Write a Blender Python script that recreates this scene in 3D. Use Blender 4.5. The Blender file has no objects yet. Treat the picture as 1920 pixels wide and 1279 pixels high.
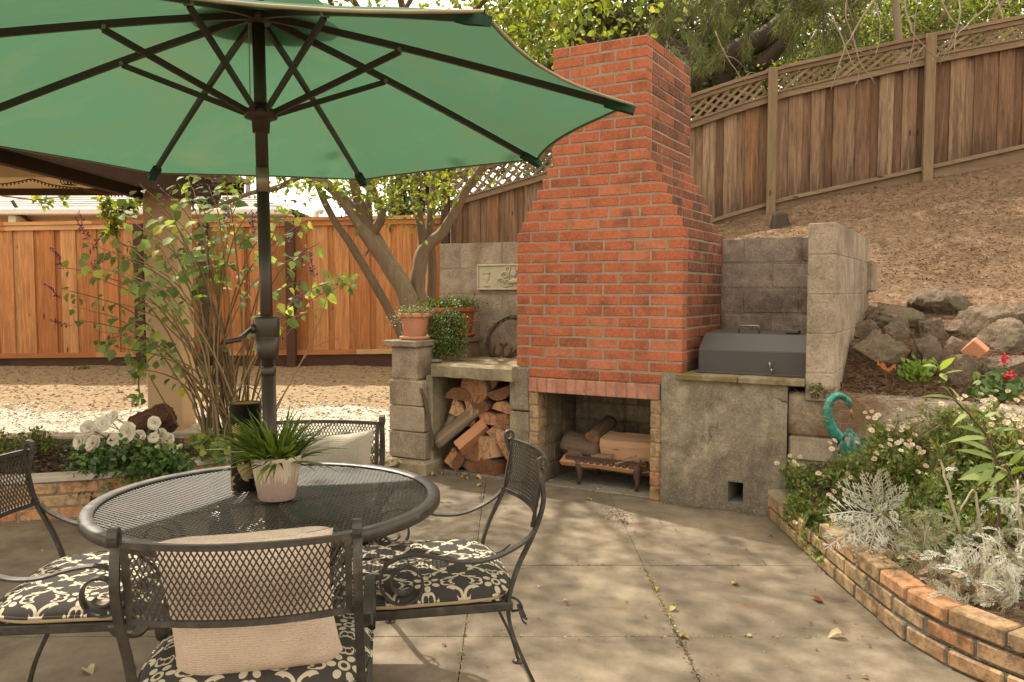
import bpy, bmesh, math, random
import numpy as np
from mathutils import Vector, Matrix, noise as mnoise

random.seed(7); RNG = np.random.default_rng(11)
SC = bpy.context.scene
COL = SC.collection
rad = math.radians
PI = math.pi

# ------------------------------------------------------------------ camera model (also used to measure the place)
F_PX, TH, EYE = 1550.0, 0.059, 1.327
CT, ST = math.cos(TH), math.sin(TH)
CAMP = Vector((0, 0, EYE))
AZ = 0.513
FO = Vector((1.058, 5.126, 0)); FU = Vector((math.cos(AZ), -math.sin(AZ), 0)); FV = Vector((math.sin(AZ), math.cos(AZ), 0))
def ray(x, y):
    a = (x - 960) / F_PX; b = -(y - 639.5) / F_PX
    return Vector((a, CT + b * ST, -ST + b * CT))
def at(x, y, Y):            # point at forward distance Y seen at photo pixel x, y
    r = ray(x, y); return CAMP + r * (Y / r.y)
def onz(x, y, z=0.0):
    r = ray(x, y); return CAMP + r * ((z - EYE) / r.z)
def onv(x, y, v):           # point on a plane parallel to the fireplace front, v behind it
    r = ray(x, y); return CAMP + r * ((v - (CAMP - FO).dot(FV)) / r.dot(FV))
def FW(u, v, z): return FO + FU * u + FV * v + Vector((0, 0, z))
FM = Matrix(((FU.x, FV.x, 0, FO.x), (FU.y, FV.y, 0, FO.y), (0, 0, 1, 0), (0, 0, 0, 1)))
def toF(p): d = p - FO; return Vector((d.dot(FU), d.dot(FV), p.z))

# ------------------------------------------------------------------ objects
WM = {}
def tag(o, label=None, cat=None, group=None, kind=None):
    if label: o['label'] = label
    if cat: o['category'] = cat
    if group: o['group'] = group
    if kind: o['kind'] = kind
    return o
def thing(name, label, cat, loc=(0, 0, 0), rz=0.0, group=None):
    o = bpy.data.objects.new(name, None); COL.objects.link(o)
    o.empty_display_size = 0.1
    o.location = loc; o.rotation_euler = (0, 0, rz)
    WM[o.name] = Matrix.Translation(loc) @ Matrix.Rotation(rz, 4, 'Z')
    return tag(o, label, cat, group)
def wm(o):
    return WM.get(o.name, Matrix.Identity(4)) if o else Matrix.Identity(4)
def copy_tree(o, parent=None, loc=None, rz=None):
    c = o.copy(); COL.objects.link(c); c.parent = parent
    if loc is not None: c.location = loc
    if rz is not None: c.rotation_euler = (0, 0, rz)
    for ch in [x for x in o.children]:
        copy_tree(ch, c)
    if parent is None:
        WM[c.name] = Matrix.Translation(c.location) @ c.rotation_euler.to_matrix().to_4x4()
    return c

class MB:
    """collects polygons; build() links them as ONE mesh object"""
    def __init__(s): s.v = []; s.f = []; s.m = []; s.t = []; s.sm = []
    def add(s, vs, fs, mi=0, tint=0.5, smooth=False, M=None):
        b = len(s.v)
        if M is not None: vs = [M @ Vector(p) for p in vs]
        s.v.extend([tuple(p) for p in vs])
        for f in fs:
            s.f.append(tuple(b + i for i in f)); s.m.append(mi); s.t.append(tint); s.sm.append(smooth)
        return b
    def box(s, lo, hi, M=None, mi=0, tint=0.5, bev=0.0):
        x0, y0, z0 = lo; x1, y1, z1 = hi
        if bev <= 0:
            vs = [(x0,y0,z0),(x1,y0,z0),(x1,y1,z0),(x0,y1,z0),(x0,y0,z1),(x1,y0,z1),(x1,y1,z1),(x0,y1,z1)]
            fs = [(0,3,2,1),(4,5,6,7),(0,1,5,4),(1,2,6,5),(2,3,7,6),(3,0,4,7)]
            s.add(vs, fs, mi, tint, False, M); return
        b = min(bev, (x1-x0)*.45, (y1-y0)*.45, (z1-z0)*.45)
        vs = []; idx = {}
        for i, X in enumerate((x0, x1)):
            for j, Y in enumerate((y0, y1)):
                for k, Z in enumerate((z0, z1)):
                    sx, sy, sz = (b if i == 0 else -b), (b if j == 0 else -b), (b if k == 0 else -b)
                    idx[i,j,k,0] = len(vs); vs.append((X, Y+sy, Z+sz))
                    idx[i,j,k,1] = len(vs); vs.append((X+sx, Y, Z+sz))
                    idx[i,j,k,2] = len(vs); vs.append((X+sx, Y+sy, Z))
        fs = []
        for i in (0,1):
            q = [idx[i,0,0,0], idx[i,1,0,0], idx[i,1,1,0], idx[i,0,1,0]]; fs.append(q if i else q[::-1])
            q = [idx[0,i,0,1], idx[0,i,1,1], idx[1,i,1,1], idx[1,i,0,1]]; fs.append(q if i else q[::-1])
            q = [idx[0,0,i,2], idx[1,0,i,2], idx[1,1,i,2], idx[0,1,i,2]]; fs.append(q if i else q[::-1])
        for j in (0,1):
            for k in (0,1):
                q = [idx[0,j,k,1], idx[1,j,k,1], idx[1,j,k,2], idx[0,j,k,2]]; fs.append(q if (j == k) == False else q[::-1])
                q = [idx[j,0,k,0], idx[j,1,k,0], idx[j,1,k,2], idx[j,0,k,2]]; fs.append(q if (j == k) else q[::-1])
                q = [idx[j,k,0,0], idx[j,k,1,0], idx[j,k,1,1], idx[j,k,0,1]]; fs.append(q if (j != k) else q[::-1])
        for i in (0,1):
            for j in (0,1):
                for k in (0,1):
                    q = [idx[i,j,k,0], idx[i,j,k,1], idx[i,j,k,2]]; fs.append(q if (i+j+k) % 2 == 1 else q[::-1])
        s.add(vs, fs, mi, tint, False, M)
    def tube(s, pts, rads, n=8, mi=0, tint=0.5, caps=True, flat=None, smooth=True, M=None):
        """flat=(width vector, w, h): rectangular bar whose width runs along the vector"""
        pts = [Vector(p) for p in pts]; N = len(pts)
        if not hasattr(rads, '__len__'): rads = [rads] * N
        T = []
        for i in range(N):
            d = pts[min(i+1, N-1)] - pts[max(i-1, 0)]
            T.append(d.normalized() if d.length > 1e-9 else Vector((0,0,1)))
        vs = []
        if flat:
            w = Vector(flat[0]).normalized()
            for i in range(N):
                nn = T[i].cross(w).normalized() * flat[2] * .5
                ww = w * flat[1] * .5
                vs += [pts[i]-ww-nn, pts[i]+ww-nn, pts[i]+ww+nn, pts[i]-ww+nn]
            n = 4; smooth = False
        else:
            ref = Vector((0,0,1)) if abs(T[0].z) < .9 else Vector((1,0,0))
            a = T[0].cross(ref).normalized()
            for i in range(N):
                a = (a - T[i] * a.dot(T[i]))
                a = a.normalized() if a.length > 1e-6 else T[i].orthogonal().normalized()
                b = T[i].cross(a)
                for k in range(n):
                    g = 2*PI*k/n
                    vs.append(pts[i] + (a*math.cos(g) + b*math.sin(g)) * rads[i])
        fs = []
        for i in range(N-1):
            for k in range(n):
                fs.append((i*n+k, i*n+(k+1) % n, (i+1)*n+(k+1) % n, (i+1)*n+k))
        s.add(vs, fs, mi, tint, smooth, M)
        if caps:
            b = len(s.v) - N*n
            s.f.append(tuple(b+k for k in range(n))[::-1]); s.m.append(mi); s.t.append(tint); s.sm.append(False)
            s.f.append(tuple(b+(N-1)*n+k for k in range(n))); s.m.append(mi); s.t.append(tint); s.sm.append(False)
    def lathe(s, prof, n=24, c=(0,0,0), mi=0, tint=0.5, smooth=True, M=None):
        vs = []; fs = []
        for r, z in prof:
            for k in range(n):
                g = 2*PI*k/n; vs.append((c[0]+r*math.cos(g), c[1]+r*math.sin(g), c[2]+z))
        for i in range(len(prof)-1):
            for k in range(n):
                fs.append((i*n+k, i*n+(k+1) % n, (i+1)*n+(k+1) % n, (i+1)*n+k))
        s.add(vs, fs, mi, tint, smooth, M)
    def prism(s, poly, a, b, mi=0, tint=.5, M=None, axis='y'):
        """extrude a 2D polygon along an axis from a to b; poly in the other two axes"""
        def P(p, t):
            return {'x': (t, p[0], p[1]), 'y': (p[0], t, p[1]), 'z': (p[0], p[1], t)}[axis]
        n = len(poly)
        vs = [P(p, a) for p in poly] + [P(p, b) for p in poly]
        fs = [tuple(range(n))[::-1], tuple(range(n, 2*n))] + [(i, (i+1) % n, n+(i+1) % n, n+i) for i in range(n)]
        s.add(vs, fs, mi, tint, False, M)
    def build(s, name, mats, parent=None, label=None, cat=None, group=None, kind=None, world=True, recalc=False):
        me = bpy.data.meshes.new(name)
        v = np.array(s.v, dtype=np.float64).reshape(-1, 3)
        loc = None
        if parent is not None and world:
            inv = np.array(wm(parent).inverted()); v = v @ inv[:3, :3].T + inv[:3, 3]
        elif parent is None and len(v):
            loc = np.array([(v[:,0].min()+v[:,0].max())/2, (v[:,1].min()+v[:,1].max())/2, v[:,2].min()]); v = v - loc
        me.from_pydata(v.tolist(), [], s.f)
        if not isinstance(mats, (list, tuple)): mats = [mats]
        for m in mats: me.materials.append(m)
        me.polygons.foreach_set('material_index', s.m)
        me.polygons.foreach_set('use_smooth', s.sm)
        at_ = me.attributes.new('tint', 'FLOAT', 'FACE'); at_.data.foreach_set('value', s.t)
        if recalc:
            bm = bmesh.new(); bm.from_mesh(me); bmesh.ops.recalc_face_normals(bm, faces=bm.faces); bm.to_mesh(me); bm.free()
        me.update()
        o = bpy.data.objects.new(name, me); COL.objects.link(o)
        if parent is not None:
            o.parent = parent
            WM[o.name] = wm(parent)
        elif loc is not None:
            o.location = loc; WM[o.name] = Matrix.Translation(loc)
        return tag(o, label, cat, group, kind)

def np_mesh(name, V, Fq, mats, parent=None, tint=None, mi=None, smooth=False, label=None, cat=None, group=None, kind=None):
    """fast mesh from numpy arrays; Fq: (n,4) or (n,3)"""
    me = bpy.data.meshes.new(name)
    V = np.asarray(V, float).reshape(-1, 3); k = Fq.shape[1]; n = len(Fq)
    loc = None
    if parent is not None:
        inv = np.array(wm(parent).inverted()); V = V @ inv[:3, :3].T + inv[:3, 3]
    else:
        loc = np.array([(V[:,0].min()+V[:,0].max())/2, (V[:,1].min()+V[:,1].max())/2, V[:,2].min()]); V = V - loc
    me.vertices.add(len(V)); me.vertices.foreach_set('co', V.astype(np.float32).ravel())
    me.loops.add(n*k); me.loops.foreach_set('vertex_index', Fq.astype(np.int32).ravel())
    me.polygons.add(n); me.polygons.foreach_set('loop_start', (np.arange(n)*k).astype(np.int32))
    try: me.polygons.foreach_set('loop_total', np.full(n, k, np.int32))
    except Exception: pass
    if not isinstance(mats, (list, tuple)): mats = [mats]
    for m in mats: me.materials.append(m)
    if mi is not None: me.polygons.foreach_set('material_index', mi.astype(np.int32))
    if smooth: me.polygons.foreach_set('use_smooth', np.ones(n, bool))
    me.update(calc_edges=True); me.validate()
    at_ = me.attributes.new('tint', 'FLOAT', 'FACE')
    if tint is None: tint = np.full(n, .5)
    at_.data.foreach_set('value', np.asarray(tint, np.float32))
    o = bpy.data.objects.new(name, me); COL.objects.link(o)
    if parent is not None: o.parent = parent; WM[o.name] = wm(parent)
    else: o.location = loc; WM[o.name] = Matrix.Translation(loc)
    return tag(o, label, cat, group, kind)

def norm(a): return a / np.maximum(np.linalg.norm(a, axis=-1, keepdims=True), 1e-9)
def rdir(n, up=0.0):
    d = RNG.normal(size=(n, 3)); d[:, 2] += up; return norm(d)
# leaf templates: vertices (along, across, lift) and quads
LEAF4 = (np.array([(0,0,0),(.45,.5,.06),(1,0,-.05),(.45,-.5,.06)]), np.array([(0,1,2,3)]))
LEAF8 = (np.array([(0,0,0),(.3,.46,.10),(.3,0,0),(.3,-.46,.10),(.68,.34,.06),(.68,0,-.03),(.68,-.34,.06),(1,0,-.16)]),
         np.array([(0,2,1,1),(0,3,2,2),(1,2,5,4),(2,3,6,5),(4,5,7,7),(5,6,7,7)]))
BLADE = (np.array([(0,.35,0),(0,-.35,0),(.4,.5,.03),(.4,-.5,.03),(.75,.38,-.03),(.75,-.38,-.03),(1,.04,-.14),(1,-.04,-.14)]),
         np.array([(0,1,3,2),(2,3,5,4),(4,5,7,6)]))
NEEDLE = (np.array([(0,.5,0),(0,-.5,0),(1,-.2,0),(1,.2,0)]), np.array([(0,1,2,3)]))
def leaves(P, D, N, L, W, tmpl):
    """place the template at every point P: D along, N roughly the upper side"""
    P = np.asarray(P, float); D = norm(np.asarray(D, float)); N = np.asarray(N, float)
    S = norm(np.cross(N, D)); N = np.cross(D, S)
    T, Q = tmpl; n = len(P); L = np.broadcast_to(L, (n,)); W = np.broadcast_to(W, (n,))
    V = (P[:, None] + D[:, None]*(T[None, :, 0:1]*L[:, None, None]) + S[:, None]*(T[None, :, 1:2]*W[:, None, None])
         + N[:, None]*(T[None, :, 2:3]*L[:, None, None]))
    Fq = Q[None] + (np.arange(n)*len(T))[:, None, None]
    return V.reshape(-1, 3), Fq.reshape(-1, Q.shape[1]), len(Q)
class LV:
    """collects leaf batches into one mesh"""
    def __init__(s): s.V = []; s.F = []; s.T = []; s.M = []; s.n = 0
    def add(s, P, D, N, L, W, tmpl=LEAF4, tint=None, mi=0):
        if len(P) == 0: return
        V, Fq, k = leaves(P, D, N, L, W, tmpl)
        s.V.append(V); s.F.append(Fq + s.n); s.n += len(V)
        t = RNG.random(len(P)) if tint is None else np.broadcast_to(tint, (len(P),))
        s.T.append(np.repeat(t, k)); s.M.append(np.full(len(P)*k, mi))
    def raw(s, V, Fq, tint=.5, mi=0):
        s.V.append(np.asarray(V, float)); s.F.append(np.asarray(Fq)+s.n); s.n += len(V)
        s.T.append(np.full(len(Fq), tint)); s.M.append(np.full(len(Fq), mi))
    def build(s, name, mats, parent=None, **k):
        return np_mesh(name, np.concatenate(s.V), np.concatenate(s.F), mats, parent, np.concatenate(s.T), np.concatenate(s.M), **k)

# ------------------------------------------------------------------ materials
def lin(c):
    return tuple(((x/255)/12.92 if x <= 10 else (((x/255)+.055)/1.055)**2.4) for x in c)
class NT:
    def __init__(s, name):
        s.mat = bpy.data.materials.new(name); s.mat.use_nodes = True
        s.t = s.mat.node_tree; s.t.nodes.clear(); s.out = s.t.nodes.new('ShaderNodeOutputMaterial')
        s.co = s.n('ShaderNodeTexCoord').outputs['Object']
    def n(s, typ, **k):
        x = s.t.nodes.new(typ)
        for a, b in k.items():
            if a.startswith('i_'): s.set(x.inputs[a[2:].replace('_', ' ')], b)
            else: setattr(x, a, b)
        return x
    def set(s, inp, v):
        if isinstance(v, bpy.types.NodeSocket): s.t.links.new(v, inp)
        elif hasattr(v, '__len__') and len(v) == 3 and inp.type == 'RGBA': inp.default_value = (*v, 1)
        else: inp.default_value = v
    def math(s, op, a, b=None, c=None, clamp=False):
        x = s.t.nodes.new('ShaderNodeMath'); x.operation = op; x.use_clamp = clamp
        s.set(x.inputs[0], a)
        if b is not None: s.set(x.inputs[1], b)
        if c is not None: s.set(x.inputs[2], c)
        return x.outputs[0]
    def noise(s, scale, detail=4, rough=.6, vec=None, dist=0.0):
        x = s.n('ShaderNodeTexNoise'); x.inputs['Scale'].default_value = scale; x.inputs['Detail'].default_value = detail
        x.inputs['Roughness'].default_value = rough; x.inputs['Distortion'].default_value = dist
        s.set(x.inputs['Vector'], vec if vec is not None else s.co); return x.outputs['Fac']
    def vor(s, scale, feature='F1', out='Distance', vec=None, rnd=1.0):
        x = s.n('ShaderNodeTexVoronoi', feature=feature); x.inputs['Scale'].default_value = scale
        x.inputs['Randomness'].default_value = rnd
        s.set(x.inputs['Vector'], vec if vec is not None else s.co); return x.outputs[out]
    def ramp(s, fac, stops, interp='LINEAR'):
        x = s.n('ShaderNodeValToRGB'); e = x.color_ramp.elements; x.color_ramp.interpolation = interp
        while len(e) < len(stops): e.new(.5)
        for k, (p, c) in zip(e, stops): k.position = p; k.color = (*c, 1) if hasattr(c, '__len__') else (c, c, c, 1)
        s.set(x.inputs[0], fac); return x.outputs[0]
    def mix(s, fac, a, b, mode='MIX'):
        x = s.n('ShaderNodeMix', data_type='RGBA', blend_type=mode)
        s.set(x.inputs[0], fac)
        for i, v in ((6, a), (7, b)): s.set(x.inputs[i], (*v, 1) if hasattr(v, '__len__') and len(v) == 3 else v)
        return x.outputs[2]
    def mapping(s, scale=(1,1,1), rot=(0,0,0), loc=(0,0,0), vec=None):
        x = s.n('ShaderNodeMapping'); x.inputs['Scale'].default_value = scale; x.inputs['Rotation'].default_value = rot; x.inputs['Location'].default_value = loc
        s.set(x.inputs['Vector'], vec if vec is not None else s.co); return x.outputs[0]
    def xyz(s, vec=None):
        x = s.n('ShaderNodeSeparateXYZ'); s.set(x.inputs[0], vec if vec is not None else s.co); return x.outputs
    def attr(s, name='tint'):
        return s.n('ShaderNodeAttribute', attribute_name=name).outputs['Fac']
    def objrand(s):
        return s.n('ShaderNodeObjectInfo').outputs['Random']
    def bump(s, h, strength=.3, dist=.01):
        x = s.n('ShaderNodeBump'); x.inputs['Strength'].default_value = strength; x.inputs['Distance'].default_value = dist
        s.set(x.inputs['Height'], h); return x.outputs[0]
    def bsdf(s, col, rough=.8, normal=None, metal=0.0, spec=.3, **k):
        x = s.n('ShaderNodeBsdfPrincipled')
        s.set(x.inputs['Base Color'], (*col, 1) if hasattr(col, '__len__') and len(col) == 3 else col)
        s.set(x.inputs['Roughness'], rough); s.set(x.inputs['Metallic'], metal)
        x.inputs['Specular IOR Level'].default_value = spec
        if normal is not None: s.set(x.inputs['Normal'], normal)
        return x.outputs[0]
    def end(s, sh):
        s.t.links.new(sh, s.out.inputs[0]); return s.mat
    def translucent(s, sh, col, fac, normal=None):
        x = s.n('ShaderNodeBsdfTranslucent'); s.set(x.inputs[0], (*col, 1) if hasattr(col, '__len__') and len(col) == 3 else col)
        m = s.n('ShaderNodeMixShader'); m.inputs[0].default_value = fac
        s.t.links.new(sh, m.inputs[1]); s.t.links.new(x.outputs[0], m.inputs[2]); return m.outputs[0]

def m_leaf(name, stops, trans=.35, rough=.5, spec=.35, tmul=1.0):
    """leaf blades: each leaf its own green (tint attribute)"""
    k = NT(name); c = k.ramp(k.attr(), stops)
    n = k.noise(60, 2); c2 = k.mix(k.math('MULTIPLY', n, .35), c, (.02, .03, .01), 'MIX')
    sh = k.bsdf(c2, rough, None, 0, spec)
    tc = k.mix(1.0, c, (1.5*tmul, 1.45*tmul, .6*tmul), 'MULTIPLY')
    return k.end(k.translucent(sh, tc, trans))
def m_plain(name, c, rough=.6, metal=0.0, spec=.4, nscale=30, namt=.25, dark=(.02,.02,.02), bump=.0, bscale=80):
    k = NT(name); n = k.noise(nscale, 5)
    col = k.mix(k.math('MULTIPLY', k.math('SUBTRACT', n, .3, clamp=True), namt*2, clamp=True), c, dark)
    nb = k.bump(k.noise(bscale, 4), bump, .004) if bump > 0 else None
    return k.end(k.bsdf(col, rough, nb, metal, spec))
def m_wood(name, stops, axis='z', rough=.75, grain=1.0, stain=None, bump=.25, objr=False):
    """sawn boards: per-board tint, long grain, knots and weather stains"""
    k = NT(name); sc = {'z': (14, 14, .9), 'x': (.9, 14, 14), 'y': (14, .9, 14)}[axis]
    t = k.attr()
    off = k.n('ShaderNodeCombineXYZ'); k.set(off.inputs[0], k.math('MULTIPLY', t, 37.0)); k.set(off.inputs[1], k.math('MULTIPLY', t, 91.0)); k.set(off.inputs[2], k.math('MULTIPLY', t, 53.0))
    va = k.n('ShaderNodeVectorMath', operation='ADD'); k.set(va.inputs[0], k.co); k.set(va.inputs[1], off.outputs[0])
    vec = k.mapping(sc, vec=va.outputs[0])
    g = k.noise(2.2, 6, .65, vec, 1.2); fine = k.noise(9, 3, .6, vec)
    base = k.ramp(t, stops)
    c = k.mix(k.math('MULTIPLY', k.ramp(g, [(.35, 0.0), (.62, 1.0)]), .42*grain), base, (.05, .022, .010))
    c = k.mix(k.math('MULTIPLY', fine, .25), c, (.02, .012, .008))
    kn = k.vor(2.6, vec=k.mapping({'z': (2.6, 2.6, .8), 'x': (.8, 2.6, 2.6), 'y': (2.6, .8, 2.6)}[axis], vec=va.outputs[0]))
    c = k.mix(k.ramp(kn, [(.05, .85), (.10, 0.0)]), c, (.025, .012, .006))
    if stain:
        zz = k.xyz()[2]
        st = k.noise(3.0, 5, .65, k.mapping((9, 9, .7), vec=va.outputs[0]))
        hg = k.attr('hgt')      # height along each board: rot and damp sit at the foot, some at the top
        lo = k.math('MAXIMUM', k.math('SUBTRACT', 1.0, k.math('MULTIPLY', hg, 3.2)), k.math('MULTIPLY', k.math('SUBTRACT', hg, .86), 3.0), clamp=True)
        f = k.math('MULTIPLY', k.ramp(k.math('ADD', st, k.math('MULTIPLY', lo, .22)), [(.50, 0.0), (.70, 1.0)]), stain[2])
        c = k.mix(f, c, stain[3])
    return k.end(k.bsdf(c, rough, k.bump(k.math('ADD', g, fine), bump, .004), 0, .25))
def m_brick(name, stops, dirt=(.03,.025,.018), moss=0.0, rough=.85, grime=0.0):
    k = NT(name); t = k.attr(); c = k.ramp(t, stops)
    n1 = k.noise(7, 6, .65); n2 = k.noise(55, 5, .7); n3 = k.noise(2.1, 4, .6)
    c = k.mix(k.math('MULTIPLY', k.ramp(n2, [(.42, 0.0), (.75, 1.0)]), .35), c, (.55, .30, .19))
    c = k.mix(k.math('MULTIPLY', k.ramp(n1, [(.50, 0.0), (.70, 1.0)]), .55), c, dirt)
    c = k.mix(k.math('MULTIPLY', k.ramp(k.vor(95), [(.06, 1.0), (.16, 0.0)]), .5), c, (.05, .02, .012))
    if grime:
        c = k.mix(k.math('MULTIPLY', k.ramp(k.noise(18, 6, .75), [(.44, 0.0), (.62, 1.0)]), grime), c, (.075,.058,.040))
        c = k.mix(k.math('MULTIPLY', k.ramp(k.noise(31, 5, .7), [(.56, 0.0), (.70, 1.0)]), grime*.8), c, (.44,.36,.25))
    n4 = k.noise(1.7, 5, .65, k.mapping(loc=(2.2, 7.1, 4.4)))
    c = k.mix(k.math('MULTIPLY', k.ramp(n4, [(.50, 0.0), (.66, 1.0)]), .38), c, (.17, .060, .030)); c = k.mix(k.math('MULTIPLY', k.ramp(k.noise(9, 6, .75), [(.60, 0.0), (.72, 1.0)]), .45), c, (.52, .36, .26))
    if moss: c = k.mix(k.math('MULTIPLY', k.ramp(n3, [(.50, 0.0), (.62, 1.0)]), moss), c, (.07, .055, .03))
    return k.end(k.bsdf(c, rough, k.bump(k.math('ADD', n2, k.math('MULTIPLY', n1, .6)), .45, .006), 0, .2))
def m_conc(name, stops, dark=(.05,.045,.035), stain=.5, scale=1.6, rough=.9, pits=.6, moss=None, cracks=0.0, bump=.5, drip=0.0, mottle=0.0, base=None):
    k = NT(name); t = k.attr()
    n1 = k.noise(scale, 7, .65); n2 = k.noise(scale*7, 6, .7); n3 = k.noise(scale*45, 3, .6)
    c = k.ramp(k.math('ADD', k.math('MULTIPLY', n2, .7), k.math('MULTIPLY', t, .3)), stops)
    c = k.mix(k.math('MULTIPLY', k.ramp(n1, [(.42, 0.0), (.66, 1.0)]), stain), c, dark)
    if mottle:
        mo = k.noise(4.2, 9, .78, dist=.3); mo2 = k.noise(1.5, 6, .7, k.mapping(loc=(9.1, 3.3, 1.7)))
        c = k.mix(k.math('MULTIPLY', k.ramp(mo, [(.40, 1.0), (.52, 0.0)]), mottle), c, dark)
        c = k.mix(k.math('MULTIPLY', k.ramp(mo, [(.52, 0.0), (.64, 1.0)]), mottle), c, (.46, .395, .285))
        c = k.mix(k.math('MULTIPLY', k.ramp(mo2, [(.50, 0.0), (.62, 1.0)]), mottle*.8), c, (.125, .108, .078))
    if base:      # splash-back and damp rising from the ground
        zz = k.math('SUBTRACT', 1.0, k.math('DIVIDE', k.xyz()[2], base[0]), clamp=True)
        c = k.mix(k.math('MULTIPLY', k.ramp(k.math('ADD', k.noise(3.4, 7, .7), k.math('MULTIPLY', zz, .34)), [(.58, 0.0), (.74, 1.0)]), base[1]), c, base[2])
    lt = k.noise(scale*2.3, 6, .7, k.mapping((1, 1, 1), loc=(5.3, 2.1, 7.7)))
    c = k.mix(k.math('MULTIPLY', k.ramp(lt, [(.53, 0.0), (.68, 1.0)]), .5), c, stops[-1][1])
    if drip:
        d = k.noise(2.5, 5, .6, k.mapping((7, 7, .5)))
        c = k.mix(k.math('MULTIPLY', k.ramp(d, [(.5, 0.0), (.7, 1.0)]), drip), c, dark)
    c = k.mix(k.math('MULTIPLY', k.ramp(n3, [(.3, 1.0), (.5, 0.0)]), .30), c, (.06, .05, .04))
    c = k.mix(k.math('MULTIPLY', k.ramp(n3, [(.55, 0.0), (.72, 1.0)]), .30), c, (.52, .46, .36))
    pit = k.ramp(k.vor(70, vec=None), [(.10, 1.0), (.22, 0.0)])
    c = k.mix(k.math('MULTIPLY', pit, pits*.6), c, (.03, .027, .022))
    h = k.math('ADD', k.math('MULTIPLY', n2, .5), k.math('MULTIPLY', n3, .5))
    h = k.math('SUBTRACT', h, k.math('MULTIPLY', pit, .4*pits))
    if cracks:
        wv = k.n('ShaderNodeVectorMath', operation='ADD'); k.set(wv.inputs[0], k.co)
        ns = k.n('ShaderNodeTexNoise'); ns.inputs['Scale'].default_value = 3.5; ns.inputs['Detail'].default_value = 5; k.set(ns.inputs['Vector'], k.co)
        sc_ = k.n('ShaderNodeVectorMath', operation='SCALE'); k.set(sc_.inputs[0], ns.outputs['Color']); sc_.inputs['Scale'].default_value = .35
        k.set(wv.inputs[1], sc_.outputs[0])
        e = k.vor(1.15, 'DISTANCE_TO_EDGE', vec=wv.outputs[0])
        msk = k.ramp(k.noise(1.1, 2), [(.47, 0.0), (.55, 1.0)])
        cr = k.math('MULTIPLY', k.ramp(e, [(.0, 1.0), (.010, 0.0)]), msk)
        c = k.mix(k.math('MULTIPLY', cr, cracks), c, (.035, .03, .02)); h = k.math('SUBTRACT', h, k.math('MULTIPLY', cr, .8))
    if moss:
        mz = k.ramp(k.noise(2.4, 6, .7), [(moss[0], 0.0), (moss[0]+.12, 1.0)])
        c = k.mix(k.math('MULTIPLY', mz, moss[1]), c, moss[2])
    return k.end(k.bsdf(c, rough, k.bump(h, bump, .006), 0, .2))
LEAF8 = (np.array([(0,.04,0),(0,0,0),(0,-.04,0),(.3,.48,.09),(.3,0,0),(.3,-.48,.09),(.66,.36,.06),(.66,0,-.03),(.66,-.36,.06),(1,.03,-.15),(1,0,-.16),(1,-.03,-.15)]),
         np.array([(0,1,4,3),(1,2,5,4),(3,4,7,6),(4,5,8,7),(6,7,10,9),(7,8,11,10)]))
# ------------------------------------------------------------------ light, sky, camera
SUN_AZ = math.atan2(-.66, .75)      # azimuth from +Y toward +X (sun stands ahead and to the left)
SUN_EL = rad(50)
w = bpy.data.worlds.new("World"); SC.world = w; w.use_nodes = True
nt = w.node_tree; nt.nodes.clear()
sky = nt.nodes.new('ShaderNodeTexSky'); sky.sky_type = 'NISHITA'; sky.sun_disc = False
sky.sun_elevation = SUN_EL; sky.sun_rotation = SUN_AZ; sky.dust_density = 4.0; sky.air_density = 1.0; sky.ozone_density = 1.0
hs = nt.nodes.new('ShaderNodeHueSaturation'); hs.inputs['Saturation'].default_value = .22
mx = nt.nodes.new('ShaderNodeMix'); mx.data_type = 'RGBA'; mx.blend_type = 'MULTIPLY'; mx.inputs[0].default_value = 1.0; mx.inputs[7].default_value = (1.0, .915, .765, 1)
hz = nt.nodes.new('ShaderNodeMix'); hz.data_type = 'RGBA'; hz.inputs[0].default_value = .6; hz.inputs[7].default_value = (5.9, 5.25, 4.4, 1)   # bright even haze colour, added to the sky as fill for shaded faces
bg = nt.nodes.new('ShaderNodeBackground'); bg.inputs[1].default_value = .15
ow = nt.nodes.new('ShaderNodeOutputWorld')
nt.links.new(sky.outputs[0], hs.inputs['Color']); nt.links.new(hs.outputs[0], mx.inputs[6]); nt.links.new(mx.outputs[2], hz.inputs[6]); nt.links.new(hz.outputs[2], bg.inputs[0]); nt.links.new(bg.outputs[0], ow.inputs[0])
sl = bpy.data.lights.new('sun', 'SUN'); sl.energy = 2.8; sl.angle = rad(.9); sl.color = (1.0, .92, .79)
so = bpy.data.objects.new('sun', sl); COL.objects.link(so)
sd = Vector((math.sin(SUN_AZ)*math.cos(SUN_EL), math.cos(SUN_AZ)*math.cos(SUN_EL), math.sin(SUN_EL)))
so.rotation_euler = (-sd).to_track_quat('-Z', 'Y').to_euler(); so.location = sd * 30
cd = bpy.data.cameras.new('camera'); cam = bpy.data.objects.new('camera', cd); COL.objects.link(cam)
cd.sensor_width = 36; cd.lens = F_PX / 1920 * 36; cd.clip_end = 2000; cd.clip_start = .05
cam.location = CAMP; cam.rotation_euler = (PI/2 - TH, 0, 0); SC.camera = cam
SC.view_settings.view_transform = 'Standard'; SC.view_settings.look = 'None'; SC.view_settings.gamma = 1; SC.view_settings.exposure = 1.68
SC.render.engine = 'CYCLES'
try: SC.cycles.use_denoising = True
except Exception: pass
SC.cycles.max_bounces = 8; SC.cycles.transparent_max_bounces = 8; SC.cycles.diffuse_bounces = 4

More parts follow.
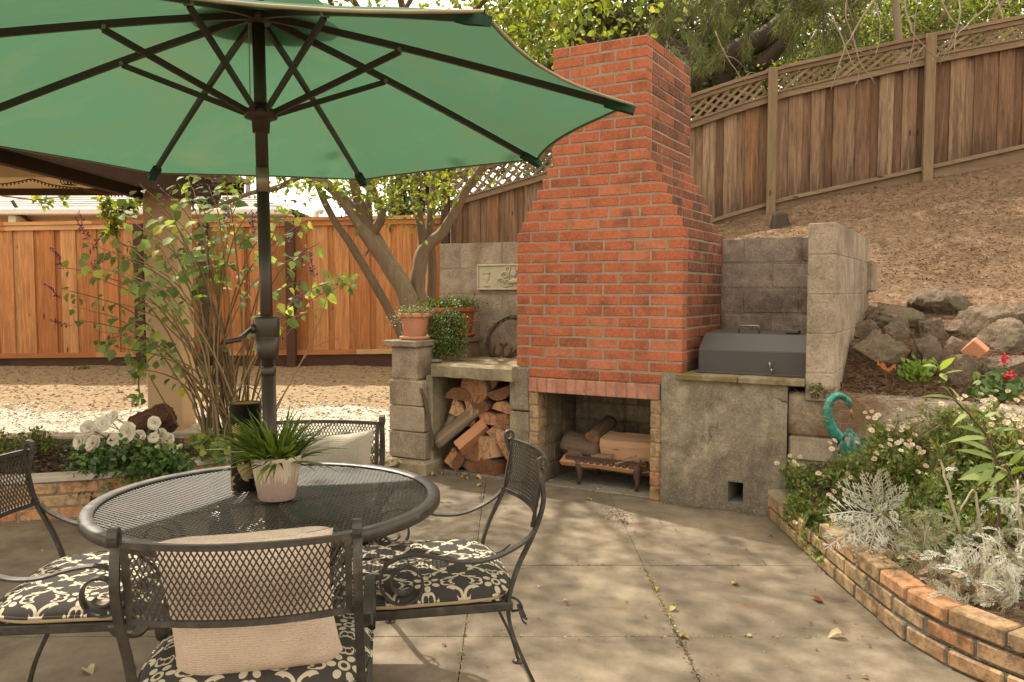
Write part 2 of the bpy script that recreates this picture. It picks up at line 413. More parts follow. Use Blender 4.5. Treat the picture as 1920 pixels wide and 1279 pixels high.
# ------------------------------------------------------------------ materials
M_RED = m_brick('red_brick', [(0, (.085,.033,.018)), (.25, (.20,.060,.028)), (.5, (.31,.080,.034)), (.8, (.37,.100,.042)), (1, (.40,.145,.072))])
M_MORT = m_conc('mortar', [(0, (.17,.135,.097)), (.5, (.28,.225,.16)), (1, (.39,.325,.24))], scale=4, pits=.1, stain=.25)
M_LINT = m_brick('pinkish_brick', [(0, (.30,.115,.075)), (.5, (.40,.17,.11)), (1, (.46,.22,.15))])
M_TAN = m_brick('mixed_brick', [(0, (.19,.14,.085)), (.3, (.40,.275,.14)), (.55, (.46,.29,.135)), (.8, (.46,.20,.085)), (1, (.36,.10,.055))], moss=.35, grime=.75)
M_BLOCK = m_conc('concrete_block', [(0, (.16,.118,.082)), (.4, (.30,.232,.165)), (.8, (.45,.365,.265))], stain=.5, dark=(.085,.068,.048), scale=1.8, pits=.8, moss=(.56, .5, (.14,.11,.045)), bump=1.0, mottle=.35)
M_BLOCKD = m_conc('sooty_block', [(0, (.10,.078,.060)), (.5, (.235,.185,.145)), (1, (.42,.34,.27))], stain=.55, dark=(.080,.060,.046), mottle=.3, scale=2.2, pits=1.0, moss=(.5, .6, (.06,.035,.018)), bump=.8)
M_CONC = m_conc('weathered_concrete', [(0, (.15,.122,.080)), (.4, (.27,.222,.150)), (.8, (.41,.345,.24))], stain=.75, dark=(.115,.095,.066), scale=1.7, pits=.3, mottle=.55, base=(.55, .7, (.10,.085,.065)), cracks=.9, drip=.35, bump=.8)
M_MOSSC = m_conc('mossy_concrete', [(0, (.12,.098,.065)), (.5, (.29,.24,.155)), (1, (.42,.35,.235))], stain=.45, scale=3, pits=.6, moss=(.45, .75, (.13,.085,.02)), bump=.8)
M_RUSTC = m_conc('rust_stained_concrete', [(0, (.15,.12,.085)), (.5, (.29,.24,.17)), (1, (.40,.34,.25))], stain=.4, scale=2.2, pits=.6, moss=(.47, .75, (.12,.06,.022)), bump=.7)
M_FIRE = m_conc('sooty_firebox', [(0, (.07,.052,.03)), (.45, (.19,.145,.09)), (.9, (.33,.26,.165))], stain=.6, dark=(.025,.02,.015), scale=2.4, pits=.2, drip=.5)

def patio_mat():
    k = NT('patio_concrete')
    n1 = k.noise(.75, 7, .62); n2 = k.noise(5, 7, .68); n3 = k.noise(90, 3, .6); n4 = k.noise(1.9, 5, .6, k.mapping((1, .45, 1), (0, 0, .5)))
    c = k.ramp(n2, [(.27, (.088,.068,.046)), (.5, (.188,.148,.101)), (.74, (.288,.234,.166))])
    c = k.mix(k.math('MULTIPLY', k.ramp(n1, [(.40, 0.0), (.60, 1.0)]), .62), c, (.10,.080,.055))
    c = k.mix(k.math('MULTIPLY', k.ramp(n4, [(.54, 0.0), (.68, 1.0)]), .55), c, (.31,.25,.165))
    ru = k.ramp(k.noise(2.3, 6, .7, k.mapping((1, 3, 1), loc=(3.1, 1.2, 0))), [(.60, 0.0), (.70, 1.0)])
    c = k.mix(k.math('MULTIPLY', ru, .5), c, (.17,.065,.02))
    sp = k.ramp(k.vor(38), [(.03, 1.0), (.07, 0.0)]); c = k.mix(k.math('MULTIPLY', sp, .7), c, (.03,.022,.015))
    c = k.mix(k.math('MULTIPLY', n3, .22), c, (.05,.045,.035))
    wv = k.n('ShaderNodeVectorMath', operation='ADD'); k.set(wv.inputs[0], k.co)
    ns = k.n('ShaderNodeTexNoise'); ns.inputs['Scale'].default_value = 2.5; ns.inputs['Detail'].default_value = 6; k.set(ns.inputs['Vector'], k.co)
    sc_ = k.n('ShaderNodeVectorMath', operation='SCALE'); k.set(sc_.inputs[0], ns.outputs['Color']); sc_.inputs['Scale'].default_value = .5; k.set(wv.inputs[1], sc_.outputs[0])
    cr = k.math('MULTIPLY', k.ramp(k.vor(.55, 'DISTANCE_TO_EDGE', vec=wv.outputs[0]), [(0.0, 1.0), (.004, 0.0)]), k.ramp(k.noise(.8, 2), [(.47, 0.0), (.55, 1.0)]))
    c = k.mix(k.math('MULTIPLY', cr, .75), c, (.05,.038,.025))
    gr = k.ramp(k.noise(26, 6, .75), [(.58, 0.0), (.72, 1.0)]); c = k.mix(k.math('MULTIPLY', gr, .4), c, (.11,.085,.058))
    h = k.math('SUBTRACT', k.math('ADD', k.math('MULTIPLY', n2, .7), k.math('MULTIPLY', n3, .35)), cr)
    return k.end(k.bsdf(c, .85, k.bump(h, .35, .006), 0, .25))
M_PATIO = patio_mat()
def soil_mat(name, a, b, c3, sc=1.0, bump=.9):
    k = NT(name); n1 = k.noise(1.3*sc, 6, .65); n2 = k.noise(14*sc, 6, .7); v = k.vor(26*sc, out='Color'); vd = k.vor(26*sc)
    c = k.ramp(n2, [(.28, a), (.5, b), (.74, c3)])
    c = k.mix(.35, c, k.ramp(k.n('ShaderNodeSeparateColor', i_Color=v).outputs[0], [(0, a), (.6, b), (1, c3)]))
    c = k.mix(k.math('MULTIPLY', k.ramp(n1, [(.4, 0.0), (.65, 1.0)]), .45), c, a)
    return k.end(k.bsdf(c, .95, k.bump(k.math('SUBTRACT', n2, k.math('MULTIPLY', vd, .6)), bump, .02), 0, .1))
M_HILL = soil_mat('dry_hillside', (.075,.046,.027), (.175,.112,.067), (.285,.195,.122))
M_BED = soil_mat('dark_soil', (.028,.018,.011), (.075,.048,.028), (.15,.098,.06))
M_EARTH = soil_mat('earth', (.10,.065,.035), (.20,.14,.08), (.30,.215,.13), .3)
def yard_mat():
    k = NT('gravel_and_dirt'); x = k.xyz()
    n = k.noise(.9, 4, .6); n2 = k.noise(16, 6, .7); v = k.vor(34, out='Color'); vd = k.vor(34)
    g = k.ramp(k.n('ShaderNodeSeparateColor', i_Color=v).outputs[0], [(0, (.28,.24,.18)), (.35, (.43,.38,.30)), (.8, (.56,.50,.41)), (1, (.36,.25,.14))])
    d = k.ramp(n2, [(.28, (.15,.102,.058)), (.5, (.24,.17,.10)), (.75, (.33,.245,.15))])
    yy = k.math('ADD', x[1], k.math('MULTIPLY', k.math('SUBTRACT', n, .5), 1.3))
    f = k.ramp(k.math('SUBTRACT', yy, YOFF), [(.46, 1.0), (.54, 0.0)])
    c = k.mix(f, d, g)
    return k.end(k.bsdf(c, .95, k.bump(k.math('SUBTRACT', n2, k.math('MULTIPLY', vd, .7)), .5, .01), 0, .1))
YOFF = 0.0
CEDAR = [(0, (.44,.165,.055)), (.3, (.57,.225,.078)), (.6, (.65,.28,.105)), (.85, (.70,.37,.155)), (1, (.72,.47,.23))]
M_CEDAR = m_wood('orange_cedar', CEDAR, 'z', grain=1.05, bump=.25)
M_CEDARX = m_wood('orange_cedar_rail', CEDAR, 'x', grain=.8, bump=.2)
M_STAINP = m_wood('brown_stained_post', [(0, (.055,.028,.018)), (1, (.10,.05,.032))], 'z', grain=.6)
M_STAINX = m_wood('brown_stained_board', [(0, (.055,.028,.018)), (1, (.10,.05,.032))], 'x', grain=.6)
OLD = [(0, (.17,.092,.050)), (.3, (.25,.145,.082)), (.6, (.32,.205,.122)), (.88, (.39,.27,.17)), (1, (.31,.16,.078))]
M_OLD = m_wood('weathered_board', OLD, 'z', grain=1.25, stain=(0.0, 1.0, .6, (.035,.021,.014)), bump=.4)
M_OLDX = m_wood('weathered_rail', [(0, (.18,.122,.072)), (.5, (.27,.19,.115)), (1, (.34,.25,.155))], 'x', grain=.9)
M_OLDP = m_wood('weathered_post', [(0, (.21,.145,.080)), (1, (.30,.22,.125))], 'z', grain=.8)

# ------------------------------------------------------------------ ground sheets
def grid_sheet(name, xs, ys, zf, m, kind='structure', label=None, cat=None, smooth=True):
    nx, ny = len(xs), len(ys)
    V = np.array([(x, y, zf(x, y)) for y in ys for x in xs])
    i = np.arange(nx*ny).reshape(ny, nx)
    Fq = np.stack([i[:-1,:-1], i[:-1,1:], i[1:,1:], i[1:,:-1]], -1).reshape(-1, 4)
    return np_mesh(name, V, Fq, m, smooth=smooth, kind=kind, label=label, cat=cat)
def nz(x, y, s, seed=0): return mnoise.noise(Vector((x*s, y*s, seed*7.3)))
grid_sheet('ground', [-400, -40, -12, -6, 0, 6, 12, 40, 400], [-400, -40, -8, 0, 8, 14, 40, 400], lambda x, y: -.12, M_EARTH)
def yard_z(x, y):
    z = .05 + max(0, y-6.2)*.083
    if y > 10.4: z = .40 + (y-10.4)*.02
    if y < 6.5: f = min(1, max(0, (y-5.95)/.5)); z = -.045*(1-f) + z*f
    return z + .018*nz(x, y, 2.2, 3) + .012*nz(x, y, 7, 5)
def yard_mesh():
    xs = np.linspace(-14, 2.6, 200); ys = np.linspace(5.6, 12.5, 110); nx, ny = len(xs), len(ys); V = []; ok = []
    for y in ys:
        for x in xs:
            q = toF(Vector((x, y, 0))); V.append((x, y, yard_z(x, y))); ok.append(q.x < -2.24 or q.y > 1.02)
    ok = np.array(ok).reshape(ny, nx); i = np.arange(nx*ny).reshape(ny, nx)
    good = ok[:-1,:-1] | ok[:-1,1:] | ok[1:,1:] | ok[1:,:-1]
    good &= ok[:-1,:-1] & ok[:-1,1:] & ok[1:,1:] & ok[1:,:-1]
    return np_mesh('yard_ground', np.array(V), np.stack([i[:-1,:-1], i[:-1,1:], i[1:,1:], i[1:,:-1]], -1)[good], M_EARTH, smooth=True, kind='structure')
yo = yard_mesh()
YOFF = 8.0 - yo.location.y - .5
yo.data.materials.clear(); yo.data.materials.append(yard_mat())
# hillside
def hill_z(x, y):
    y = min(y, 10.35-(x+.8)*.2467)
    z = .735 + (y-4.35)*(.13+.057*min(max(x, 0), 9)) if y > 4.35 else .735 + (y-4.35)*.10
    if x < .9:
        f = min(1, max(0, (x+.9)/1.8)); f = f*f*(3-2*f)
        z = yard_z(x, y)*(1-f) + z*f
    z += .03*nz(x, y, 1.3, 1) + .014*nz(x, y, 4.5, 2) + .007*nz(x, y, 14, 4)
    u = (x-FO.x)*FU.x+(y-FO.y)*FU.y; v = (x-FO.x)*FV.x+(y-FO.y)*FV.y
    if u > .5 and v < .8:      # the soil meets the top of the low retaining wall
        wt = .744-.0278*(u-.642); f = min(1, max(0, (v-.16)/.55)); f = f*f*(3-2*f); z = (wt-.012)*(1-f)+z*f
    return z
def hill_mesh():
    xs = np.concatenate([np.linspace(-.9, 1.9, 20)[:-1], np.linspace(1.9, 7.5, 120), np.linspace(7.8, 30, 20)])
    ys = np.concatenate([np.linspace(2.2, 9.8, 150), np.linspace(10.1, 30, 26)])
    nx, ny = len(xs), len(ys); V = []; ok = []
    for y in ys:
        for x in xs:
            p = toF(Vector((x, y, 0)))
            V.append((x, y, hill_z(x, y)))
            # the hill stops behind the masonry and behind the low retaining wall
            ok.append((p.y > .045 and p.x > .72) or p.y > .93)
    ok = np.array(ok).reshape(ny, nx); i = np.arange(nx*ny).reshape(ny, nx)
    good = ok[:-1,:-1] & ok[:-1,1:] & ok[1:,1:] & ok[1:,:-1]
    Fq = np.stack([i[:-1,:-1], i[:-1,1:], i[1:,1:], i[1:,:-1]], -1)[good]
    np_mesh('hillside', np.array(V), Fq, M_HILL, smooth=True, kind='structure')
hill_mesh()
def onhill(x, y, lift=0.0):
    r = ray(x, y); t = 2.0
    while t < 14:
        p = CAMP + r*t
        if p.z <= hill_z(p.x, p.y) + lift: return p
        t += .01
    return CAMP + r*8
# patio slabs: separate pours with narrow joints
def patio():
    mb = MB(); bb = MB()
    xj = [-7.0, -5.2, -3.55, -1.83, -.185, .64, 2.6]; yj = [-4.0, -1.6, .35, 1.75, 3.115, 3.95, 5.6, 7.0]
    for a in range(len(xj)-1):
        for b in range(len(yj)-1):
            g = .0018
            x0, x1, y0, y1 = xj[a]+g, xj[a+1]-g, yj[b]+g, yj[b+1]-g
            n = 12
            dz = random.uniform(-.002, .002)
            def ed(x, y, e): return e + .0035*nz(x, y, 9, 11) + .002*nz(x, y, 31, 12)
            V = []; 
            for j in range(n+1):
                for i in range(n+1):
                    x = x0+(x1-x0)*i/n; y = y0+(y1-y0)*j/n
                    if i in (0, n): x = ed(0, y, x)
                    if j in (0, n): y = ed(x, 0, y)
                    V.append((x, y, dz + .002*nz(x, y, 1.1, 8)))
            Fq = [(j*(n+1)+i, j*(n+1)+i+1, (j+1)*(n+1)+i+1, (j+1)*(n+1)+i) for j in range(n) for i in range(n)]
            mb.add(V, Fq, 0, random.random(), True)
            # slab edges down into the joint
            per = [i for i in range(n+1)] + [(j)*(n+1)+n for j in range(1, n+1)] + [n*(n+1)+i for i in range(n-1, -1, -1)] + [j*(n+1) for j in range(n-1, 0, -1)]
            lowv = [(V[i][0], V[i][1], -.03) for i in per]; m = len(per)
            mb.add([V[i] for i in per]+lowv, [(k, m+k, m+(k+1) % m, (k+1) % m) for k in range(m)], 0, .5)
    mb.add([(-7.2, -4.2, -.022), (2.8, -4.2, -.022), (2.8, 7.0, -.022), (-7.2, 7.0, -.022)], [(0, 1, 2, 3)], 1)
    mb.build('patio', [M_PATIO, M_EARTH], kind='structure')
patio()
# far hill beyond the roofs
def far_hill():
    k = NT('hazed_far_scrub'); n = k.noise(.12, 6, .7)
    m = k.end(k.bsdf(k.ramp(n, [(.3, (.16,.19,.17)), (.6, (.26,.29,.26)), (.8, (.34,.35,.30))]), 1, None, 0, 0))  # pale grey-green has the distance haze painted into the colour
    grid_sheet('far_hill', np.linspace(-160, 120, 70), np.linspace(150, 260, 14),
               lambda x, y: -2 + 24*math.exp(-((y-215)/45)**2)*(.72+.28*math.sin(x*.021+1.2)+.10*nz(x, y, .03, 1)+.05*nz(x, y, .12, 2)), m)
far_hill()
# ------------------------------------------------------------------ masonry helpers (fireplace frame: u right, v back, z up)
def course(mb, u0, u1, z0, h, v0, v1, unit=.214, joint=.0112, half=False, right=True, mi=0, bev=.004, jit=.0015, along='u', tl=None):
    """one row of bricks between u0 and u1 (or along v)"""
    L = u1-u0; cuts = [0.0]; s = unit*.5 if half else unit
    while s < L - .04: cuts.append(s); s += unit
    cuts.append(L)
    for a, b in zip(cuts[:-1], cuts[1:]):
        p, q = (u1-b, u1-a) if right else (u0+a, u0+b)
        p2 = p + (joint/2 if p > u0+1e-4 else 0); q2 = q - (joint/2 if q < u1-1e-4 else 0)
        if q2-p2 < .02: continue
        j = [random.uniform(-jit, jit) for _ in range(3)]
        z1 = z0+joint/2; z2 = z0+h-joint/2
        t = random.random() if tl is None else min(1, max(0, random.gauss(*tl)))
        if along == 'u': mb.box((p2, v0+j[0], z1+j[1]), (q2, v1, z2+j[2]), FM, mi, t, bev)
        else:  # run along v: u-range is (v0, v1)
            mb.box((v0, p2, z1+j[1]), (v1+j[0], q2, z2+j[2]), FM, mi, t, bev)
HC = .0705; ZB = .817; LB, LT, RT = -1.176, -.904, -.2475; DEP = .90
fire = thing('brick_fireplace', 'tall red brick outdoor fireplace with a stepped shoulder chimney', 'fireplace', FW(-.59, 0, 0), -AZ)
def chimney():
    mb = MB(); core = MB()
    for n in range(30):
        z = ZB + n*HC
        if n < 13: uL, uR = LB, 0.0
        elif n < 19: k = n-12; uL, uR = LB+(LT-LB)*k/7.0, RT*k/7.0
        else: uL, uR = LT, RT
        w_ = .001*math.sin(n*2.1)
        uR += random.uniform(-.003, .003); uL += random.uniform(-.003, .003)
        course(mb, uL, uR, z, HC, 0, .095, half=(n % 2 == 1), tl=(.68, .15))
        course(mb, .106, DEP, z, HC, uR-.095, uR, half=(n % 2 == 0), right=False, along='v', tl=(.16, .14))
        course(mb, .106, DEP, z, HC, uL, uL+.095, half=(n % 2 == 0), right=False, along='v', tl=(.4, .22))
        core.box((uL+.004, .0035, z-.001), (uR-.004, DEP-.004, z+HC-.0015), FM, 0, .5)
    # bricks on the top edge are seen from below only: close the flue with mortar
    course(mb, -1.076, -.13, ZB-HC-.002, HC, -.004, .09, half=False, tl=(.55, .2))
    core.box((-1.07, .004, ZB-HC), (-.136, .60, ZB-.001), FM, 0, .5)
    core.box((-1.086, .002, ZB-.004-HC*.25), (-.12, .2, ZB-.0025), FM, 0, .6)
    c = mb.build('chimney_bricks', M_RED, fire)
    core.build('chimney_mortar', M_MORT, fire)
    sm = MB(); n = 13; u0, u1 = -1.076, -.14; st = (u1-u0)/n
    for i in range(n):
        sm.box((u0+i*st+.005, -.026+random.uniform(-.001, .001), .648), (u0+(i+1)*st-.005, .085, .744), FM, 0, min(1, max(0, random.gauss(.5, .25))), .004)
    sm.box((u0+.003, -.020, .650), (u1-.003, .085, .7435), FM, 1, .4)
    sm.build('lintel', [M_LINT, M_MORT], fire)
    for u0, u1, tops in ((-1.072, -1.003, 0), (-.2, -.134, 1)):
        jm = MB(); nj = 7; hh = .647/nj
        for i in range(nj):
            jm.box((u0, -.016+random.uniform(-.002, .002), i*hh+.004), (u1, .10, (i+1)*hh-.004), FM, 0, random.choice([.2, .35, .5, .6, .8, .45]) if tops else random.choice([.2, .3, .4, .65, .3]), .006)
        jm.box((u0+.004, -.010, 0), (u1-.004, .09, .645), FM, 1, .4)
        jm.build('jamb', [M_TAN, M_MORT], fire)
    fb = MB()
    for n in range(5):
        z = n*.13
        course(fb, .1, .60, z, .13, -1.0-.12, -1.0, unit=.26, joint=.008, half=n % 2, along='v', right=False, bev=.008, jit=.003)
        course(fb, -1.0, -.2, z, .13, .58, .70, unit=.30, joint=.008, half=n % 2, bev=.008, jit=.003)
        course(fb, .1, .60, z, .13, -.2, -.135, unit=.26, joint=.008, half=n % 2, along='v', right=False, bev=.008, jit=.003)
    fb.box((-1.01, .08, .65), (-.19, .7, .68), FM, 0, .2)
    fb.box((-1.008, .1, 0), (-1.004, .59, .66), FM, 0, .1); fb.box((-1.0, .585, 0), (-.2, .69, .648), FM, 0, .1)
    fb.build('firebox', M_FIRE, fire)
    hm = MB()
    for j in range(4):
        for i in range(4):
            hm.box((-1.0+i*.2+.002, .02+j*.14+.002, .001), (-1.0+(i+1)*.2-.002, .02+(j+1)*.14-.002, .010+random.uniform(0, .002)), FM, 0, random.random(), .002)
    hm.build('hearth', m_conc('hearth_tile', [(0, (.13,.115,.09)), (.5, (.22,.195,.15)), (1, (.28,.25,.2))], pits=.2, stain=.4), fire)
    pp = MB(); pp.box((-1.236, .0, 0), (-1.075, .82, .50), FM, 0, .4, .008); pp.box((-1.236, -.004, .508), (-1.078, .82, .812), FM, 0, .7, .010)
    pp.build('concrete_pier', M_CONC, fire)
chimney()

# -- wood store on the left: side wall, shelf, back wall
store = thing('wood_store', 'concrete block wood store with a mossy shelf left of the brick chimney', 'wood store', FW(-1.7, .3, 0), -AZ)
def wood_store():
    # stepped side wall carrying the flower pots
    p = MB()
    zz = [0.10, .30, .49, .68]
    for i, z in enumerate(zz):
        h = (zz[i+1]-z) if i < 3 else 0
        if h:
            uR = [-1.885, -1.90, -1.915][i]
            p.box((-2.215, -.10+.004*i, z+.003), (uR, .33, z+h-.003), FM, 0, random.random(), .007)
            p.box((-2.21, .34, z+.003), (uR-.01, .75, z+h-.003), FM, 0, random.random(), .014)
    p.box((-2.20, -.085, .683), (-1.965, .33, .925), FM, 0, .6, .012)
    p.box((-2.20, .338, .683), (-1.97, .80, .925), FM, 0, .4, .012)
    p.box((-2.195, -.08, .1), (-1.975, .78, .92), FM, 0, .5)
    p.build('side_wall', [M_BLOCK, M_MORT], store)
    c = MB(); c.box((-2.245, -.125, .927), (-1.945, .37, .972), FM, 0, .5, .006); c.box((-2.24, .374, .927), (-1.95, .82, .970), FM, 0, .8, .006)
    c.build('cap_slab', M_CONC, store)
    ft = MB(); ft.box((-2.26, -.16, -.02), (-1.85, .1, .098), FM, 0, .5, .02); ft.box((-1.93, -.03, .0), (-1.87, .80, .72), FM, 0, .5, .01)
    ft.build('footing', M_MOSSC, store)
    s = MB()
    n = 16; V = []
    for i in range(n+1):
        t = i/n; u = -1.86+(.684)*t
        f = -.075 + .012*nz(u*3, 1, 3, 2) + .03*max(0, .12-t)*6
        lo = .716+.012*nz(u, 3, 6, 5)
        V += [(u, f+.02, .813+.004*nz(u, 1, 7, 1)), (u, f, .796+.004*nz(u, 2, 9, 1)), (u, f+.006, lo), (u, .87, .72), (u, .87, .815)]
    Fq = []
    for i in range(n):
        for k in range(5):
            a = i*5+k; b = i*5+(k+1) % 5; Fq.append((a, a+5, b+5, b))
    Fq.append((0, 1, 2, 3, 4)); Fq.append(tuple(n*5+k for k in (4, 3, 2, 1, 0)))
    s.add(V, Fq, 0, .5, False, FM); s.build('shelf', M_MOSSC, store, recalc=True)
    b = MB()
    for i in range(8):
        z = .02 + .215*i
        course(b, -2.41, -1.18, z, .215, .87, 1.02, unit=.41, joint=.009, half=(i % 2 == 1), right=False, bev=.005, jit=.0015)
    b.box((-2.405, .8725, 0), (-1.18, 1.01, 1.735), FM, 1, .4)
    b.build('back_wall', [M_BLOCK, M_MORT], store)
    q = MB(); q.box((-1.90, .0, -.01), (-1.236, .12, .022), FM, 0, .5, .008); q.build('sill', M_CONC, store)
    di = MB(); di.add([(-2.35, -.0, .0), (-1.236, .0, .0), (-1.236, .87, .02), (-2.35, .87, .02)], [(0, 1, 2, 3)], 0, .5, False, FM); di.build('floor', M_BED, store)
wood_store()

# -- grill counter on the right
gc = thing('grill_counter', 'grey rendered concrete counter with block wall for the grill right of the chimney', 'grill counter', FW(.35, 0, 0), -AZ)
def counter():
    m = MB()
    hu0, hu1, hz0, hz1 = .297, .389, .047, .176
    # rendered front, with the ash door opening left free
    def grid(u0, u1, z0, z1, n, k):
        V = []; 
        for j in range(k+1):
            for i in range(n+1):
                u = u0+(u1-u0)*i/n; z = z0+(z1-z0)*j/k
                V.append((u, .004*nz(u, z, 4, 3)+.0015*nz(u, z, 17, 4) - (.03*max(0, .10-z) if z < .1 else 0)*2, z))
        m.add(V, [(j*(n+1)+i, j*(n+1)+i+1, (j+1)*(n+1)+i+1, (j+1)*(n+1)+i) for j in range(k) for i in range(n)], 0, .5, True, FM)
    grid(-.134, hu0, 0, hz0, 22, 4); grid(hu0, hu1, 0, hz0, 6, 4); grid(hu1, .638, 0, hz0, 14, 4)
    grid(-.134, hu0, hz0, hz1, 22, 8); grid(hu1, .638, hz0, hz1, 14, 8)
    grid(-.134, .638, hz1, .783, 50, 36)
    m.box((-.134, .02, .2), (.632, .60, .780), FM, 0, .5)
    m.add([(-.134, 0, 0), (-.134, .6, 0), (-.134, .6, .79), (-.134, 0, .79)], [(0, 1, 2, 3)], 0, .5, False, FM)
    m.add([(-.134, .0, .817-.002), (-.02, .0, .817-.002), (-.02, .3, .815), (-.134, .3, .815), (-.134, .0, .78), (-.02, .0, .78)], [(0, 1, 2, 3), (4, 5, 1, 0)], 0, .5, False, FM)
    m.build('front_panel', M_CONC, gc)
    h = MB()
    for a in ([(hu0, hz0), (hu0, hz1)], [(hu1, hz1), (hu1, hz0)], [(hu0, hz1), (hu1, hz1)], [(hu1, hz0), (hu0, hz0)]):
        (a0, b0), (a1, b1) = a
        h.add([(a0, 0, b0), (a1, 0, b1), (a1, .38, b1), (a0, .38, b0)], [(0, 1, 2, 3)], 0, .5, False, FM)
    h.add([(hu0, .38, hz0), (hu1, .38, hz0), (hu1, .38, hz1), (hu0, .38, hz1)], [(0, 1, 2, 3)], 0, .5, False, FM)
    h.build('ash_door_opening', m_conc('ash_duct', [(0, (.16,.14,.11)), (1, (.32,.29,.24))], pits=.1), gc)
    s = MB(); s.box((-.030, -.040, .783), (.352, .60, .8215), FM, 0, .4, .006); s.box((.356, -.042, .782), (.738, .62, .822), FM, 0, .7, .006)
    s.build('shelf', M_MOSSC, gc)
    b = MB()
    for i in range(5):
        z = .823 + .1765*i
        course(b, .0, .735, z, .1765, .87, 1.0, unit=.39, joint=.006, half=(i % 2 == 0), right=True, bev=.010, jit=.002)
    b.box((.0, .874, .8), (.735, .99, 1.70), FM, 0, .3)
    b.build('back_wall', M_BLOCKD, gc)
    p = MB()
    zs = [.70, .862, 1.09, 1.315, 1.54, 1.722]
    for i in range(5):
        vs = [(-.012, .40), (.40, .80), (.80, 1.20), (1.20, 1.64)] if i % 2 else [(-.012, .2), (.2, .6), (.6, 1.0), (1.0, 1.4), (1.4, 1.64)]
        for a, c in vs:
            p.box((.737, a+.0015, zs[i]+.002), (.887, c-.0015, zs[i+1]-.002), FM, 0, random.random(), .0045)
    p.box((.739, -.008, .715), (.8845, 1.635, 1.719), FM, 0, .5)
    p.box((.86, 1.52, 1.33), (.93, 1.75, 1.56), FM, 0, .3, .012)
    p.build('block_side_wall', [M_BLOCK, M_MORT], gc)
counter()

# -- low retaining wall right of the counter
rw = thing('retaining_wall', 'low rust stained concrete retaining wall behind the crane ornament', 'retaining wall', FW(1.3, .1, 0), -AZ)
def retaining():
    m = MB(); n = 26; V = []
    for i in range(n+1):
        u = .642+1.9*i/n; zt = .744-.024*(i/n)*2.2
        V += [(u, .012+.004*nz(u, 1, 5, 1), .50), (u, .010+.006*nz(u, 2, 5, 1), zt-.02), (u, .035, zt+.004*nz(u, 2, 6, 3)), (u, .21, zt+.006+.004*nz(u, 2, 6, 4)), (u, .21, 0), (u, .02, .5)]
    Fq = []
    for i in range(n):
        for k in range(5): Fq.append((i*6+k, (i+1)*6+k, (i+1)*6+k+1, i*6+k+1))
    Fq.append((0, 1, 2, 3, 4, 5))
    m.add(V, Fq, 0, .5, True, FM); m.build('beam', M_RUSTC, rw, recalc=True)
    b = MB()
    for i, z in enumerate((0, .17, .335)):
        course(b, .642, 2.5, z, .165, .014, .18, unit=.205+.03*i, joint=.014, half=i % 2, right=False, bev=.014, jit=.006)
    b.box((.645, .03, 0), (2.5, .17, .498), FM, 1, .3)
    b.build('block_courses', [M_BLOCK, M_MORT], rw)
retaining()

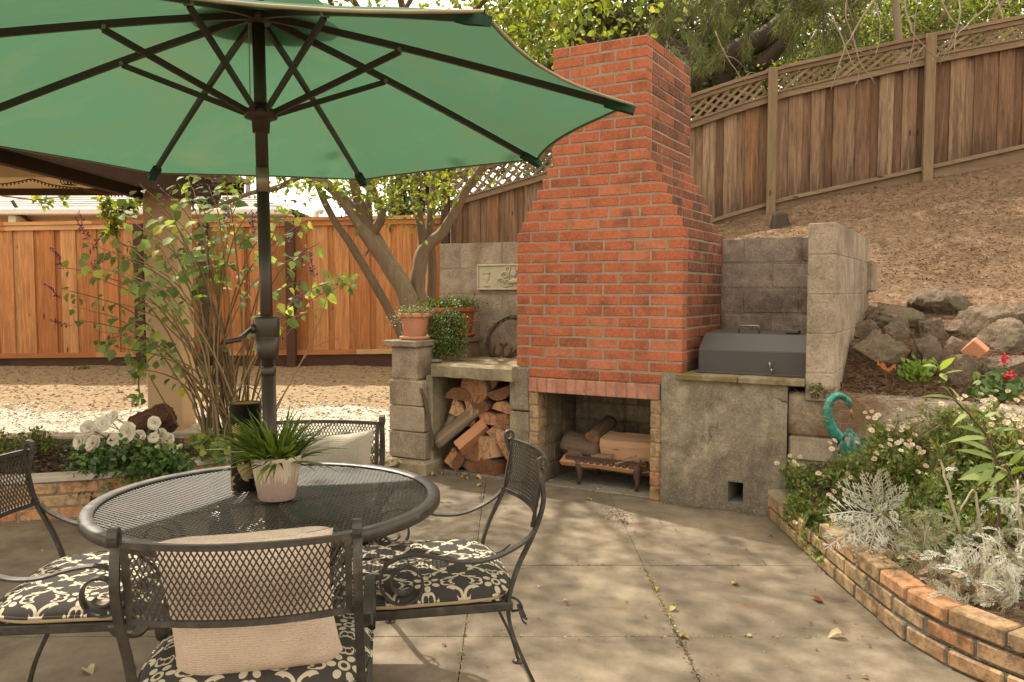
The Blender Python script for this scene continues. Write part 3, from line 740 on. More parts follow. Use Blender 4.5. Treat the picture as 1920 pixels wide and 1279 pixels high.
# -- curved low brick wall round the flower bed on the right
PW = [(1.505, 4.80), (1.490, 4.4), (1.478, 3.9), (1.478, 3.45), (1.49, 3.04), (1.545, 2.83), (1.62, 2.68), (1.75, 2.45), (1.95, 2.2), (2.3, 1.9), (2.8, 1.6)]
def polyline(pts, step):
    P = [Vector((*p, 0)) for p in pts]; out = [P[0]]; 
    L = [0]
    for a, b in zip(P[:-1], P[1:]): L.append(L[-1]+(b-a).length)
    n = int(L[-1]/step); r = []
    for i in range(n+1):
        s = L[-1]*i/n; k = max(j for j in range(len(L)-1) if L[j] <= s+1e-9)
        r.append(P[k].lerp(P[k+1], (s-L[k])/(L[k+1]-L[k])))
    return r
bw = thing('brick_planter_wall', 'low curved wall of old tan and orange bricks edging the flower bed', 'planter wall', (1.49, 3.9, 0))
def planter():
    mb = MB(); mo = MB(); hh = .073
    for r in range(3):
        pts = polyline(PW, .012); k = 9 if r % 2 else 0; step = 18
        i = k-step if k else 0
        idx = list(range(i, len(pts)-1, step))
        for a in idx:
            b = min(a+step, len(pts)-1); a = max(a, 0)
            if b-a < 4: continue
            p, q = pts[a], pts[b]; d = (q-p); L = d.length; d.normalize(); nrm = Vector((-d.y, d.x, 0))   # toward the bed
            # (q - p) runs toward the camera; the bed lies on its left hand
            if r == 2 and p.y > 4.1: continue
            M = Matrix(((d.x, nrm.x, 0, p.x), (d.y, nrm.y, 0, p.y), (0, 0, 1, 0), (0, 0, 0, 1)))
            tl = random.choice([.22, .27, .3, .33, .36, .45, .5, .6, .72, .3]) if r else random.choice([.2, .25, .28, .32, .35, .42])
            o = random.uniform(-.004, .004)
            mb.box((.006+random.uniform(-.002, .003), o, r*hh+.006+random.uniform(-.002, .002)), (L-.006, .10+o, (r+1)*hh-.005+random.uniform(-.003, .002)), M, 0, tl, random.uniform(.004, .009))
            mo.box((-.002, .008, r*hh), (L+.002, .095, (r+1)*hh-(.014 if r == 2 else .004)), M, 0, .35)
    mb.build('brick_courses', M_TAN, bw); mo.build('mortar', m_conc('dark_mortar', [(0, (.08,.07,.055)), (1, (.18,.16,.12))], pits=.2), bw)
    c = MB(); pts = polyline(PW[:4], .06); V = []; 
    for i, p in enumerate(pts):
        d = (pts[min(i+1, len(pts)-1)]-pts[max(i-1, 0)]).normalized(); nr = Vector((-d.y, d.x, 0)); e = .145 if p.y > 4.1 else .2
        V += [p+nr*(-.004)+Vector((0, 0, e)), p+nr*.0+Vector((0, 0, e+.022+.006*nz(p.y, 1, 9, 2))), p+nr*.13+Vector((0, 0, e+.03+.008*nz(p.y, 3, 9, 2))), p+nr*.15+Vector((0, 0, e-.06))]
    c.add(V, [(i*4+k, i*4+k+1, (i+1)*4+k+1, (i+1)*4+k) for i in range(len(pts)-1) for k in range(3) if pts[i].y > 4.12], 0, .4, True)
    c.add([V[0], V[1], V[2], V[3]], [(0, 3, 2, 1)], 0, .4)
    c.build('mortar_cap', M_MOSSC, bw)
planter()
# soil of the right bed
def bed_z(x, y):
    p = toF(Vector((x, y, 0)))
    return .15 + .10*min(1, max(0, (x-1.5)/.5)) + .12*min(1, max(0, (p.y+1.2)/1.1)) + .016*nz(x, y, 4, 9) + .01*nz(x, y, 13, 9)
def bed_mesh():
    xs = np.linspace(1.5, 5.0, 60); ys = np.linspace(1.3, 5.0, 70); nx, ny = len(xs), len(ys)
    wl = np.array(PW)[::-1]; V = []; ok = []
    for y in ys:
        xe = np.interp(y, wl[:, 1], wl[:, 0])
        for x in xs:
            p = toF(Vector((x, y, 0))); xx = max(x, xe+.07); V.append((xx, y, bed_z(xx, y))); ok.append(p.y < .08)
    ok = np.array(ok).reshape(ny, nx); i = np.arange(nx*ny).reshape(ny, nx)
    good = ok[:-1,:-1] & ok[:-1,1:] & ok[1:,1:] & ok[1:,:-1]
    np_mesh('bed_soil', np.array(V), np.stack([i[:-1,:-1], i[:-1,1:], i[1:,1:], i[1:,:-1]], -1)[good], M_BED, smooth=True, kind='structure')
bed_mesh()
# -- brick edged bed on the left
LW = [(-6.5, 4.35), (-4.2, 4.52), (-2.92, 4.66), (-2.45, 4.80), (-2.20, 4.93), (-2.0, 5.15), (-1.55, 5.75), (-1.25, 6.3)]
lw = thing('brick_bed_edging', 'brick edging with pale coping round the rose bed behind the left chair', 'bed edging', (-2.7, 4.7, 0))
def left_edge():
    mb = MB(); mo = MB(); cp = MB(); pts = polyline(LW, .012); step = 18
    for r in range(3):
        for a in range(9 if r % 2 else 0, len(pts)-1, step):
            b = min(a+step, len(pts)-1)
            if b-a < 4: continue
            p, q = pts[a], pts[b]; d = q-p; L = d.length; d.normalize(); nrm = Vector((-d.y, d.x, 0))
            M = Matrix(((d.x, nrm.x, 0, p.x), (d.y, nrm.y, 0, p.y), (0, 0, 1, 0), (0, 0, 0, 1)))
            mb.box((.006, 0, r*.075+.006), (L-.006, .1, (r+1)*.075-.004), M, 0, random.choice([.3, .5, .6, .7, .8]), .006)
            mo.box((-.002, .008, r*.075), (L+.002, .095, (r+1)*.075-.002), M, 0, .4)
    for a in range(0, len(pts)-1, 34):
        b = min(a+34, len(pts)-1); p, q = pts[a], pts[b]; d = q-p; L = d.length; d.normalize(); nrm = Vector((-d.y, d.x, 0))
        M = Matrix(((d.x, nrm.x, 0, p.x), (d.y, nrm.y, 0, p.y), (0, 0, 1, 0), (0, 0, 0, 1)))
        cp.box((.0, -.012, .227), (L+.004, .12, .262+random.uniform(-.001, .001)), M, 0, .8, .006)
    mb.build('brick_courses', M_TAN, lw); mo.build('mortar', M_MORT, lw); cp.build('coping', m_plain('pale_coping', (.42,.37,.30), .85, bump=.2, dark=(.2,.16,.12)), lw)
left_edge()
def lbed_mesh():
    wl = np.array(LW); xs = np.linspace(-6.4, -1.3, 70); n = 26; V = []
    for x in xs:
        y0 = np.interp(x, wl[:, 0], wl[:, 1])+.06
        for j in range(n):
            y = y0 + (6.75-y0)*j/(n-1); V.append((x, y, .215+.015*nz(x, y, 5, 2)+.012*nz(x, y, 15, 2) - .08*(j/(n-1))))
    i = np.arange(len(xs)*n).reshape(len(xs), n)
    np_mesh('mulch_bed', np.array(V), np.stack([i[:-1,:-1], i[1:,:-1], i[1:,1:], i[:-1,1:]], -1).reshape(-1, 4), M_BED, smooth=True, kind='structure')
lbed_mesh()
# ------------------------------------------------------------------ new orange board fence along the yard
FY = 10.4
of = thing('board_fence', 'new orange cedar board fence with brown posts across the gravel yard', 'fence', (-4.4, FY, .3))
def orange_fence():
    top = lambda x: 2.165 + (x+6.44)*.0165
    bot = lambda x: .50 + (x+6.44)*.012
    b = MB(); x = -9.6; k = 0
    while x < -.86:
        wd = random.uniform(.135, .145)
        if k % 2 == 0: w_, dy = .19, 0.0
        else: w_, dy = .13, .022
        x1 = min(x + (w_ - .012 if k % 2 == 0 else .085), -.84)
        xa, xb = (x, x+w_) if k % 2 == 0 else (x-.03, x+.115)
        xb = min(xb, -.83)
        zt, zb = top(x), bot(x)
        b.box((xa, FY+dy, zb), (xb, FY+dy+.019, zt), None, 0, min(1, max(0, random.gauss(.45, .36))), .003)
        x = x1; k += 1
    b.build('boards', M_CEDAR, of)
    r = MB(); 
    def rail(z0, z1, y0, y1, xs=(-9.6, -.86), n=8):
        for i in range(n):
            a = xs[0]+(xs[1]-xs[0])*i/n; c = xs[0]+(xs[1]-xs[0])*(i+1)/n
            V = [(a, y0, z0(a)), (c, y0, z0(c)), (c, y0, z1(c)), (a, y0, z1(a)), (a, y1, z0(a)), (c, y1, z0(c)), (c, y1, z1(c)), (a, y1, z1(a))]
            r.add(V, [(0,1,2,3), (3,2,6,7), (1,0,4,5), (5,4,7,6), (0,3,7,4), (2,1,5,6)], 0, random.random())
    rail(lambda x: top(x)-.012, lambda x: top(x)+.03, FY-.05, FY+.06)
    rail(lambda x: top(x)-.075, lambda x: top(x)-.014, FY-.028, FY-.002)
    r.build('top_rail', M_CEDARX, of)
    r = MB(); rail(lambda x: bot(x)-.005, lambda x: bot(x)+.055, FY-.035, FY-.002); r.build('bottom_rail', M_CEDARX, of)
    r = MB(); rail(lambda x: .22, lambda x: bot(x)-.008, FY-.012, FY+.03); r.build('kick_board', M_STAINX, of)
    for px in (-60, 263, 384, 546):
        X = at(px, 550, FY-.06).x; p = MB(); p.box((X-.055, FY-.115, .2), (X+.055, FY-.030, top(X)-.016), None, 0, random.random(), .006); p.build('post', M_STAINP, of)
orange_fence()

# ------------------------------------------------------------------ old grey fence with lattice climbing the hill
P0 = at(838, 400, 10.40); P1 = at(1920, 300, 8.85)
FD = Vector((P1.x-P0.x, P1.y-P0.y, 0)); FL = FD.length; FD.normalize(); FN = Vector((FD.y, -FD.x, 0))   # FN toward the camera
OM = Matrix(((FD.x, -FN.x, 0, P0.x), (FD.y, -FN.y, 0, P0.y), (0, 0, 1, 0), (0, 0, 0, 1)))
def ofp(px, py):
    r = ray(px, py); t = (P0-CAMP).dot(FN)/r.dot(FN); p = CAMP+r*t; return ((p-P0).dot(FD), p.z)
def curve(pts):
    a = sorted(ofp(*p) for p in pts); xs = [q[0] for q in a]; zs = [q[1] for q in a]
    def f(s):
        if s < xs[0]: return zs[0] + (s-xs[0])*(zs[1]-zs[0])/(xs[1]-xs[0])
        if s > xs[-1]: return zs[-1] + (s-xs[-1])*(zs[-1]-zs[-2])/(xs[-1]-xs[-2])
        return float(np.interp(s, xs, zs))
    return f
F_RAIL = curve([(870, 374), (1030, 327), (1300, 232), (1445, 181), (1735, 113), (1920, 78)])
F_LAT = curve([(870, 322), (1010, 281), (1296, 184), (1440, 136), (1736, 72), (1920, 36)])
F_BOT = curve([(1345, 410), (1445, 378), (1724, 317), (1920, 273)])
gf = thing('lattice_fence', 'old weathered brown board fence with lattice top climbing the slope', 'fence', tuple(OM @ Vector((4, 0, 1.8))), math.atan2(FD.y, FD.x))
def old_fence():
    S_END = 9.2
    b = MB(); s = .05; k = 0
    while s < S_END:
        w_ = .145; dy = 0 if k % 2 == 0 else .020
        xa, xb = (s, s+w_) if k % 2 == 0 else (s-.03, s+.125)
        za, zb = F_BOT(s)-.02, F_BOT(s+w_)-.02
        ta, tb = F_RAIL(xa)-.01, F_RAIL(xb)-.01
        tl = random.uniform(-.006, .006)
        V = [(xa, dy, za), (xb, dy+tl, zb), (xb, dy+.02+tl, zb), (xa, dy+.02, za), (xa, dy, ta), (xb, dy+tl, tb), (xb, dy+.02+tl, tb), (xa, dy+.02, ta)]
        b.add(V, [(0,3,2,1), (4,5,6,7), (0,1,5,4), (1,2,6,5), (2,3,7,6), (3,0,4,7)], 0, min(1, max(0, random.gauss(.5 if k % 2 == 0 else .33, .26))), False, OM)
        s += .145 if k % 2 == 0 else .09; k += 1
    bo = b.build('boards', M_OLD, gf); ha = bo.data.attributes.new('hgt', 'FLOAT', 'POINT'); ha.data.foreach_set('value', ([0.0]*4+[1.0]*4)*(len(bo.data.vertices)//8))
    def rail(nm, f, h0, h1, y0, y1, m=M_OLDX, s0=0.0):
        r = MB(); n = 16
        for i in range(n):
            a = s0+(S_END-s0)*i/n; c = s0+(S_END-s0)*(i+1)/n
            V = [(a, y0, f(a)+h0), (c, y0, f(c)+h0), (c, y0, f(c)+h1), (a, y0, f(a)+h1), (a, y1, f(a)+h0), (c, y1, f(c)+h0), (c, y1, f(c)+h1), (a, y1, f(a)+h1)]
            r.add(V, [(0,1,2,3), (3,2,6,7), (1,0,4,5), (5,4,7,6), (0,3,7,4), (2,1,5,6)], 0, .3+.4*random.random(), False, OM)
        r.build(nm, m, gf)
    rail('middle_rail', F_RAIL, -.055, .012, -.045, -.004)
    rail('middle_cap', F_RAIL, .014, .034, -.06, .03)
    rail('top_rail', F_LAT, -.05, -.005, -.03, .03)
    rail('top_cap', F_LAT, -.003, .035, -.055, .055)
    rail('bottom_rail', F_BOT, -.03, .012, -.05, -.0045)
    rail('kick_board', F_BOT, -.42, .008, -.003, .03, M_OLDX, 2.4)
    posts = [ofp(838, 300)[0], ofp(1140, 300)[0], ofp(1446, 300)[0], ofp(1738, 250)[0], ofp(2040, 200)[0]]
    for i, s in enumerate(posts):
        p = MB(); p.box((s-.05, -.105, F_BOT(s)-.55), (s+.05, -.012, (F_LAT(s)+.02)), OM, 0, .2+.6*random.random(), .005)
        p.build('post', M_OLDP if i else M_STAINP, gf)
    for i in range(len(posts)-1):
        a, c = posts[i]+.05, posts[i+1]-.05
        L = MB(); H = .33
        z0 = lambda s: F_RAIL(s)+.025
        z1 = lambda s: F_LAT(s)-.02
        for sgn, y in ((1, -.008), (-1, .004)):
            s = a-H
            while s < c+H:
                pts = []
                n = 6
                for q in range(n+1):
                    ss = s + sgn*H*q/n
                    if a <= ss <= c: pts.append(Vector((ss, y, z0(ss)+(z1(ss)-z0(ss))*q/n)))
                if len(pts) > 1: L.tube(pts, .01, flat=((pts[-1]-pts[0]).cross(Vector((0, 1, 0))), .030, .007), caps=False, tint=random.random(), M=OM)
                s += .125
        L.build('lattice_panel', M_OLDX, gf)
old_fence()

# ------------------------------------------------------------------ patio cover on the left
pc = thing('patio_cover', 'beige boarded patio cover with dark brown beams on a square beige post', 'patio cover', (-3.0, 7.2, 0))
M_BEIGE = m_plain('beige_paint', (.46,.32,.17), .7, bump=.12, nscale=3, namt=.18, dark=(.26,.17,.09))
M_CEIL = m_plain('beige_ceiling', (.58,.44,.26), .75, bump=.1, nscale=2, namt=.15, dark=(.36,.25,.14))
M_BEAM = m_wood('dark_brown_beam', [(0, (.040,.022,.014)), (1, (.065,.036,.022))], 'y', grain=.5, bump=.2)
M_BEAMX = m_wood('dark_brown_fascia', [(0, (.040,.022,.014)), (1, (.065,.036,.022))], 'x', grain=.5, bump=.2)
def cover():
    p = MB(); p.box((-3.165, 7.13, -.05), (-2.86, 7.44, 2.36), None, 0, .5, .010); p.build('post', M_BEIGE, pc)
    def beam(x0, x1, y1, z0, z1, tail):
        b = MB(); poly = [(2.2, z0), (y1-tail, z0), (y1, z0+tail*.9), (y1, z1), (2.2, z1)] if tail else [(2.2, z0), (y1, z0), (y1, z1), (2.2, z1)]
        b.prism(poly, x0, x1, axis='x'); b.build('beam', M_BEAM, pc)
    beam(-3.235, -3.17, 7.45, 2.13, 2.36, 0); beam(-2.855, -2.79, 8.0, 2.13, 2.36, .12)
    c = MB()
    for i in range(40):
        x0 = -9.0+.145*i
        if x0 > -3.36: break
        c.box((x0, 2.0, 2.365), (x0+.143, 8.4, 2.385), None, 0, random.random(), .002)
    c.build('ceiling_boards', M_CEIL, pc)
    f = MB(); f.box((-9.0, 8.36, 2.30), (-2.7, 8.42, 2.42), None, 0, .5, .004); f.build('fascia', M_BEAMX, pc)
    r = MB(); r.box((-9.0, 1.9, 2.42), (-2.65, 8.5, 2.45), None, 0, .5); r.build('roof_deck', m_plain('roof_felt', (.22,.20,.18), .9), pc)
    for y in (3.6, 5.2, 6.8):
        b = MB(); b.box((-9, y, 2.26), (-3.24, y+.07, 2.363), None, 0, .5, .004); b.build('rafter', M_CEIL, pc)
cover()
def string_light():
    m = MB(); pts = []
    A = at(-40, 345, 7.4); B_ = at(60, 335, 7.4); Cc = at(150, 352, 7.3); D = at(235, 364, 7.2)
    ctl = [A, B_, Cc, D]; n = 40
    for i in range(n+1):
        t = 3*i/n; k = min(int(t), 2); q = t-k; p = ctl[k].lerp(ctl[k+1], q) + Vector((0, 0, -.02*math.sin(q*PI)))
        pts.append(p)
    m.tube(pts, .006, 6)
    for i in range(1, n, 1): m.lathe([(.002, 0), (.007, -.006), (.008, -.016), (.002, -.024)], 6, pts[i], 0)
    tag(m.build('light_string', m_plain('rusty_cord', (.15,.06,.03), .6)), 'thin brown string of tiny lights drooping under the patio cover ceiling', 'string light')
    h = MB(); c = at(128, 330, 6.6)
    for j in range(4):
        h.tube([c+Vector((.02*j-.03+.035*math.cos(a), .01*j, -.03+.04*math.sin(a))) for a in np.linspace(2.6, 6.6, 14)], .004, 6)
    h.tube([c+Vector((0, 0, -.01)), c+Vector((-.01, .01, .06)), Vector((c.x-.01, c.y+.01, 2.37))], .004, 6)
    tag(h.build('wire_coil', m_plain('black_wire', (.02,.017,.015), .5)), 'small black wire coil hanging under the patio cover', 'wire coil')
string_light()

# ------------------------------------------------------------------ neighbour's house beyond the fence
nh = thing('neighbour_house', 'single storey beige house with pale shingle roof beyond the orange fence', 'house', (-10, 17.2, 0))
def house():
    w_ = MB(); w_.box((-20, 17.6, 0), (-5.2, 24, 2.95), None, 0, .5); w_.build('wall', M_BEIGE, nh)
    k = NT('shingles'); t = k.attr(); n = k.noise(3, 4); c = k.ramp(k.math('ADD', k.math('MULTIPLY', t, .7), k.math('MULTIPLY', n, .3)), [(.1, (.27,.25,.23)), (.5, (.42,.39,.36)), (.9, (.55,.51,.47))])
    ms = k.end(k.bsdf(c, .9, None, 0, .1))
    r = MB(); n = 12; y0, z0, y1, z1 = 17.0, 3.02, 20.4, 3.95; xe0, xe1 = -4.55, -7.6
    for i in range(n):
        f0, f1 = i/n, (i+1)/n; ya, yb = y0+(y1-y0)*f0, y0+(y1-y0)*f1; za, zb = z0+(z1-z0)*f0+.03, z0+(z1-z0)*f1
        xa, xb = xe0+(xe1-xe0)*f0, xe0+(xe1-xe0)*f1
        x = -21.0 - random.random()
        while x < xa:
            x2 = min(x+random.uniform(.25, .5), xa); xb2 = min(x2, xb if x2 >= xa-1e-6 else x2)
            r.add([(x, ya, za), (x2, ya, za), (xb2, yb, zb), (x, yb, zb), (x, ya, za-.03), (x2, ya, za-.03)], [(0, 1, 2, 3), (4, 5, 1, 0)], 0, random.random())
            x = x2
        r.add([(xa, ya, za), (xe0+(xe0-xa)*0, ya+0, za-.001), (xb, 24-(yb-17)*.2, zb), (xb, yb, zb)], [(0, 2, 3)], 0, .4)
    r.add([(xe0, y0, z0), (xe0, 24, z0), (xe1, y1, z1)], [(0, 1, 2)], 0, .5)
    r.add([(-21, 24, z0), (-21, y1, z1), (xe1, y1, z1), (xe0, 24, z0)], [(0, 1, 2, 3)], 0, .5)
    r.build('roof', ms, nh)
    wt = m_plain('white_trim', (.66,.60,.52), .6)
    g = MB(); g.box((-21, 16.9, 2.90), (-4.5, 17.0, 3.03), None, 0, .5, .02); g.box((-21, 17.0, 2.92), (-4.6, 17.6, 2.945), None, 0, .5); g.build('gutter', wt, nh)
    for x0, x1 in ((-12.4, -10.35), (-8.95, -6.35)):
        f = MB(); f.box((x0, 17.52, 1.0), (x1, 17.595, 2.42), None, 0, .5, .01); o = f.build('window', wt, nh)
        q = MB(); q.box((x0+.12, 17.505, 1.1), (x1-.12, 17.518, 2.25), None, 0, .5); q.build('pane', m_plain('dark_glass', (.05,.06,.06), .1, spec=.6, namt=0), o)
    d = MB(); d.tube([at(22, 375, 16.95), at(36, 398, 17.1), at(52, 412, 17.45), at(62, 418, 17.5), Vector((at(64, 430, 17.5).x, 17.5, .2))], .035, 8); d.build('downpipe', m_plain('dark_pipe', (.04,.03,.025), .5), nh)
    b = MB(); b.box((at(29, 400, 17.2).x-.07, 17.05, 2.58), (at(29, 400, 17.2).x+.09, 17.55, 2.90), None, 0, .5, .01); b.build('bracket', wt, nh)
house()
def vent_pipe():
    m = MB(); p = at(592, 404, 15.0); m.tube([Vector((p.x, 15, .2)), Vector((p.x, 15, p.z-.01)), Vector((p.x+.01, 15, p.z+.06)), Vector((p.x+.07, 15, p.z+.09)), Vector((p.x+.12, 15, p.z+.05))], .055, 10)
    tag(m.build('vent_pipe', m_plain('white_pipe', (.7,.68,.64), .5)), 'white bent vent pipe rising beyond the orange fence', 'vent pipe')
    m = MB(); p = at(465, 340, 40.0); m.tube([Vector((p.x, 40, 0)), Vector((p.x, 40, 8.2))], [.16, .11], 8); m.box((p.x-.9, 39.9, 7.3), (p.x+.9, 40.05, 7.45)); 
    tag(m.build('utility_pole', m_plain('grey_pole', (.22,.20,.18), .9)), 'thin wooden utility pole against the white sky', 'utility pole')
vent_pipe()

# ------------------------------------------------------------------ trees
M_BARK = m_wood('smooth_bark', [(0, (.15,.105,.062)), (.5, (.21,.155,.092)), (1, (.27,.20,.125))], 'z', grain=.8, bump=.5)
M_BARKD = m_wood('dark_bark', [(0, (.045,.032,.022)), (1, (.08,.058,.04))], 'z', grain=.8, bump=.8)
M_LIME = m_leaf('lime_leaf', [(0, (.09,.14,.018)), (.5, (.165,.225,.032)), (.85, (.27,.31,.05)), (1, (.36,.29,.06))], trans=.42)
M_OAK = m_leaf('oak_leaf', [(0, (.026,.040,.010)), (.5, (.072,.094,.022)), (.85, (.15,.175,.042)), (1, (.32,.33,.085))], trans=.28, rough=.4)
M_PINE = m_leaf('pine_needle', [(0, (.08,.105,.038)), (.5, (.155,.19,.065)), (.9, (.23,.265,.10)), (1, (.27,.22,.09))], trans=.3)
M_SHRUB = m_leaf('shrub_leaf', [(0, (.055,.08,.016)), (.5, (.13,.17,.036)), (.85, (.24,.28,.06)), (1, (.38,.39,.10))], trans=.4)
def limb(mb, pts, rads, n=8, sub=4, wob=.015, mi=0):
    """smooth tapering limb through control points"""
    P = [Vector(p) for p in pts]; out = []; R = []
    for i in range(len(P)-1):
        p0 = P[max(i-1, 0)]; p1 = P[i]; p2 = P[i+1]; p3 = P[min(i+2, len(P)-1)]
        for j in range(sub):
            t = j/sub
            q = .5*((2*p1)+(p2-p0)*t+(2*p0-5*p1+4*p2-p3)*t*t+(3*p1-p0-3*p2+p3)*t**3)
            r = rads[i]+(rads[i+1]-rads[i])*t
            out.append(q+Vector((random.uniform(-1, 1), random.uniform(-1, 1), random.uniform(-1, 1)))*wob*r*3); R.append(r*(1+random.uniform(-.06, .06)))
    out.append(P[-1]); R.append(rads[-1])
    mb.tube(out, R, n, mi, random.random())
    return out
mt = thing('multi_stem_tree', 'smooth barked tree with many leaning stems and lime leaves behind the flower pots', 'tree', tuple(at(775, 640, 7.9)*1.0)[:2]+(.1,))
def myrtle():
    tr = MB(); Y = 7.9
    def A(x, y, dy=0): return at(x, y, Y+dy)
    base = at(775, 560, Y); gz = .15
    def stem(l, n=9):
        pts = [A(p[0], p[1], p[3] if len(p) > 3 else 0) for p in l]; return limb(tr, pts, [p[2] for p in l], n)
    tips = []
    G = lambda x, dy=0: (x, 792, .0, dy)
    for l in ([(790, 770, .12), (782, 650, .105), (765, 560, .095), (735, 505, .088), (700, 455, .082), (680, 428, .07), (652, 385, .058), (612, 345, .05), (565, 327, .042), (500, 310, .036), (420, 305, .03), (330, 290, .02)],
              [(700, 455, .06), (686, 420, .055), (668, 360, .047, -.1), (655, 300, .04, -.2), (650, 230, .03, -.3), (640, 150, .02, -.5)],
              [(693, 445, .05), (716, 405, .042), (705, 370, .036), (690, 320, .032), (700, 250, .026), (720, 160, .018)],
              [(716, 405, .02), (735, 375, .022), (765, 345, .018, -.1), (800, 300, .012, -.2)],
              [(770, 760, .06, .1), (757, 560, .058, .1), (738, 500, .05, .15), (705, 440, .043, .2), (690, 400, .04, .2), (700, 330, .035, .3), (740, 250, .025, .4)],
              [(770, 770, .05, -.1), (755, 640, .045, -.1), (730, 585, .042, -.1), (700, 530, .040, -.1), (655, 455, .037, -.05), (625, 410, .034, 0), (600, 360, .03, .1), (580, 300, .026, .2), (560, 220, .02, .2)],
              [(560, 332, .03), (520, 352, .026, -.1), (470, 362, .022, -.2), (420, 382, .018, -.3), (375, 395, .014, -.4)],
              [(535, 340, .016, -.1), (520, 315, .014, -.2), (500, 280, .011, -.2)],
              [(810, 770, .10, .2), (790, 600, .085, .2), (782, 545, .080, .2), (786, 505, .074, .2), (795, 468, .066, .2), (825, 440, .055, .2), (848, 405, .05, .15), (872, 360, .044, .1), (905, 310, .038, 0), (940, 240, .03, -.1), (965, 150, .022, -.2)],
              [(795, 468, .046, .2), (788, 420, .042, .25), (778, 370, .038, .3), (772, 310, .032, .3), (780, 200, .02, .3)],
              [(815, 770, .055, .5), (808, 600, .05, .5), (810, 500, .047, .5), (806, 430, .044, .5), (812, 360, .04, .5), (815, 300, .035, .5), (800, 200, .02, .5)],
              [(808, 400, .02, .5), (795, 360, .018, .4), (785, 320, .015, .3)], [(880, 350, .022, .1), (868, 320, .018, .1), (860, 280, .015, .1)],
              [(735, 510, .03), (728, 495, .022), (722, 490, .012)], [(700, 460, .02), (690, 470, .014), (684, 480, .008)]):
        tips.append(stem(l))
    # upper limbs spreading over the patio, out of the picture's top
    up = []
    for (a, b, c) in ((-2.9, 6.6, 4.0), (-2.0, 6.2, 4.6), (-1.2, 7.0, 4.9), (-.4, 6.9, 4.3), (.1, 7.4, 4.0), (-1.6, 8.4, 4.4), (-.6, 8.7, 4.2), (-2.6, 7.8, 4.2), (-1.0, 5.7, 4.2), (-1.6, 5.6, 4.3), (-2.6, 4.9, 4.1), (.8, 6.6, 4.4)):
        s = A(random.choice([650, 690, 740, 800]), 240, .1); e = Vector((a, b, c)); mpt = s.lerp(e, .5)+Vector((0, 0, .15))
        up.append(limb(tr, [s, mpt, e], [.035, .024, .009], 6))
    tr.build('trunk', M_BARK, mt)
    lv = LV()
    # clustered leaves: twigs carrying leaves
    def cluster(c, r, n, sz=.055):
        P = np.array(c)+RNG.normal(size=(n, 3))*np.array(r)
        D = rdir(n, -.35); N = rdir(n, 1.2)
        lv.add(P, D, N, sz*RNG.uniform(.7, 1.25, n), sz*.75*RNG.uniform(.8, 1.1, n), LEAF8)
    for (x, y, dy, rx, rz, n) in ((735, 345, -.25, .20, .16, 130), (765, 375, -.3, .15, .14, 90), (705, 350, -.3, .10, .12, 45), (790, 330, -.3, .16, .1, 70), (835, 350, 0, .10, .11, 60), (850, 330, 0, .08, .08, 40), (815, 375, 0, .07, .08, 30),
                             (600, 355, -.1, .16, .08, 75), (555, 375, -.15, .16, .10, 60), (640, 350, -.1, .10, .07, 40), (520, 340, -.2, .10, .08, 40), (430, 345, -.2, .12, .09, 55), (405, 365, -.3, .12, .08, 40), (470, 330, -.1, .1, .06, 30), (575, 340, 0, .15, .05, 40), (690, 375, -.2, .1, .06, 20),
                             (890, 320, .0, .08, .06, 22), (720, 385, -.3, .07, .06, 25)):
        cluster(at(x, y, Y+dy), (rx, .14, rz), n)
    # foliage seen top centre beside the umbrella corner
    for (x, y, dy, n) in ((930, 20, -.4, 120), (960, 45, -.5, 130), (985, 85, -.5, 100), (1010, 30, -.5, 120), (1030, 10, -.6, 90), (905, 0, -.4, 90), (945, 75, -.4, 70), (975, 115, -.4, 45), (1000, 140, -.4, 25), (1040, 55, -.5, 50), (1020, 180, -.1, 25), (1030, 75, -.5, 40)):
        cluster(at(x, y, Y+dy), (.16, .2, .12), n, .06)
    # crown above the frame: shades the patio
    def crown(C_, R_, ncl, nl, sz):
        for i in range(ncl):
            d = rdir(1)[0]*RNG.uniform(.35, 1)**.5; c = np.array(C_)+d*np.array(R_)
            if c[2] < 3.15: continue
            q = c-np.array(sd)*((c[2]-1.95)/sd.z)      # clusters that would shade the parasol are left out, keeping it evenly sunlit
            if math.hypot(q[0]+.73, q[1]-2.42) < 1.5: continue
            cluster(c, (.26, .26, .13), nl, sz)
    crown((-1.35, 6.9, 4.1), (2.3, 2.0, 1.05), 120, 40, .07); crown((-1.6, 6.4, 4.2), (1.3, .9, .6), 34, 46, .07); crown((.6, 6.6, 4.4), (1.3, 1.5, .8), 34, 40, .07)
    lv.build('crown', M_LIME, mt)
myrtle()

def blob_tree(name, label, cat, base, trunk, clumps, m, leaf, nper, mtrunk=None, tmpl=LEAF4, up=.3, wid=.5, extra=None, group=None):
    t = thing(name, label, cat, base, 0, group)
    tr = MB()
    for pts, rr in trunk: limb(tr, pts, rr, 8)
    if len(tr.v): tr.build('trunk', mtrunk or M_BARKD, t)
    lv = LV()
    for (c, r, k) in clumps:
        n = int(nper*k); c = np.array(c); r = np.array(r)
        sub = max(5, n//60)
        sc = c + rdir(sub)*(RNG.random((sub, 1))**.4)*r
        idx = RNG.integers(0, sub, n)
        P = sc[idx] + RNG.normal(size=(n, 3))*r*.17
        lv.add(P, rdir(n, -.2), rdir(n, up*3), leaf*RNG.uniform(.6, 1.3, n), leaf*wid*RNG.uniform(.8, 1.2, n), tmpl)
    if extra: extra(lv)
    lv.build('crown', m, t)
    return t
a3 = lambda x, y, Y: tuple(at(x, y, Y))
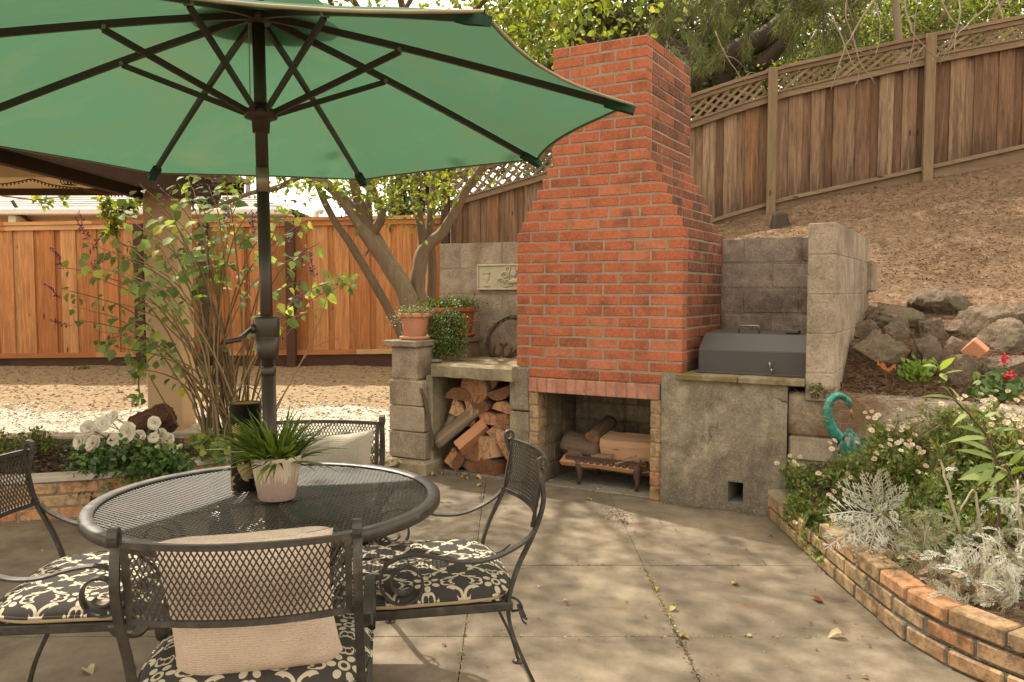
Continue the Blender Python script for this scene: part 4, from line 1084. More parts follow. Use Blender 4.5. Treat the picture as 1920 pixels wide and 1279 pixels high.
blob_tree('oak_tree', 'large dark evergreen oak with heavy limbs above the brick chimney', 'tree', (3.6, 13.2, 2.4),
    [([(3.6, 13.2, 2.0), (3.5, 13.0, 3.6), a3(1365, 120, 12.6), a3(1450, 60, 12.4), a3(1560, -60, 12.2)], [.34, .30, .20, .16, .10]),
     ([(3.4, 13.0, 3.3), a3(1290, 130, 12.9), a3(1180, 60, 12.7), a3(1120, 15, 12.5), a3(1040, -80, 12.3)], [.28, .24, .20, .16, .10]),
     ([a3(1290, 130, 12.9), a3(1215, 95, 12.6), a3(1110, 85, 12.3), a3(1060, 60, 12.0)], [.16, .15, .12, .07]),
     ([a3(1240, 100, 12.8), a3(1240, 40, 12.7), a3(1225, -40, 12.5)], [.2, .16, .14]),
     ([a3(1420, 130, 12.4), a3(1470, 80, 12.3), a3(1500, 40, 12.3)], [.12, .10, .05])],
    [(a3(1120, 40, 12.6), (1.0, 1.0, .7), 1.3), (a3(1040, 110, 12.6), (.8, .8, .5), .8), (a3(1100, 120, 13.2), (.9, .7, .5), .8), (a3(1190, 10, 13.2), (1.2, 1.0, .7), 1.1), (a3(1200, 110, 13.6), (.8, .6, .5), .45),
     (a3(1330, 70, 13.4), (1.1, .8, .8), 1.1), (a3(1380, 170, 13.0), (.9, .7, .6), 1.1), (a3(1330, 200, 12.8), (.5, .6, .5), .6), (a3(1450, 60, 13.2), (1.0, .8, .8), 1.0), (a3(980, 60, 13.6), (.9, .8, .8), .8), (a3(990, 190, 14.5), (1.0, .5, .6), .6), (a3(1080, 60, 13.8), (1.2, .6, .9), 1.3), (a3(1150, 130, 14.0), (1.0, .6, .6), .9), (a3(1300, 20, 14.2), (1.3, .6, .9), 1.3), (a3(1420, 110, 13.8), (1.2, .6, .8), 1.3), (a3(1260, 150, 13.6), (.7, .5, .5), .6), (a3(1380, 20, 14.6), (1.6, .5, 1.0), 1.4), (a3(1200, 60, 14.8), (1.6, .5, .9), 1.3), (a3(1340, 160, 14.4), (1.2, .4, .6), 1.0),
     ((.5, 12.4, 7.6), (2.6, 2.0, 1.4), 2.2), ((2.6, 12.2, 7.8), (2.6, 2.0, 1.5), 2.2), ((1.4, 10.6, 6.8), (1.6, 1.3, .8), 1.2)],
    M_OAK, .10, 1500, up=.2, wid=.6)
blob_tree('broad_tree', 'broad mid green tree filling the top right corner behind the bare twigs', 'tree', (7.6, 14.0, 2.6),
    [([(7.6, 14.0, 2.4), (7.5, 13.9, 4.0), (7.2, 13.7, 5.6)], [.22, .18, .08]), ([(7.5, 13.9, 3.6), (8.3, 13.6, 4.8), (8.8, 13.4, 5.6)], [.14, .1, .06]), ([(7.5, 13.9, 3.4), (6.6, 13.6, 4.6), (6.0, 13.5, 5.4)], [.14, .1, .06])],
    [(a3(1560, 60, 13.6), (1.2, .6, .9), 1.2), (a3(1660, 30, 13.8), (1.3, .6, .9), 1.3), (a3(1780, 10, 13.8), (1.3, .6, .9), 1.3), (a3(1880, 20, 13.4), (1.2, .6, .8), 1.2), (a3(1720, 90, 13.6), (1.3, .5, .6), 1.1), (a3(1850, 60, 13.2), (1.2, .5, .6), 1.0), (a3(1620, 120, 13.4), (1.1, .5, .5), .9), (a3(1500, 130, 13.2), (1.0, .5, .6), 1.0), (a3(1700, 150, 13.0), (1.3, .4, .5), .9), (a3(1560, 0, 14.4), (1.6, .5, .8), 1.2), (a3(1820, -10, 14.4), (1.6, .5, .8), 1.2)], M_SHRUB, .095, 1300, up=.25, wid=.6)
blob_tree('background_tree', 'dark green tree standing beyond the orange fence behind the leaning stems', 'tree', (-2.6, 16.5, 0),
    [([(-2.4, 16.5, 0), (-2.3, 16.4, 2.6), (-2.0, 16.3, 4.2)], [.2, .16, .08]), ([(-2.3, 16.4, 2.2), (-1.6, 16.3, 3.4), (-1.2, 16.2, 4.4)], [.12, .09, .05])],
    [(a3(720, 385, 16.2), (.75, .7, .55), 1.1), (a3(775, 340, 16.4), (.9, .7, .9), 1.2), (a3(830, 360, 16.2), (.7, .7, .8), 1.0), (a3(860, 300, 16.4), (1.0, .7, .9), 1.0), (a3(750, 250, 16.4), (1.2, .8, 1.0), .9), (a3(950, 280, 15.5), (1.3, .6, .9), 1.3), (a3(1010, 250, 15.0), (.8, .6, .8), .8)],
    M_OAK, .10, 1100, up=.25, wid=.6)
blob_tree('hedge_shrub', 'loose light green shrub thicket right behind the lattice of the old fence', 'shrub', tuple(at(1600, 200, 10.6))[:2]+(2.4,),
    [([at(1640, 230, 10.7), at(1620, 120, 10.7), at(1560, 20, 10.6)], [.05, .04, .02]), ([at(1700, 200, 10.5), at(1740, 80, 10.5), at(1800, -20, 10.4)], [.05, .04, .02]), ([at(1540, 230, 10.7), at(1500, 140, 10.7), at(1530, 60, 10.8)], [.05, .04, .02]), ([at(1840, 160, 10.2), at(1860, 40, 10.2), at(1900, -20, 10.2)], [.04, .03, .02])],
    [(a3(1500, 170, 10.8), (.5, .4, .45), .8), (a3(1560, 120, 10.8), (.6, .4, .5), 1.0), (a3(1630, 90, 10.7), (.6, .4, .5), 1.0), (a3(1700, 50, 10.7), (.6, .4, .5), 1.0), (a3(1790, 40, 10.5), (.6, .4, .5), .9), (a3(1880, 20, 10.4), (.6, .4, .6), .9), (a3(1600, 200, 11.2), (.8, .3, .3), .6), (a3(1690, 10, 11.4), (1.0, .4, .6), .9), (a3(1850, 90, 10.6), (.7, .3, .3), .6), (a3(1560, 30, 11.8), (1.0, .4, .8), .8)],
    M_SHRUB, .055, 1250, M_BARK, up=.3, wid=.6)

# pine: drooping sprays of long needles
pt = thing('pine_tree', 'soft needled pine with drooping pale green sprays above the lattice fence', 'pine tree', (4.9, 11.8, 2.5))
def pine():
    tr = MB(); lv = LV()
    limb(tr, [(4.9, 11.8, 2.3), (4.8, 11.7, 4.2), (4.6, 11.6, 6.5), (4.5, 11.5, 9.0)], [.2, .18, .14, .06], 9)
    spr = []
    for (x0, y0, x1, y1, Y, n) in ((1420, -60, 1235, 110, 10.0, 7), (1400, -40, 1290, 140, 10.2, 6), (1380, -80, 1220, 50, 10.2, 6), (1440, -40, 1350, 120, 10.1, 6), (1470, -60, 1400, 60, 10.0, 5), (1500, -70, 1500, 60, 9.9, 6), (1540, -60, 1545, 85, 9.9, 6), (1580, -70, 1600, 60, 9.8, 6), (1470, -70, 1330, 40, 10.0, 6), (1560, -80, 1470, 40, 9.9, 5), (1620, -60, 1650, 20, 9.9, 4), (1500, -20, 1560, 60, 9.8, 4), (1350, -60, 1280, 20, 10.3, 5), (1260, -80, 1230, 20, 10.4, 3)):
        a = at(x0, y0, Y+.7); b = at(x1, y1, Y); mid = a.lerp(b, .5)+Vector((0, 0, .22))
        ln = limb(tr, [Vector((4.6, 11.5, 6.2)).lerp(a, .75), a, mid, b], [.03, .02, .012, .004], 5)
        for i in range(n):
            q = ln[int(len(ln)*(.42+.55*i/n))]
            e = q+Vector((random.uniform(-.35, .28), random.uniform(-.3, .3), random.uniform(-.42, -.05)))
            tw = limb(tr, [q, q.lerp(e, .5)+Vector((0, 0, .05)), e], [.006, .004, .002], 4)
            spr.append((q, e))
    for q, e in spr:
        d = np.array(e-q); L = np.linalg.norm(d); n = 230
        t = RNG.random(n)**.8; P = np.array(q)[None]+d[None]*t[:, None]+RNG.normal(size=(n, 3))*.03
        D = norm(d[None]/L*.9+RNG.normal(size=(n, 3))*.55+np.array([0, 0, -.35])); lv.add(P, D, rdir(n), RNG.uniform(.09, .17, n), .0055, NEEDLE)
    tr.build('trunk', M_BARKD, pt); lv.build('needles', M_PINE, pt)
pine()
bt = thing('bare_tree', 'leafless pale twigs hanging over the old fence at upper right', 'bare tree', tuple(at(1680, 200, 9.9))[:2]+(2.5,))
def bare():
    tr = MB(); o = at(1700, 200, 9.9)
    limb(tr, [(o.x, o.y, 2.3), at(1690, 150, 9.9), at(1680, 20, 9.8), at(1670, -120, 9.6)], [.06, .055, .045, .03], 8)
    def tw(l, r):
        pts = [at(x, y, Y) for x, y, Y in l]; out = limb(tr, pts, list(np.linspace(r, .0035, len(l))), 5, 4, .5); return out
    for l, r in (([(1670, -60, 9.5), (1640, 0, 9.0), (1600, 60, 8.8), (1575, 115, 8.7), (1557, 172, 8.7)], .016), ([(1600, 60, 8.8), (1610, 110, 8.75), (1640, 158, 8.7)], .009),
                 ([(1690, -80, 9.5), (1700, 20, 8.9), (1712, 60, 8.6), (1740, 95, 8.5), (1762, 112, 8.5)], .014), ([(1770, -60, 9.0), (1800, 20, 8.5), (1785, 70, 8.5), (1762, 122, 8.5)], .013),
                 ([(1740, -40, 9.0), (1775, 20, 8.7), (1795, 50, 8.6), (1815, 54, 8.6)], .010), ([(1870, -40, 8.8), (1850, 10, 8.6), (1800, 60, 8.5), (1790, 75, 8.5)], .009),
                 ([(1560, 30, 9.3), (1590, 100, 9.1), (1610, 140, 9.0), (1600, 165, 9.0)], .008), ([(1640, 0, 9.1), (1650, 60, 9.0), (1640, 110, 9.0)], .008), ([(1340, 60, 9.2), (1370, 120, 9.1), (1398, 152, 9.0)], .008),
                 ([(1720, 0, 9.0), (1715, 60, 8.9), (1700, 140, 8.8)], .007), ([(1850, -40, 9.2), (1880, 30, 9.0), (1870, 70, 8.9)], .009), ([(1600, -40, 9.4), (1585, 20, 9.2), (1600, 70, 9.1)], .008)): 
        out = tw(l, r)
        for q in out[3::4]:
            e = q+Vector((random.uniform(-.22, .22), random.uniform(-.1, .1), random.uniform(-.26, .12)))
            limb(tr, [q, q.lerp(e, .55)+Vector((0, 0, .03)), e], [.005, .0035, .002], 4, 3, .3)
    tr.build('branches', m_wood('pale_twig', [(0, (.20,.15,.10)), (1, (.34,.27,.19))], 'z', grain=.4), bt)
bare()
def stump():
    p = onhill(1462, 424); m = MB(); n = 14; V = []
    prof = [(.12, -.06), (.10, .03), (.085, .09), (.08, .12), (.03, .125), (.0, .11)]
    for r, z in prof:
        for k in range(n):
            g = 2*PI*k/n; rr = r*(1+.25*nz(math.cos(g)*2, math.sin(g)*2, 1.5, 3)); V.append((p.x+rr*math.cos(g), p.y+rr*math.sin(g), p.z+z*1.1+.02*nz(k, r*9, 1.3)))
    m.add(V, [(i*n+k, i*n+(k+1) % n, (i+1)*n+(k+1) % n, (i+1)*n+k) for i in range(len(prof)-1) for k in range(n)], 0, .5, True)
    tag(m.build('tree_stump', M_BARKD), 'small dark tree stump at the foot of the old fence', 'stump')
stump()
# ------------------------------------------------------------------ furniture materials
def m_iron():
    k = NT('wrought_iron'); n = k.noise(22, 5, .65); n2 = k.noise(140, 3)
    c = k.ramp(n, [(.35, (.030,.026,.021)), (.6, (.055,.047,.037)), (.75, (.11,.092,.068))])
    return k.end(k.bsdf(c, k.ramp(n, [(.3, .32), (.7, .62)]), k.bump(n2, .12, .002), .25, .5))
M_IRON = m_iron()
M_MESH = m_plain('mesh_iron', (.045,.038,.030), .38, .3, .5, 14, .3, (.075,.062,.048))
M_TABLEMESH = m_plain('dusty_mesh_iron', (.062,.054,.042), .62, .1, .3, 5, .6, (.018,.016,.013))
M_BRONZE = m_plain('bronze_pole', (.040,.028,.018), .36, .1, .4, 6, .3, (.012,.010,.008))
M_RIB = m_plain('brown_rib', (.050,.034,.024), .45, .2, .4, 9, .3, (.02,.014,.010))

# ------------------------------------------------------------------ umbrella
PB = Vector((-.7176+.0092, 2.413-.0055, .73)); PD = Vector((-.0144, .0095, 1.0))
HUB = PB + PD*1.3996; UN = Vector((-.017, .028, .999)).normalized()
U1 = UN.cross(Vector((0, 1, 0))).normalized(); U2 = UN.cross(U1)
UR, UDROP, UPH = 1.0595, .3078, 2.2564
um = thing('patio_umbrella', 'green market umbrella with black ribs and bronze pole through the mesh table', 'umbrella', (PB.x, PB.y, 0))
def upt(r, g, lift=0.0):
    return HUB + (U1*math.cos(g)+U2*math.sin(g))*r + UN*(-UDROP*(max(r, 0)/UR)**1.12 + lift)
def umbrella():
    def pz(y): return (at(495, y, 2.42).z - PB.z)/1.0
    P = lambda t: PB + PD*t
    m = MB(); m.tube([Vector((PB.x, PB.y, .03)), P(0), P(pz(700))], .0205, 20); m.build('lower_pole', M_BRONZE, um)
    m = MB(); m.tube([P(pz(702)), P(pz(360))], .0178, 20); m.tube([P(pz(316)), P(1.40)], .0180, 20); m.build('upper_pole', M_BRONZE, um)
    m = MB(); m.tube([P(pz(703)), P(pz(698)), P(pz(690)), P(pz(686))], [.0215, .0225, .0225, .019], 20); m.build('collar', M_BRONZE, um)
    m = MB(); m.tube([P(pz(361)), P(pz(316))], .0192, 20); m.build('tilt_sleeve', m_plain('worn_brass', (.24,.20,.13), .42, .6, .5, 8, .4, (.10,.085,.06)), um)
    m = MB(); a, b = pz(672), pz(594)
    m.tube([P(a-.002), P(a), P(a+.02), P(a+(b-a)*.5), P(a+(b-a)*.505), P(a+(b-a)*.52), P(b-.006), P(b), P(b+.003)], [.020, .029, .0315, .0355, .0345, .0355, .0365, .034, .019], 24)
    hb = m.build('crank_housing', M_BRONZE, um)
    h0 = P(pz(616))+Vector((-.028, -.012, 0)); d = Vector((-1, -.35, 0)).normalized()
    m = MB(); m.tube([h0, h0+Vector((-.014, -.006, 0))], .014, 14); 
    e1 = at(448, 636, 2.33); e2 = at(421, 642, 2.31)
    m.tube([h0+Vector((-.012, -.006, 0)), e1], .01, flat=((0, .6, 1), .017, .008)); m.tube([e1+Vector((.006, 0, 0)), e2], [.0075, .0070], 10)
    m.build('crank_handle', M_BRONZE, hb)
    m = MB(); R0 = P(1.1112)
    m.lathe([(.012, -.055), (.024, -.055), (.026, -.022), (.030, -.020), (.046, -.014), (.0475, 0), (.044, .010), (.028, .014), (.026, .028), (.012, .03)], 28, R0); rn = m.build('runner', M_RIB, um)
    m = MB(); m.lathe([(.01, -.035), (.034, -.034), (.042, -.02), (.042, .004), (.02, .02), (.012, .05), (.018, .07), (.001, .10)], 24, HUB); m.build('top_hub', M_RIB, um)
    for i in range(8):
        g = UPH+i*PI/4; tdir = (U1*-math.sin(g)+U2*math.cos(g))
        rb = MB(); pts = [upt(r, g, -.014) for r in np.linspace(.035, UR-.035, 14)]
        rb.tube(pts, .01, flat=(tdir, .0125, .0185)); ro = rb.build('rib', M_RIB, um)
        st = MB(); a = R0+(U1*math.cos(g)+U2*math.sin(g))*.038; b = upt(.4126, g, -.026)
        st.tube([a, b], .01, flat=(tdir, .010, .0165)); st.build('strut', M_RIB, um)
        pv = MB(); pv.tube([b-tdir*.011+UN*.004, b+tdir*.011+UN*.004], .006, 8); pv.build('pivot', m_plain('dull_rivet', (.25,.22,.18), .4, .6), ro)
        pk = MB(); q = [upt(r, g, -.017) for r in (UR-.075, UR-.03, UR+.006)]
        pk.tube(q, .014, flat=(tdir, .028, .020)); pk.build('tip_pocket', M_FAB, ro)
    V = []; Fq = []; ns, nr = 12, 16; rs = np.linspace(.03, 1, nr)
    for i in range(8):
        g0 = UPH+i*PI/4
        for s in range(ns):
            f = s/ns; w_ = 4*f*(1-f)
            for r in rs:
                a, b = upt(r*UR, g0), upt(r*UR, g0+PI/4)
                p = a.lerp(b, f)
                p = p + (HUB+UN*(-UDROP)-p).normalized()*0
                c = HUB + UN*(-UDROP*r**1.12)
                p = p.lerp(c, .055*w_*r**2) - UN*(.014*w_*r*(1-.5*r)) + UN*(.0015*nz(p.x*9, p.y*9, 1.7, i))
                V.append(p)
    n = 8*ns
    for s in range(n):
        for j in range(nr-1):
            a = s*nr+j; b = ((s+1) % n)*nr+j; Fq.append((a, b, b+1, a+1))
    m = MB(); m.add(V, Fq, 0, .5, True); cn = m.build('canopy', M_FAB, um)
    hm = MB(); ed = [V[s*nr+nr-1] for s in range(n)]; ed.append(ed[0]); hm.tube(ed, .0038, 6, caps=False)
    hb_ = MB(); VV = []
    for s in range(n):
        a, b = V[s*nr+nr-1], V[s*nr+nr-2]; e = (b-a).normalized(); VV += [a-UN*.0025, a+e*.009-UN*.0025]
    hb_.add(VV, [(2*s, 2*((s+1) % n), 2*((s+1) % n)+1, 2*s+1) for s in range(n)], 0, .5, True); hb_.build('hem_band', M_FAB, cn)
    hm.build('hem', m_plain('faded_hem', (.30,.24,.14), .9, nscale=12, namt=.6, dark=(.05,.12,.07)), cn)
    vt = MB(); VV = []; 
    for s in range(n):
        for r in (.02, .10, .20):
            g = UPH+2*PI*s/n; VV.append(HUB+(U1*math.cos(g)+U2*math.sin(g))*r+UN*(.05-.22*r))
    vt.add(VV, [(s*3+j, ((s+1) % n)*3+j, ((s+1) % n)*3+j+1, s*3+j+1) for s in range(n) for j in range(2)], 0, .5, True); vt.build('vent', M_FAB, cn)
    ch = MB(); c0 = R0+Vector((-.026, -.012, .02)); 
    for i in range(46): ch.lathe([(.0005, -.0028), (.0026, 0), (.0005, .0028)], 5, c0+Vector((.0, 0, .0055*i)))
    ch.build('lift_cord', m_plain('pale_cord', (.35,.28,.18), .8), um)
def m_fabric():
    k = NT('green_canvas'); n = k.noise(1.9, 6, .7, dist=.4); wv = k.noise(9, 3)
    c = k.ramp(n, [(.30, (.062,.108,.058)), (.52, (.046,.114,.072)), (.72, (.078,.126,.070))])
    n3 = k.noise(400, 2)
    sh = k.bsdf(c, .85, k.bump(n3, .15, .001), 0, .15)
    return k.end(k.translucent(sh, k.mix(1.0, c, (1.15, 1.05, .95), 'MULTIPLY'), .5))
M_FAB = m_fabric()
umbrella()

# ------------------------------------------------------------------ table
TC = Vector((-.7176, 2.413, 0)); TZ = .727; TR = .503
tb = thing('patio_table', 'round black wrought iron table with expanded mesh top', 'table', tuple(TC))
def table():
    r = MB(); r.lathe([(TR-.038, TZ-.004), (TR-.034, TZ), (TR-.006, TZ), (TR, TZ-.005), (TR, TZ-.026), (TR-.006, TZ-.031), (TR-.034, TZ-.031), (TR-.038, TZ-.027), (TR-.038, TZ-.004)], 120, (TC.x, TC.y, 0)); r.build('rim', M_IRON, tb)
    m = MB(); R = TR-.036; z = TZ-.010
    al = rad(-60)
    for ang, dz in ((al+rad(25), 0.0), (al-rad(25), -.0012)):
        d = Vector((math.cos(ang), math.sin(ang), 0)); nn = Vector((-d.y, d.x, 0)); s = -R+.006
        while s < R:
            h = math.sqrt(max(0, R*R-s*s))
            if h > .01:
                c = TC+nn*s+Vector((0, 0, z+dz)); m.tube([c-d*h, c+d*h], .002, flat=(nn+Vector((0, 0, .35)), .0034, .0018), caps=False)
            s += .0125
    for a in (0, PI/2):
        d = Vector((math.cos(a+.5), math.sin(a+.5), 0)); m.tube([TC-d*R+Vector((0, 0, z-.013)), TC+d*R+Vector((0, 0, z-.013))], .004, flat=((-d.y, d.x, 0), .02, .005))
    m.lathe([(.028, z-.004), (.045, z-.004), (.045, z+.005), (.028, z+.005), (.028, z-.004)], 24, (TC.x, TC.y, 0))
    m.build('mesh_top', M_TABLEMESH, tb)
    for i in range(4):
        g = rad(40)+i*PI/2; d = Vector((math.cos(g), math.sin(g), 0)); t = Vector((-d.y, d.x, 0))
        pr_ = [(.44, .695), (.40, .66), (.30, .55), (.20, .43), (.15, .33), (.17, .22), (.26, .10), (.36, .03), (.40, .015)]
        l = MB(); pts = [TC+d*a+Vector((0, 0, b)) for a, b in pr_]
        l.tube(smooth(pts, 4), .01, flat=(t, .028, .010)); lo = l.build('leg', M_IRON, tb)
        f = MB(); f.lathe([(.0, .0), (.022, 0), (.022, .008), (.008, .016), (0, .016)], 14, tuple(TC+d*.40)); f.build('foot', M_IRON, lo)
    s = MB(); s.lathe([(.146, .325), (.156, .325), (.156, .345), (.146, .345), (.146, .325)], 40, (TC.x, TC.y, 0)); s.build('leg_ring', M_IRON, tb)
def smooth(pts, sub=4):
    P = [Vector(p) for p in pts]; out = []
    for i in range(len(P)-1):
        p0 = P[max(i-1, 0)]; p1 = P[i]; p2 = P[i+1]; p3 = P[min(i+2, len(P)-1)]
        for j in range(sub):
            t = j/sub; out.append(.5*((2*p1)+(p2-p0)*t+(2*p0-5*p1+4*p2-p3)*t*t+(3*p1-p0-3*p2+p3)*t**3))
    out.append(P[-1]); return out
table()

# ------------------------------------------------------------------ chairs (local frame: x right, y to the front, z up)
def make_chair(label):
    t = thing('garden_chair', label, 'chair', (0, 0, 0), 0, 'wrought iron chairs round the table')
    WX = .245
    f = MB()
    for x in (-WX, WX): f.box((x-.012, -.235, .398), (x+.012, .235, .424), None, 0, .5, .003)
    f.box((-WX-.012, -.247, .398), (WX+.012, -.223, .424), None, 0, .5, .003); f.box((-WX-.012, .223, .398), (WX+.012, .247, .424), None, 0, .5, .003)
    for i in range(9): f.box((-WX, -.2+i*.05-.004, .404), (WX, -.2+i*.05+.004, .410), None, 0, .5)
    f.build('seat_frame', M_IRON, t, world=False)
    for sx in (-1, 1):
        X = sx*WX
        u = MB(); pr_ = [(-.372, .008), (-.345, .10), (-.290, .22), (-.245, .335), (-.235, .42), (-.262, .52), (-.310, .62), (-.338, .70), (-.338, .76), (-.322, .822)]
        pts = smooth([(X+sx*(.02 if z < .35 else .0)*(1-z/.35 if z < .35 else 0), y, z) for y, z in pr_], 4)
        sc = [Vector((X, -.322-.014+.014*math.cos(a), .822+.016*math.sin(a)+.004)) for a in np.linspace(.2, 4.6, 9)]
        u.tube(pts+sc, .01, flat=((1, 0, 0), .020, .010)); uo = u.build('back_leg', M_IRON, t, world=False)
        ft = MB(); ft.lathe([(0, 0), (.021, 0), (.021, .006), (.008, .013), (0, .013)], 14, (X+sx*.02, -.372, 0)); ft.build('foot', M_IRON, uo, world=False)
        fl = MB(); pr_ = [(.165, .400), (.215, .402), (.247, .375), (.252, .33), (.232, .24), (.205, .14), (.205, .06), (.228, .006)]
        fl.tube(smooth([(X, y, z) for y, z in pr_], 4), .01, flat=((1, 0, 0), .022, .011)); fo = fl.build('front_leg', M_IRON, t, world=False)
        ft = MB(); ft.lathe([(0, 0), (.021, 0), (.021, .006), (.008, .013), (0, .013)], 14, (X, .228, 0)); ft.build('foot', M_IRON, fo, world=False)
        ar = MB(); XA = X+sx*.012
        pr_ = [(-.312, .632), (-.285, .605), (-.22, .57), (-.15, .552), (-.08, .556), (-.01, .575), (.06, .583), (.115, .565)]
        pts = smooth([(XA, y, z) for y, z in pr_], 3)
        c = (.068, .505); n = 44
        spi = []
        for i in range(n):
            a = rad(52) - i/(n-1)*rad(560); rr = .074*(1-.66*(i/(n-1))**.9)
            spi.append(Vector((XA, c[0]+rr*math.cos(a), c[1]+rr*math.sin(a))))
        ar.tube(pts[:-1]+spi, .01, flat=((1, 0, 0), .026, .0065)); ar.build('arm', M_IRON, t, world=False)
    # bowed back panel
    def bp(x, z):   # point on the panel
        f_ = (z-.592)/.218; bow = .048*(1-(x/(WX-.012))**2)
        return Vector((x, -.300-.040*f_-bow, z+.0))
    b = MB(); xs = np.linspace(-WX+.012, WX-.012, 17)
    for z, h in ((.812, .0135), (.642, .0135)): b.tube([bp(x, z) for x in xs], .01, flat=((0, 0, 1), h, .010))
    for x in (-WX+.020, WX-.020): b.tube([bp(x, .642), bp(x, .72), bp(x, .81)], .01, flat=((1, 0, 0), .014, .008))
    b.build('back_frame', M_IRON, t, world=False)
    m = MB(); z0, z1 = .649, .806; H = z1-z0; xa, xb = -WX+.022, WX-.022; sl = .082
    for sgn in (1, -1):
        s = xa-sl
        while s < xb+sl:
            pts = []
            for q in range(13):
                f_ = q/12; x = s+sl*f_ if sgn > 0 else s+sl*(1-f_)
                if xa <= x <= xb: pts.append(bp(x, z0+H*f_))
            if len(pts) > 1: m.tube(pts, .002, flat=((1, 0, -.5*sgn), .0032, .0018), caps=False)
            s += .0128
    m.build('back_mesh', M_MESH, t, world=False)
    return t
SPOT = {'near': ((-.618, 2.030, 0), rad(8)), 'right': ((-.290, 2.565, 0), rad(101.5)), 'left': ((-1.215, 2.46, 0), rad(-84)), 'far': ((-.755, 2.885, 0), rad(180))}
ch0 = make_chair('black iron chair in the foreground holding the pink knit pillow')
LBL = {'near': 'black iron chair in the foreground holding the pink knit pillow', 'right': 'black iron chair right of the table, seen from its side, nearest the fireplace',
       'left': 'black iron chair cut off by the left picture edge beside the table', 'far': 'black iron chair on the far side of the table with the grey pillow'}
for i, (k_, (lc, rz)) in enumerate(SPOT.items()):
    if i == 0:
        ch0.location = lc; ch0.rotation_euler = (0, 0, rz); WM[ch0.name] = Matrix.Translation(lc) @ Matrix.Rotation(rz, 4, 'Z')
    else:
        c = copy_tree(ch0, None, lc, rz); c['label'] = LBL[k_]

# ------------------------------------------------------------------ cushions and pillows
def m_cushion():
    k = NT('floral_print'); x = k.xyz()
    def motif(cu, cv, scale, kind):
        def fr(a, off): return k.math('MULTIPLY', k.math('SUBTRACT', k.math('FRACT', k.math('ADD', k.math('DIVIDE', a, scale), off)), .5), 2.0)
        u, v = fr(x[0], cu), fr(x[1], cv)
        r = k.math('SQRT', k.math('ADD', k.math('MULTIPLY', u, u), k.math('MULTIPLY', v, v))); th = k.math('ARCTAN2', v, u)
        def rep(n, ph=0.0):
            a = k.math('MULTIPLY', k.math('SUBTRACT', k.math('FRACT', k.math('ADD', k.math('MULTIPLY', th, n/(2*PI)), .5+ph)), .5), 2*PI/n)
            return k.math('MULTIPLY', r, k.math('COSINE', a)), k.math('MULTIPLY', r, k.math('SINE', a))
        def ell(px, py, cx, cy, a, b):
            dx = k.math('DIVIDE', k.math('SUBTRACT', px, cx), a); dy = k.math('DIVIDE', k.math('SUBTRACT', py, cy), b)
            return k.math('SQRT', k.math('ADD', k.math('MULTIPLY', dx, dx), k.math('MULTIPLY', dy, dy)))
        inside = lambda e, t=1.0: k.math('LESS_THAN', e, t)
        both = lambda a, b: k.math('MULTIPLY', a, b)
        off = lambda a, b: k.math('MULTIPLY', a, k.math('SUBTRACT', 1.0, b))
        out = lambda a, b: k.math('MAXIMUM', a, b)
        m = k.math('LESS_THAN', k.math('ABSOLUTE', k.math('SUBTRACT', r, .105)), .034)
        ax, ay = rep(6)
        m = out(m, inside(ell(ax, ay, .285, 0, .110, .085)))
        tx, ty = rep(4, .5 if kind else 0)
        aty = k.math('ABSOLUTE', ty)
        o = k.math('MINIMUM', ell(tx, aty, .56, .07, .16, .115), ell(tx, aty, .67, .14, .12, .05))
        band = off(inside(o, 1.08), inside(o, .60)); m = out(m, band)
        if kind == 0:
            cx_, cy_ = rep(4, .5); cy_ = k.math('ABSOLUTE', cy_)
            e1 = ell(cx_, cy_, .86, .21, .29, .20); e2 = ell(cx_, cy_, .79, .07, .25, .17)
            cres = off(inside(e1), inside(e2)); e3 = ell(cx_, cy_, .90, .27, .13, .05)
            m = out(m, off(cres, inside(e3)))
        else:
            m = both(m, k.math('LESS_THAN', r, .86))
        return m
    a = motif(.5, .5, .205, 0)
    # second flower in the gaps between the medallions
    b = motif(0.0, 0.0, .205, 1)
    u = k.math('MULTIPLY', k.math('SUBTRACT', k.math('FRACT', k.math('DIVIDE', x[0], .205)), .5), 2.0); v = k.math('MULTIPLY', k.math('SUBTRACT', k.math('FRACT', k.math('DIVIDE', x[1], .205)), .5), 2.0)
    d2 = k.math('SUBTRACT', 2.0, k.math('ADD', k.math('ABSOLUTE', u), k.math('ABSOLUTE', v)))
    msk = k.math('MAXIMUM', a, k.math('MULTIPLY', b, k.math('LESS_THAN', d2, .52)))
    n = k.noise(300, 2); col = k.mix(msk, (.048,.043,.038), (.50,.43,.31))
    col = k.mix(k.math('MULTIPLY', k.noise(5, 4), .25), col, (.06,.055,.045))
    return k.end(k.bsdf(col, .9, k.bump(n, .2, .001), 0, .08))
M_FLORAL = m_cushion(); M_CREAM = m_plain('cream_cloth', (.50,.40,.24), .85, nscale=8, namt=.3, dark=(.22,.16,.09), bump=.1, bscale=300)
M_TIE = m_plain('dark_tie', (.05,.042,.035), .9)
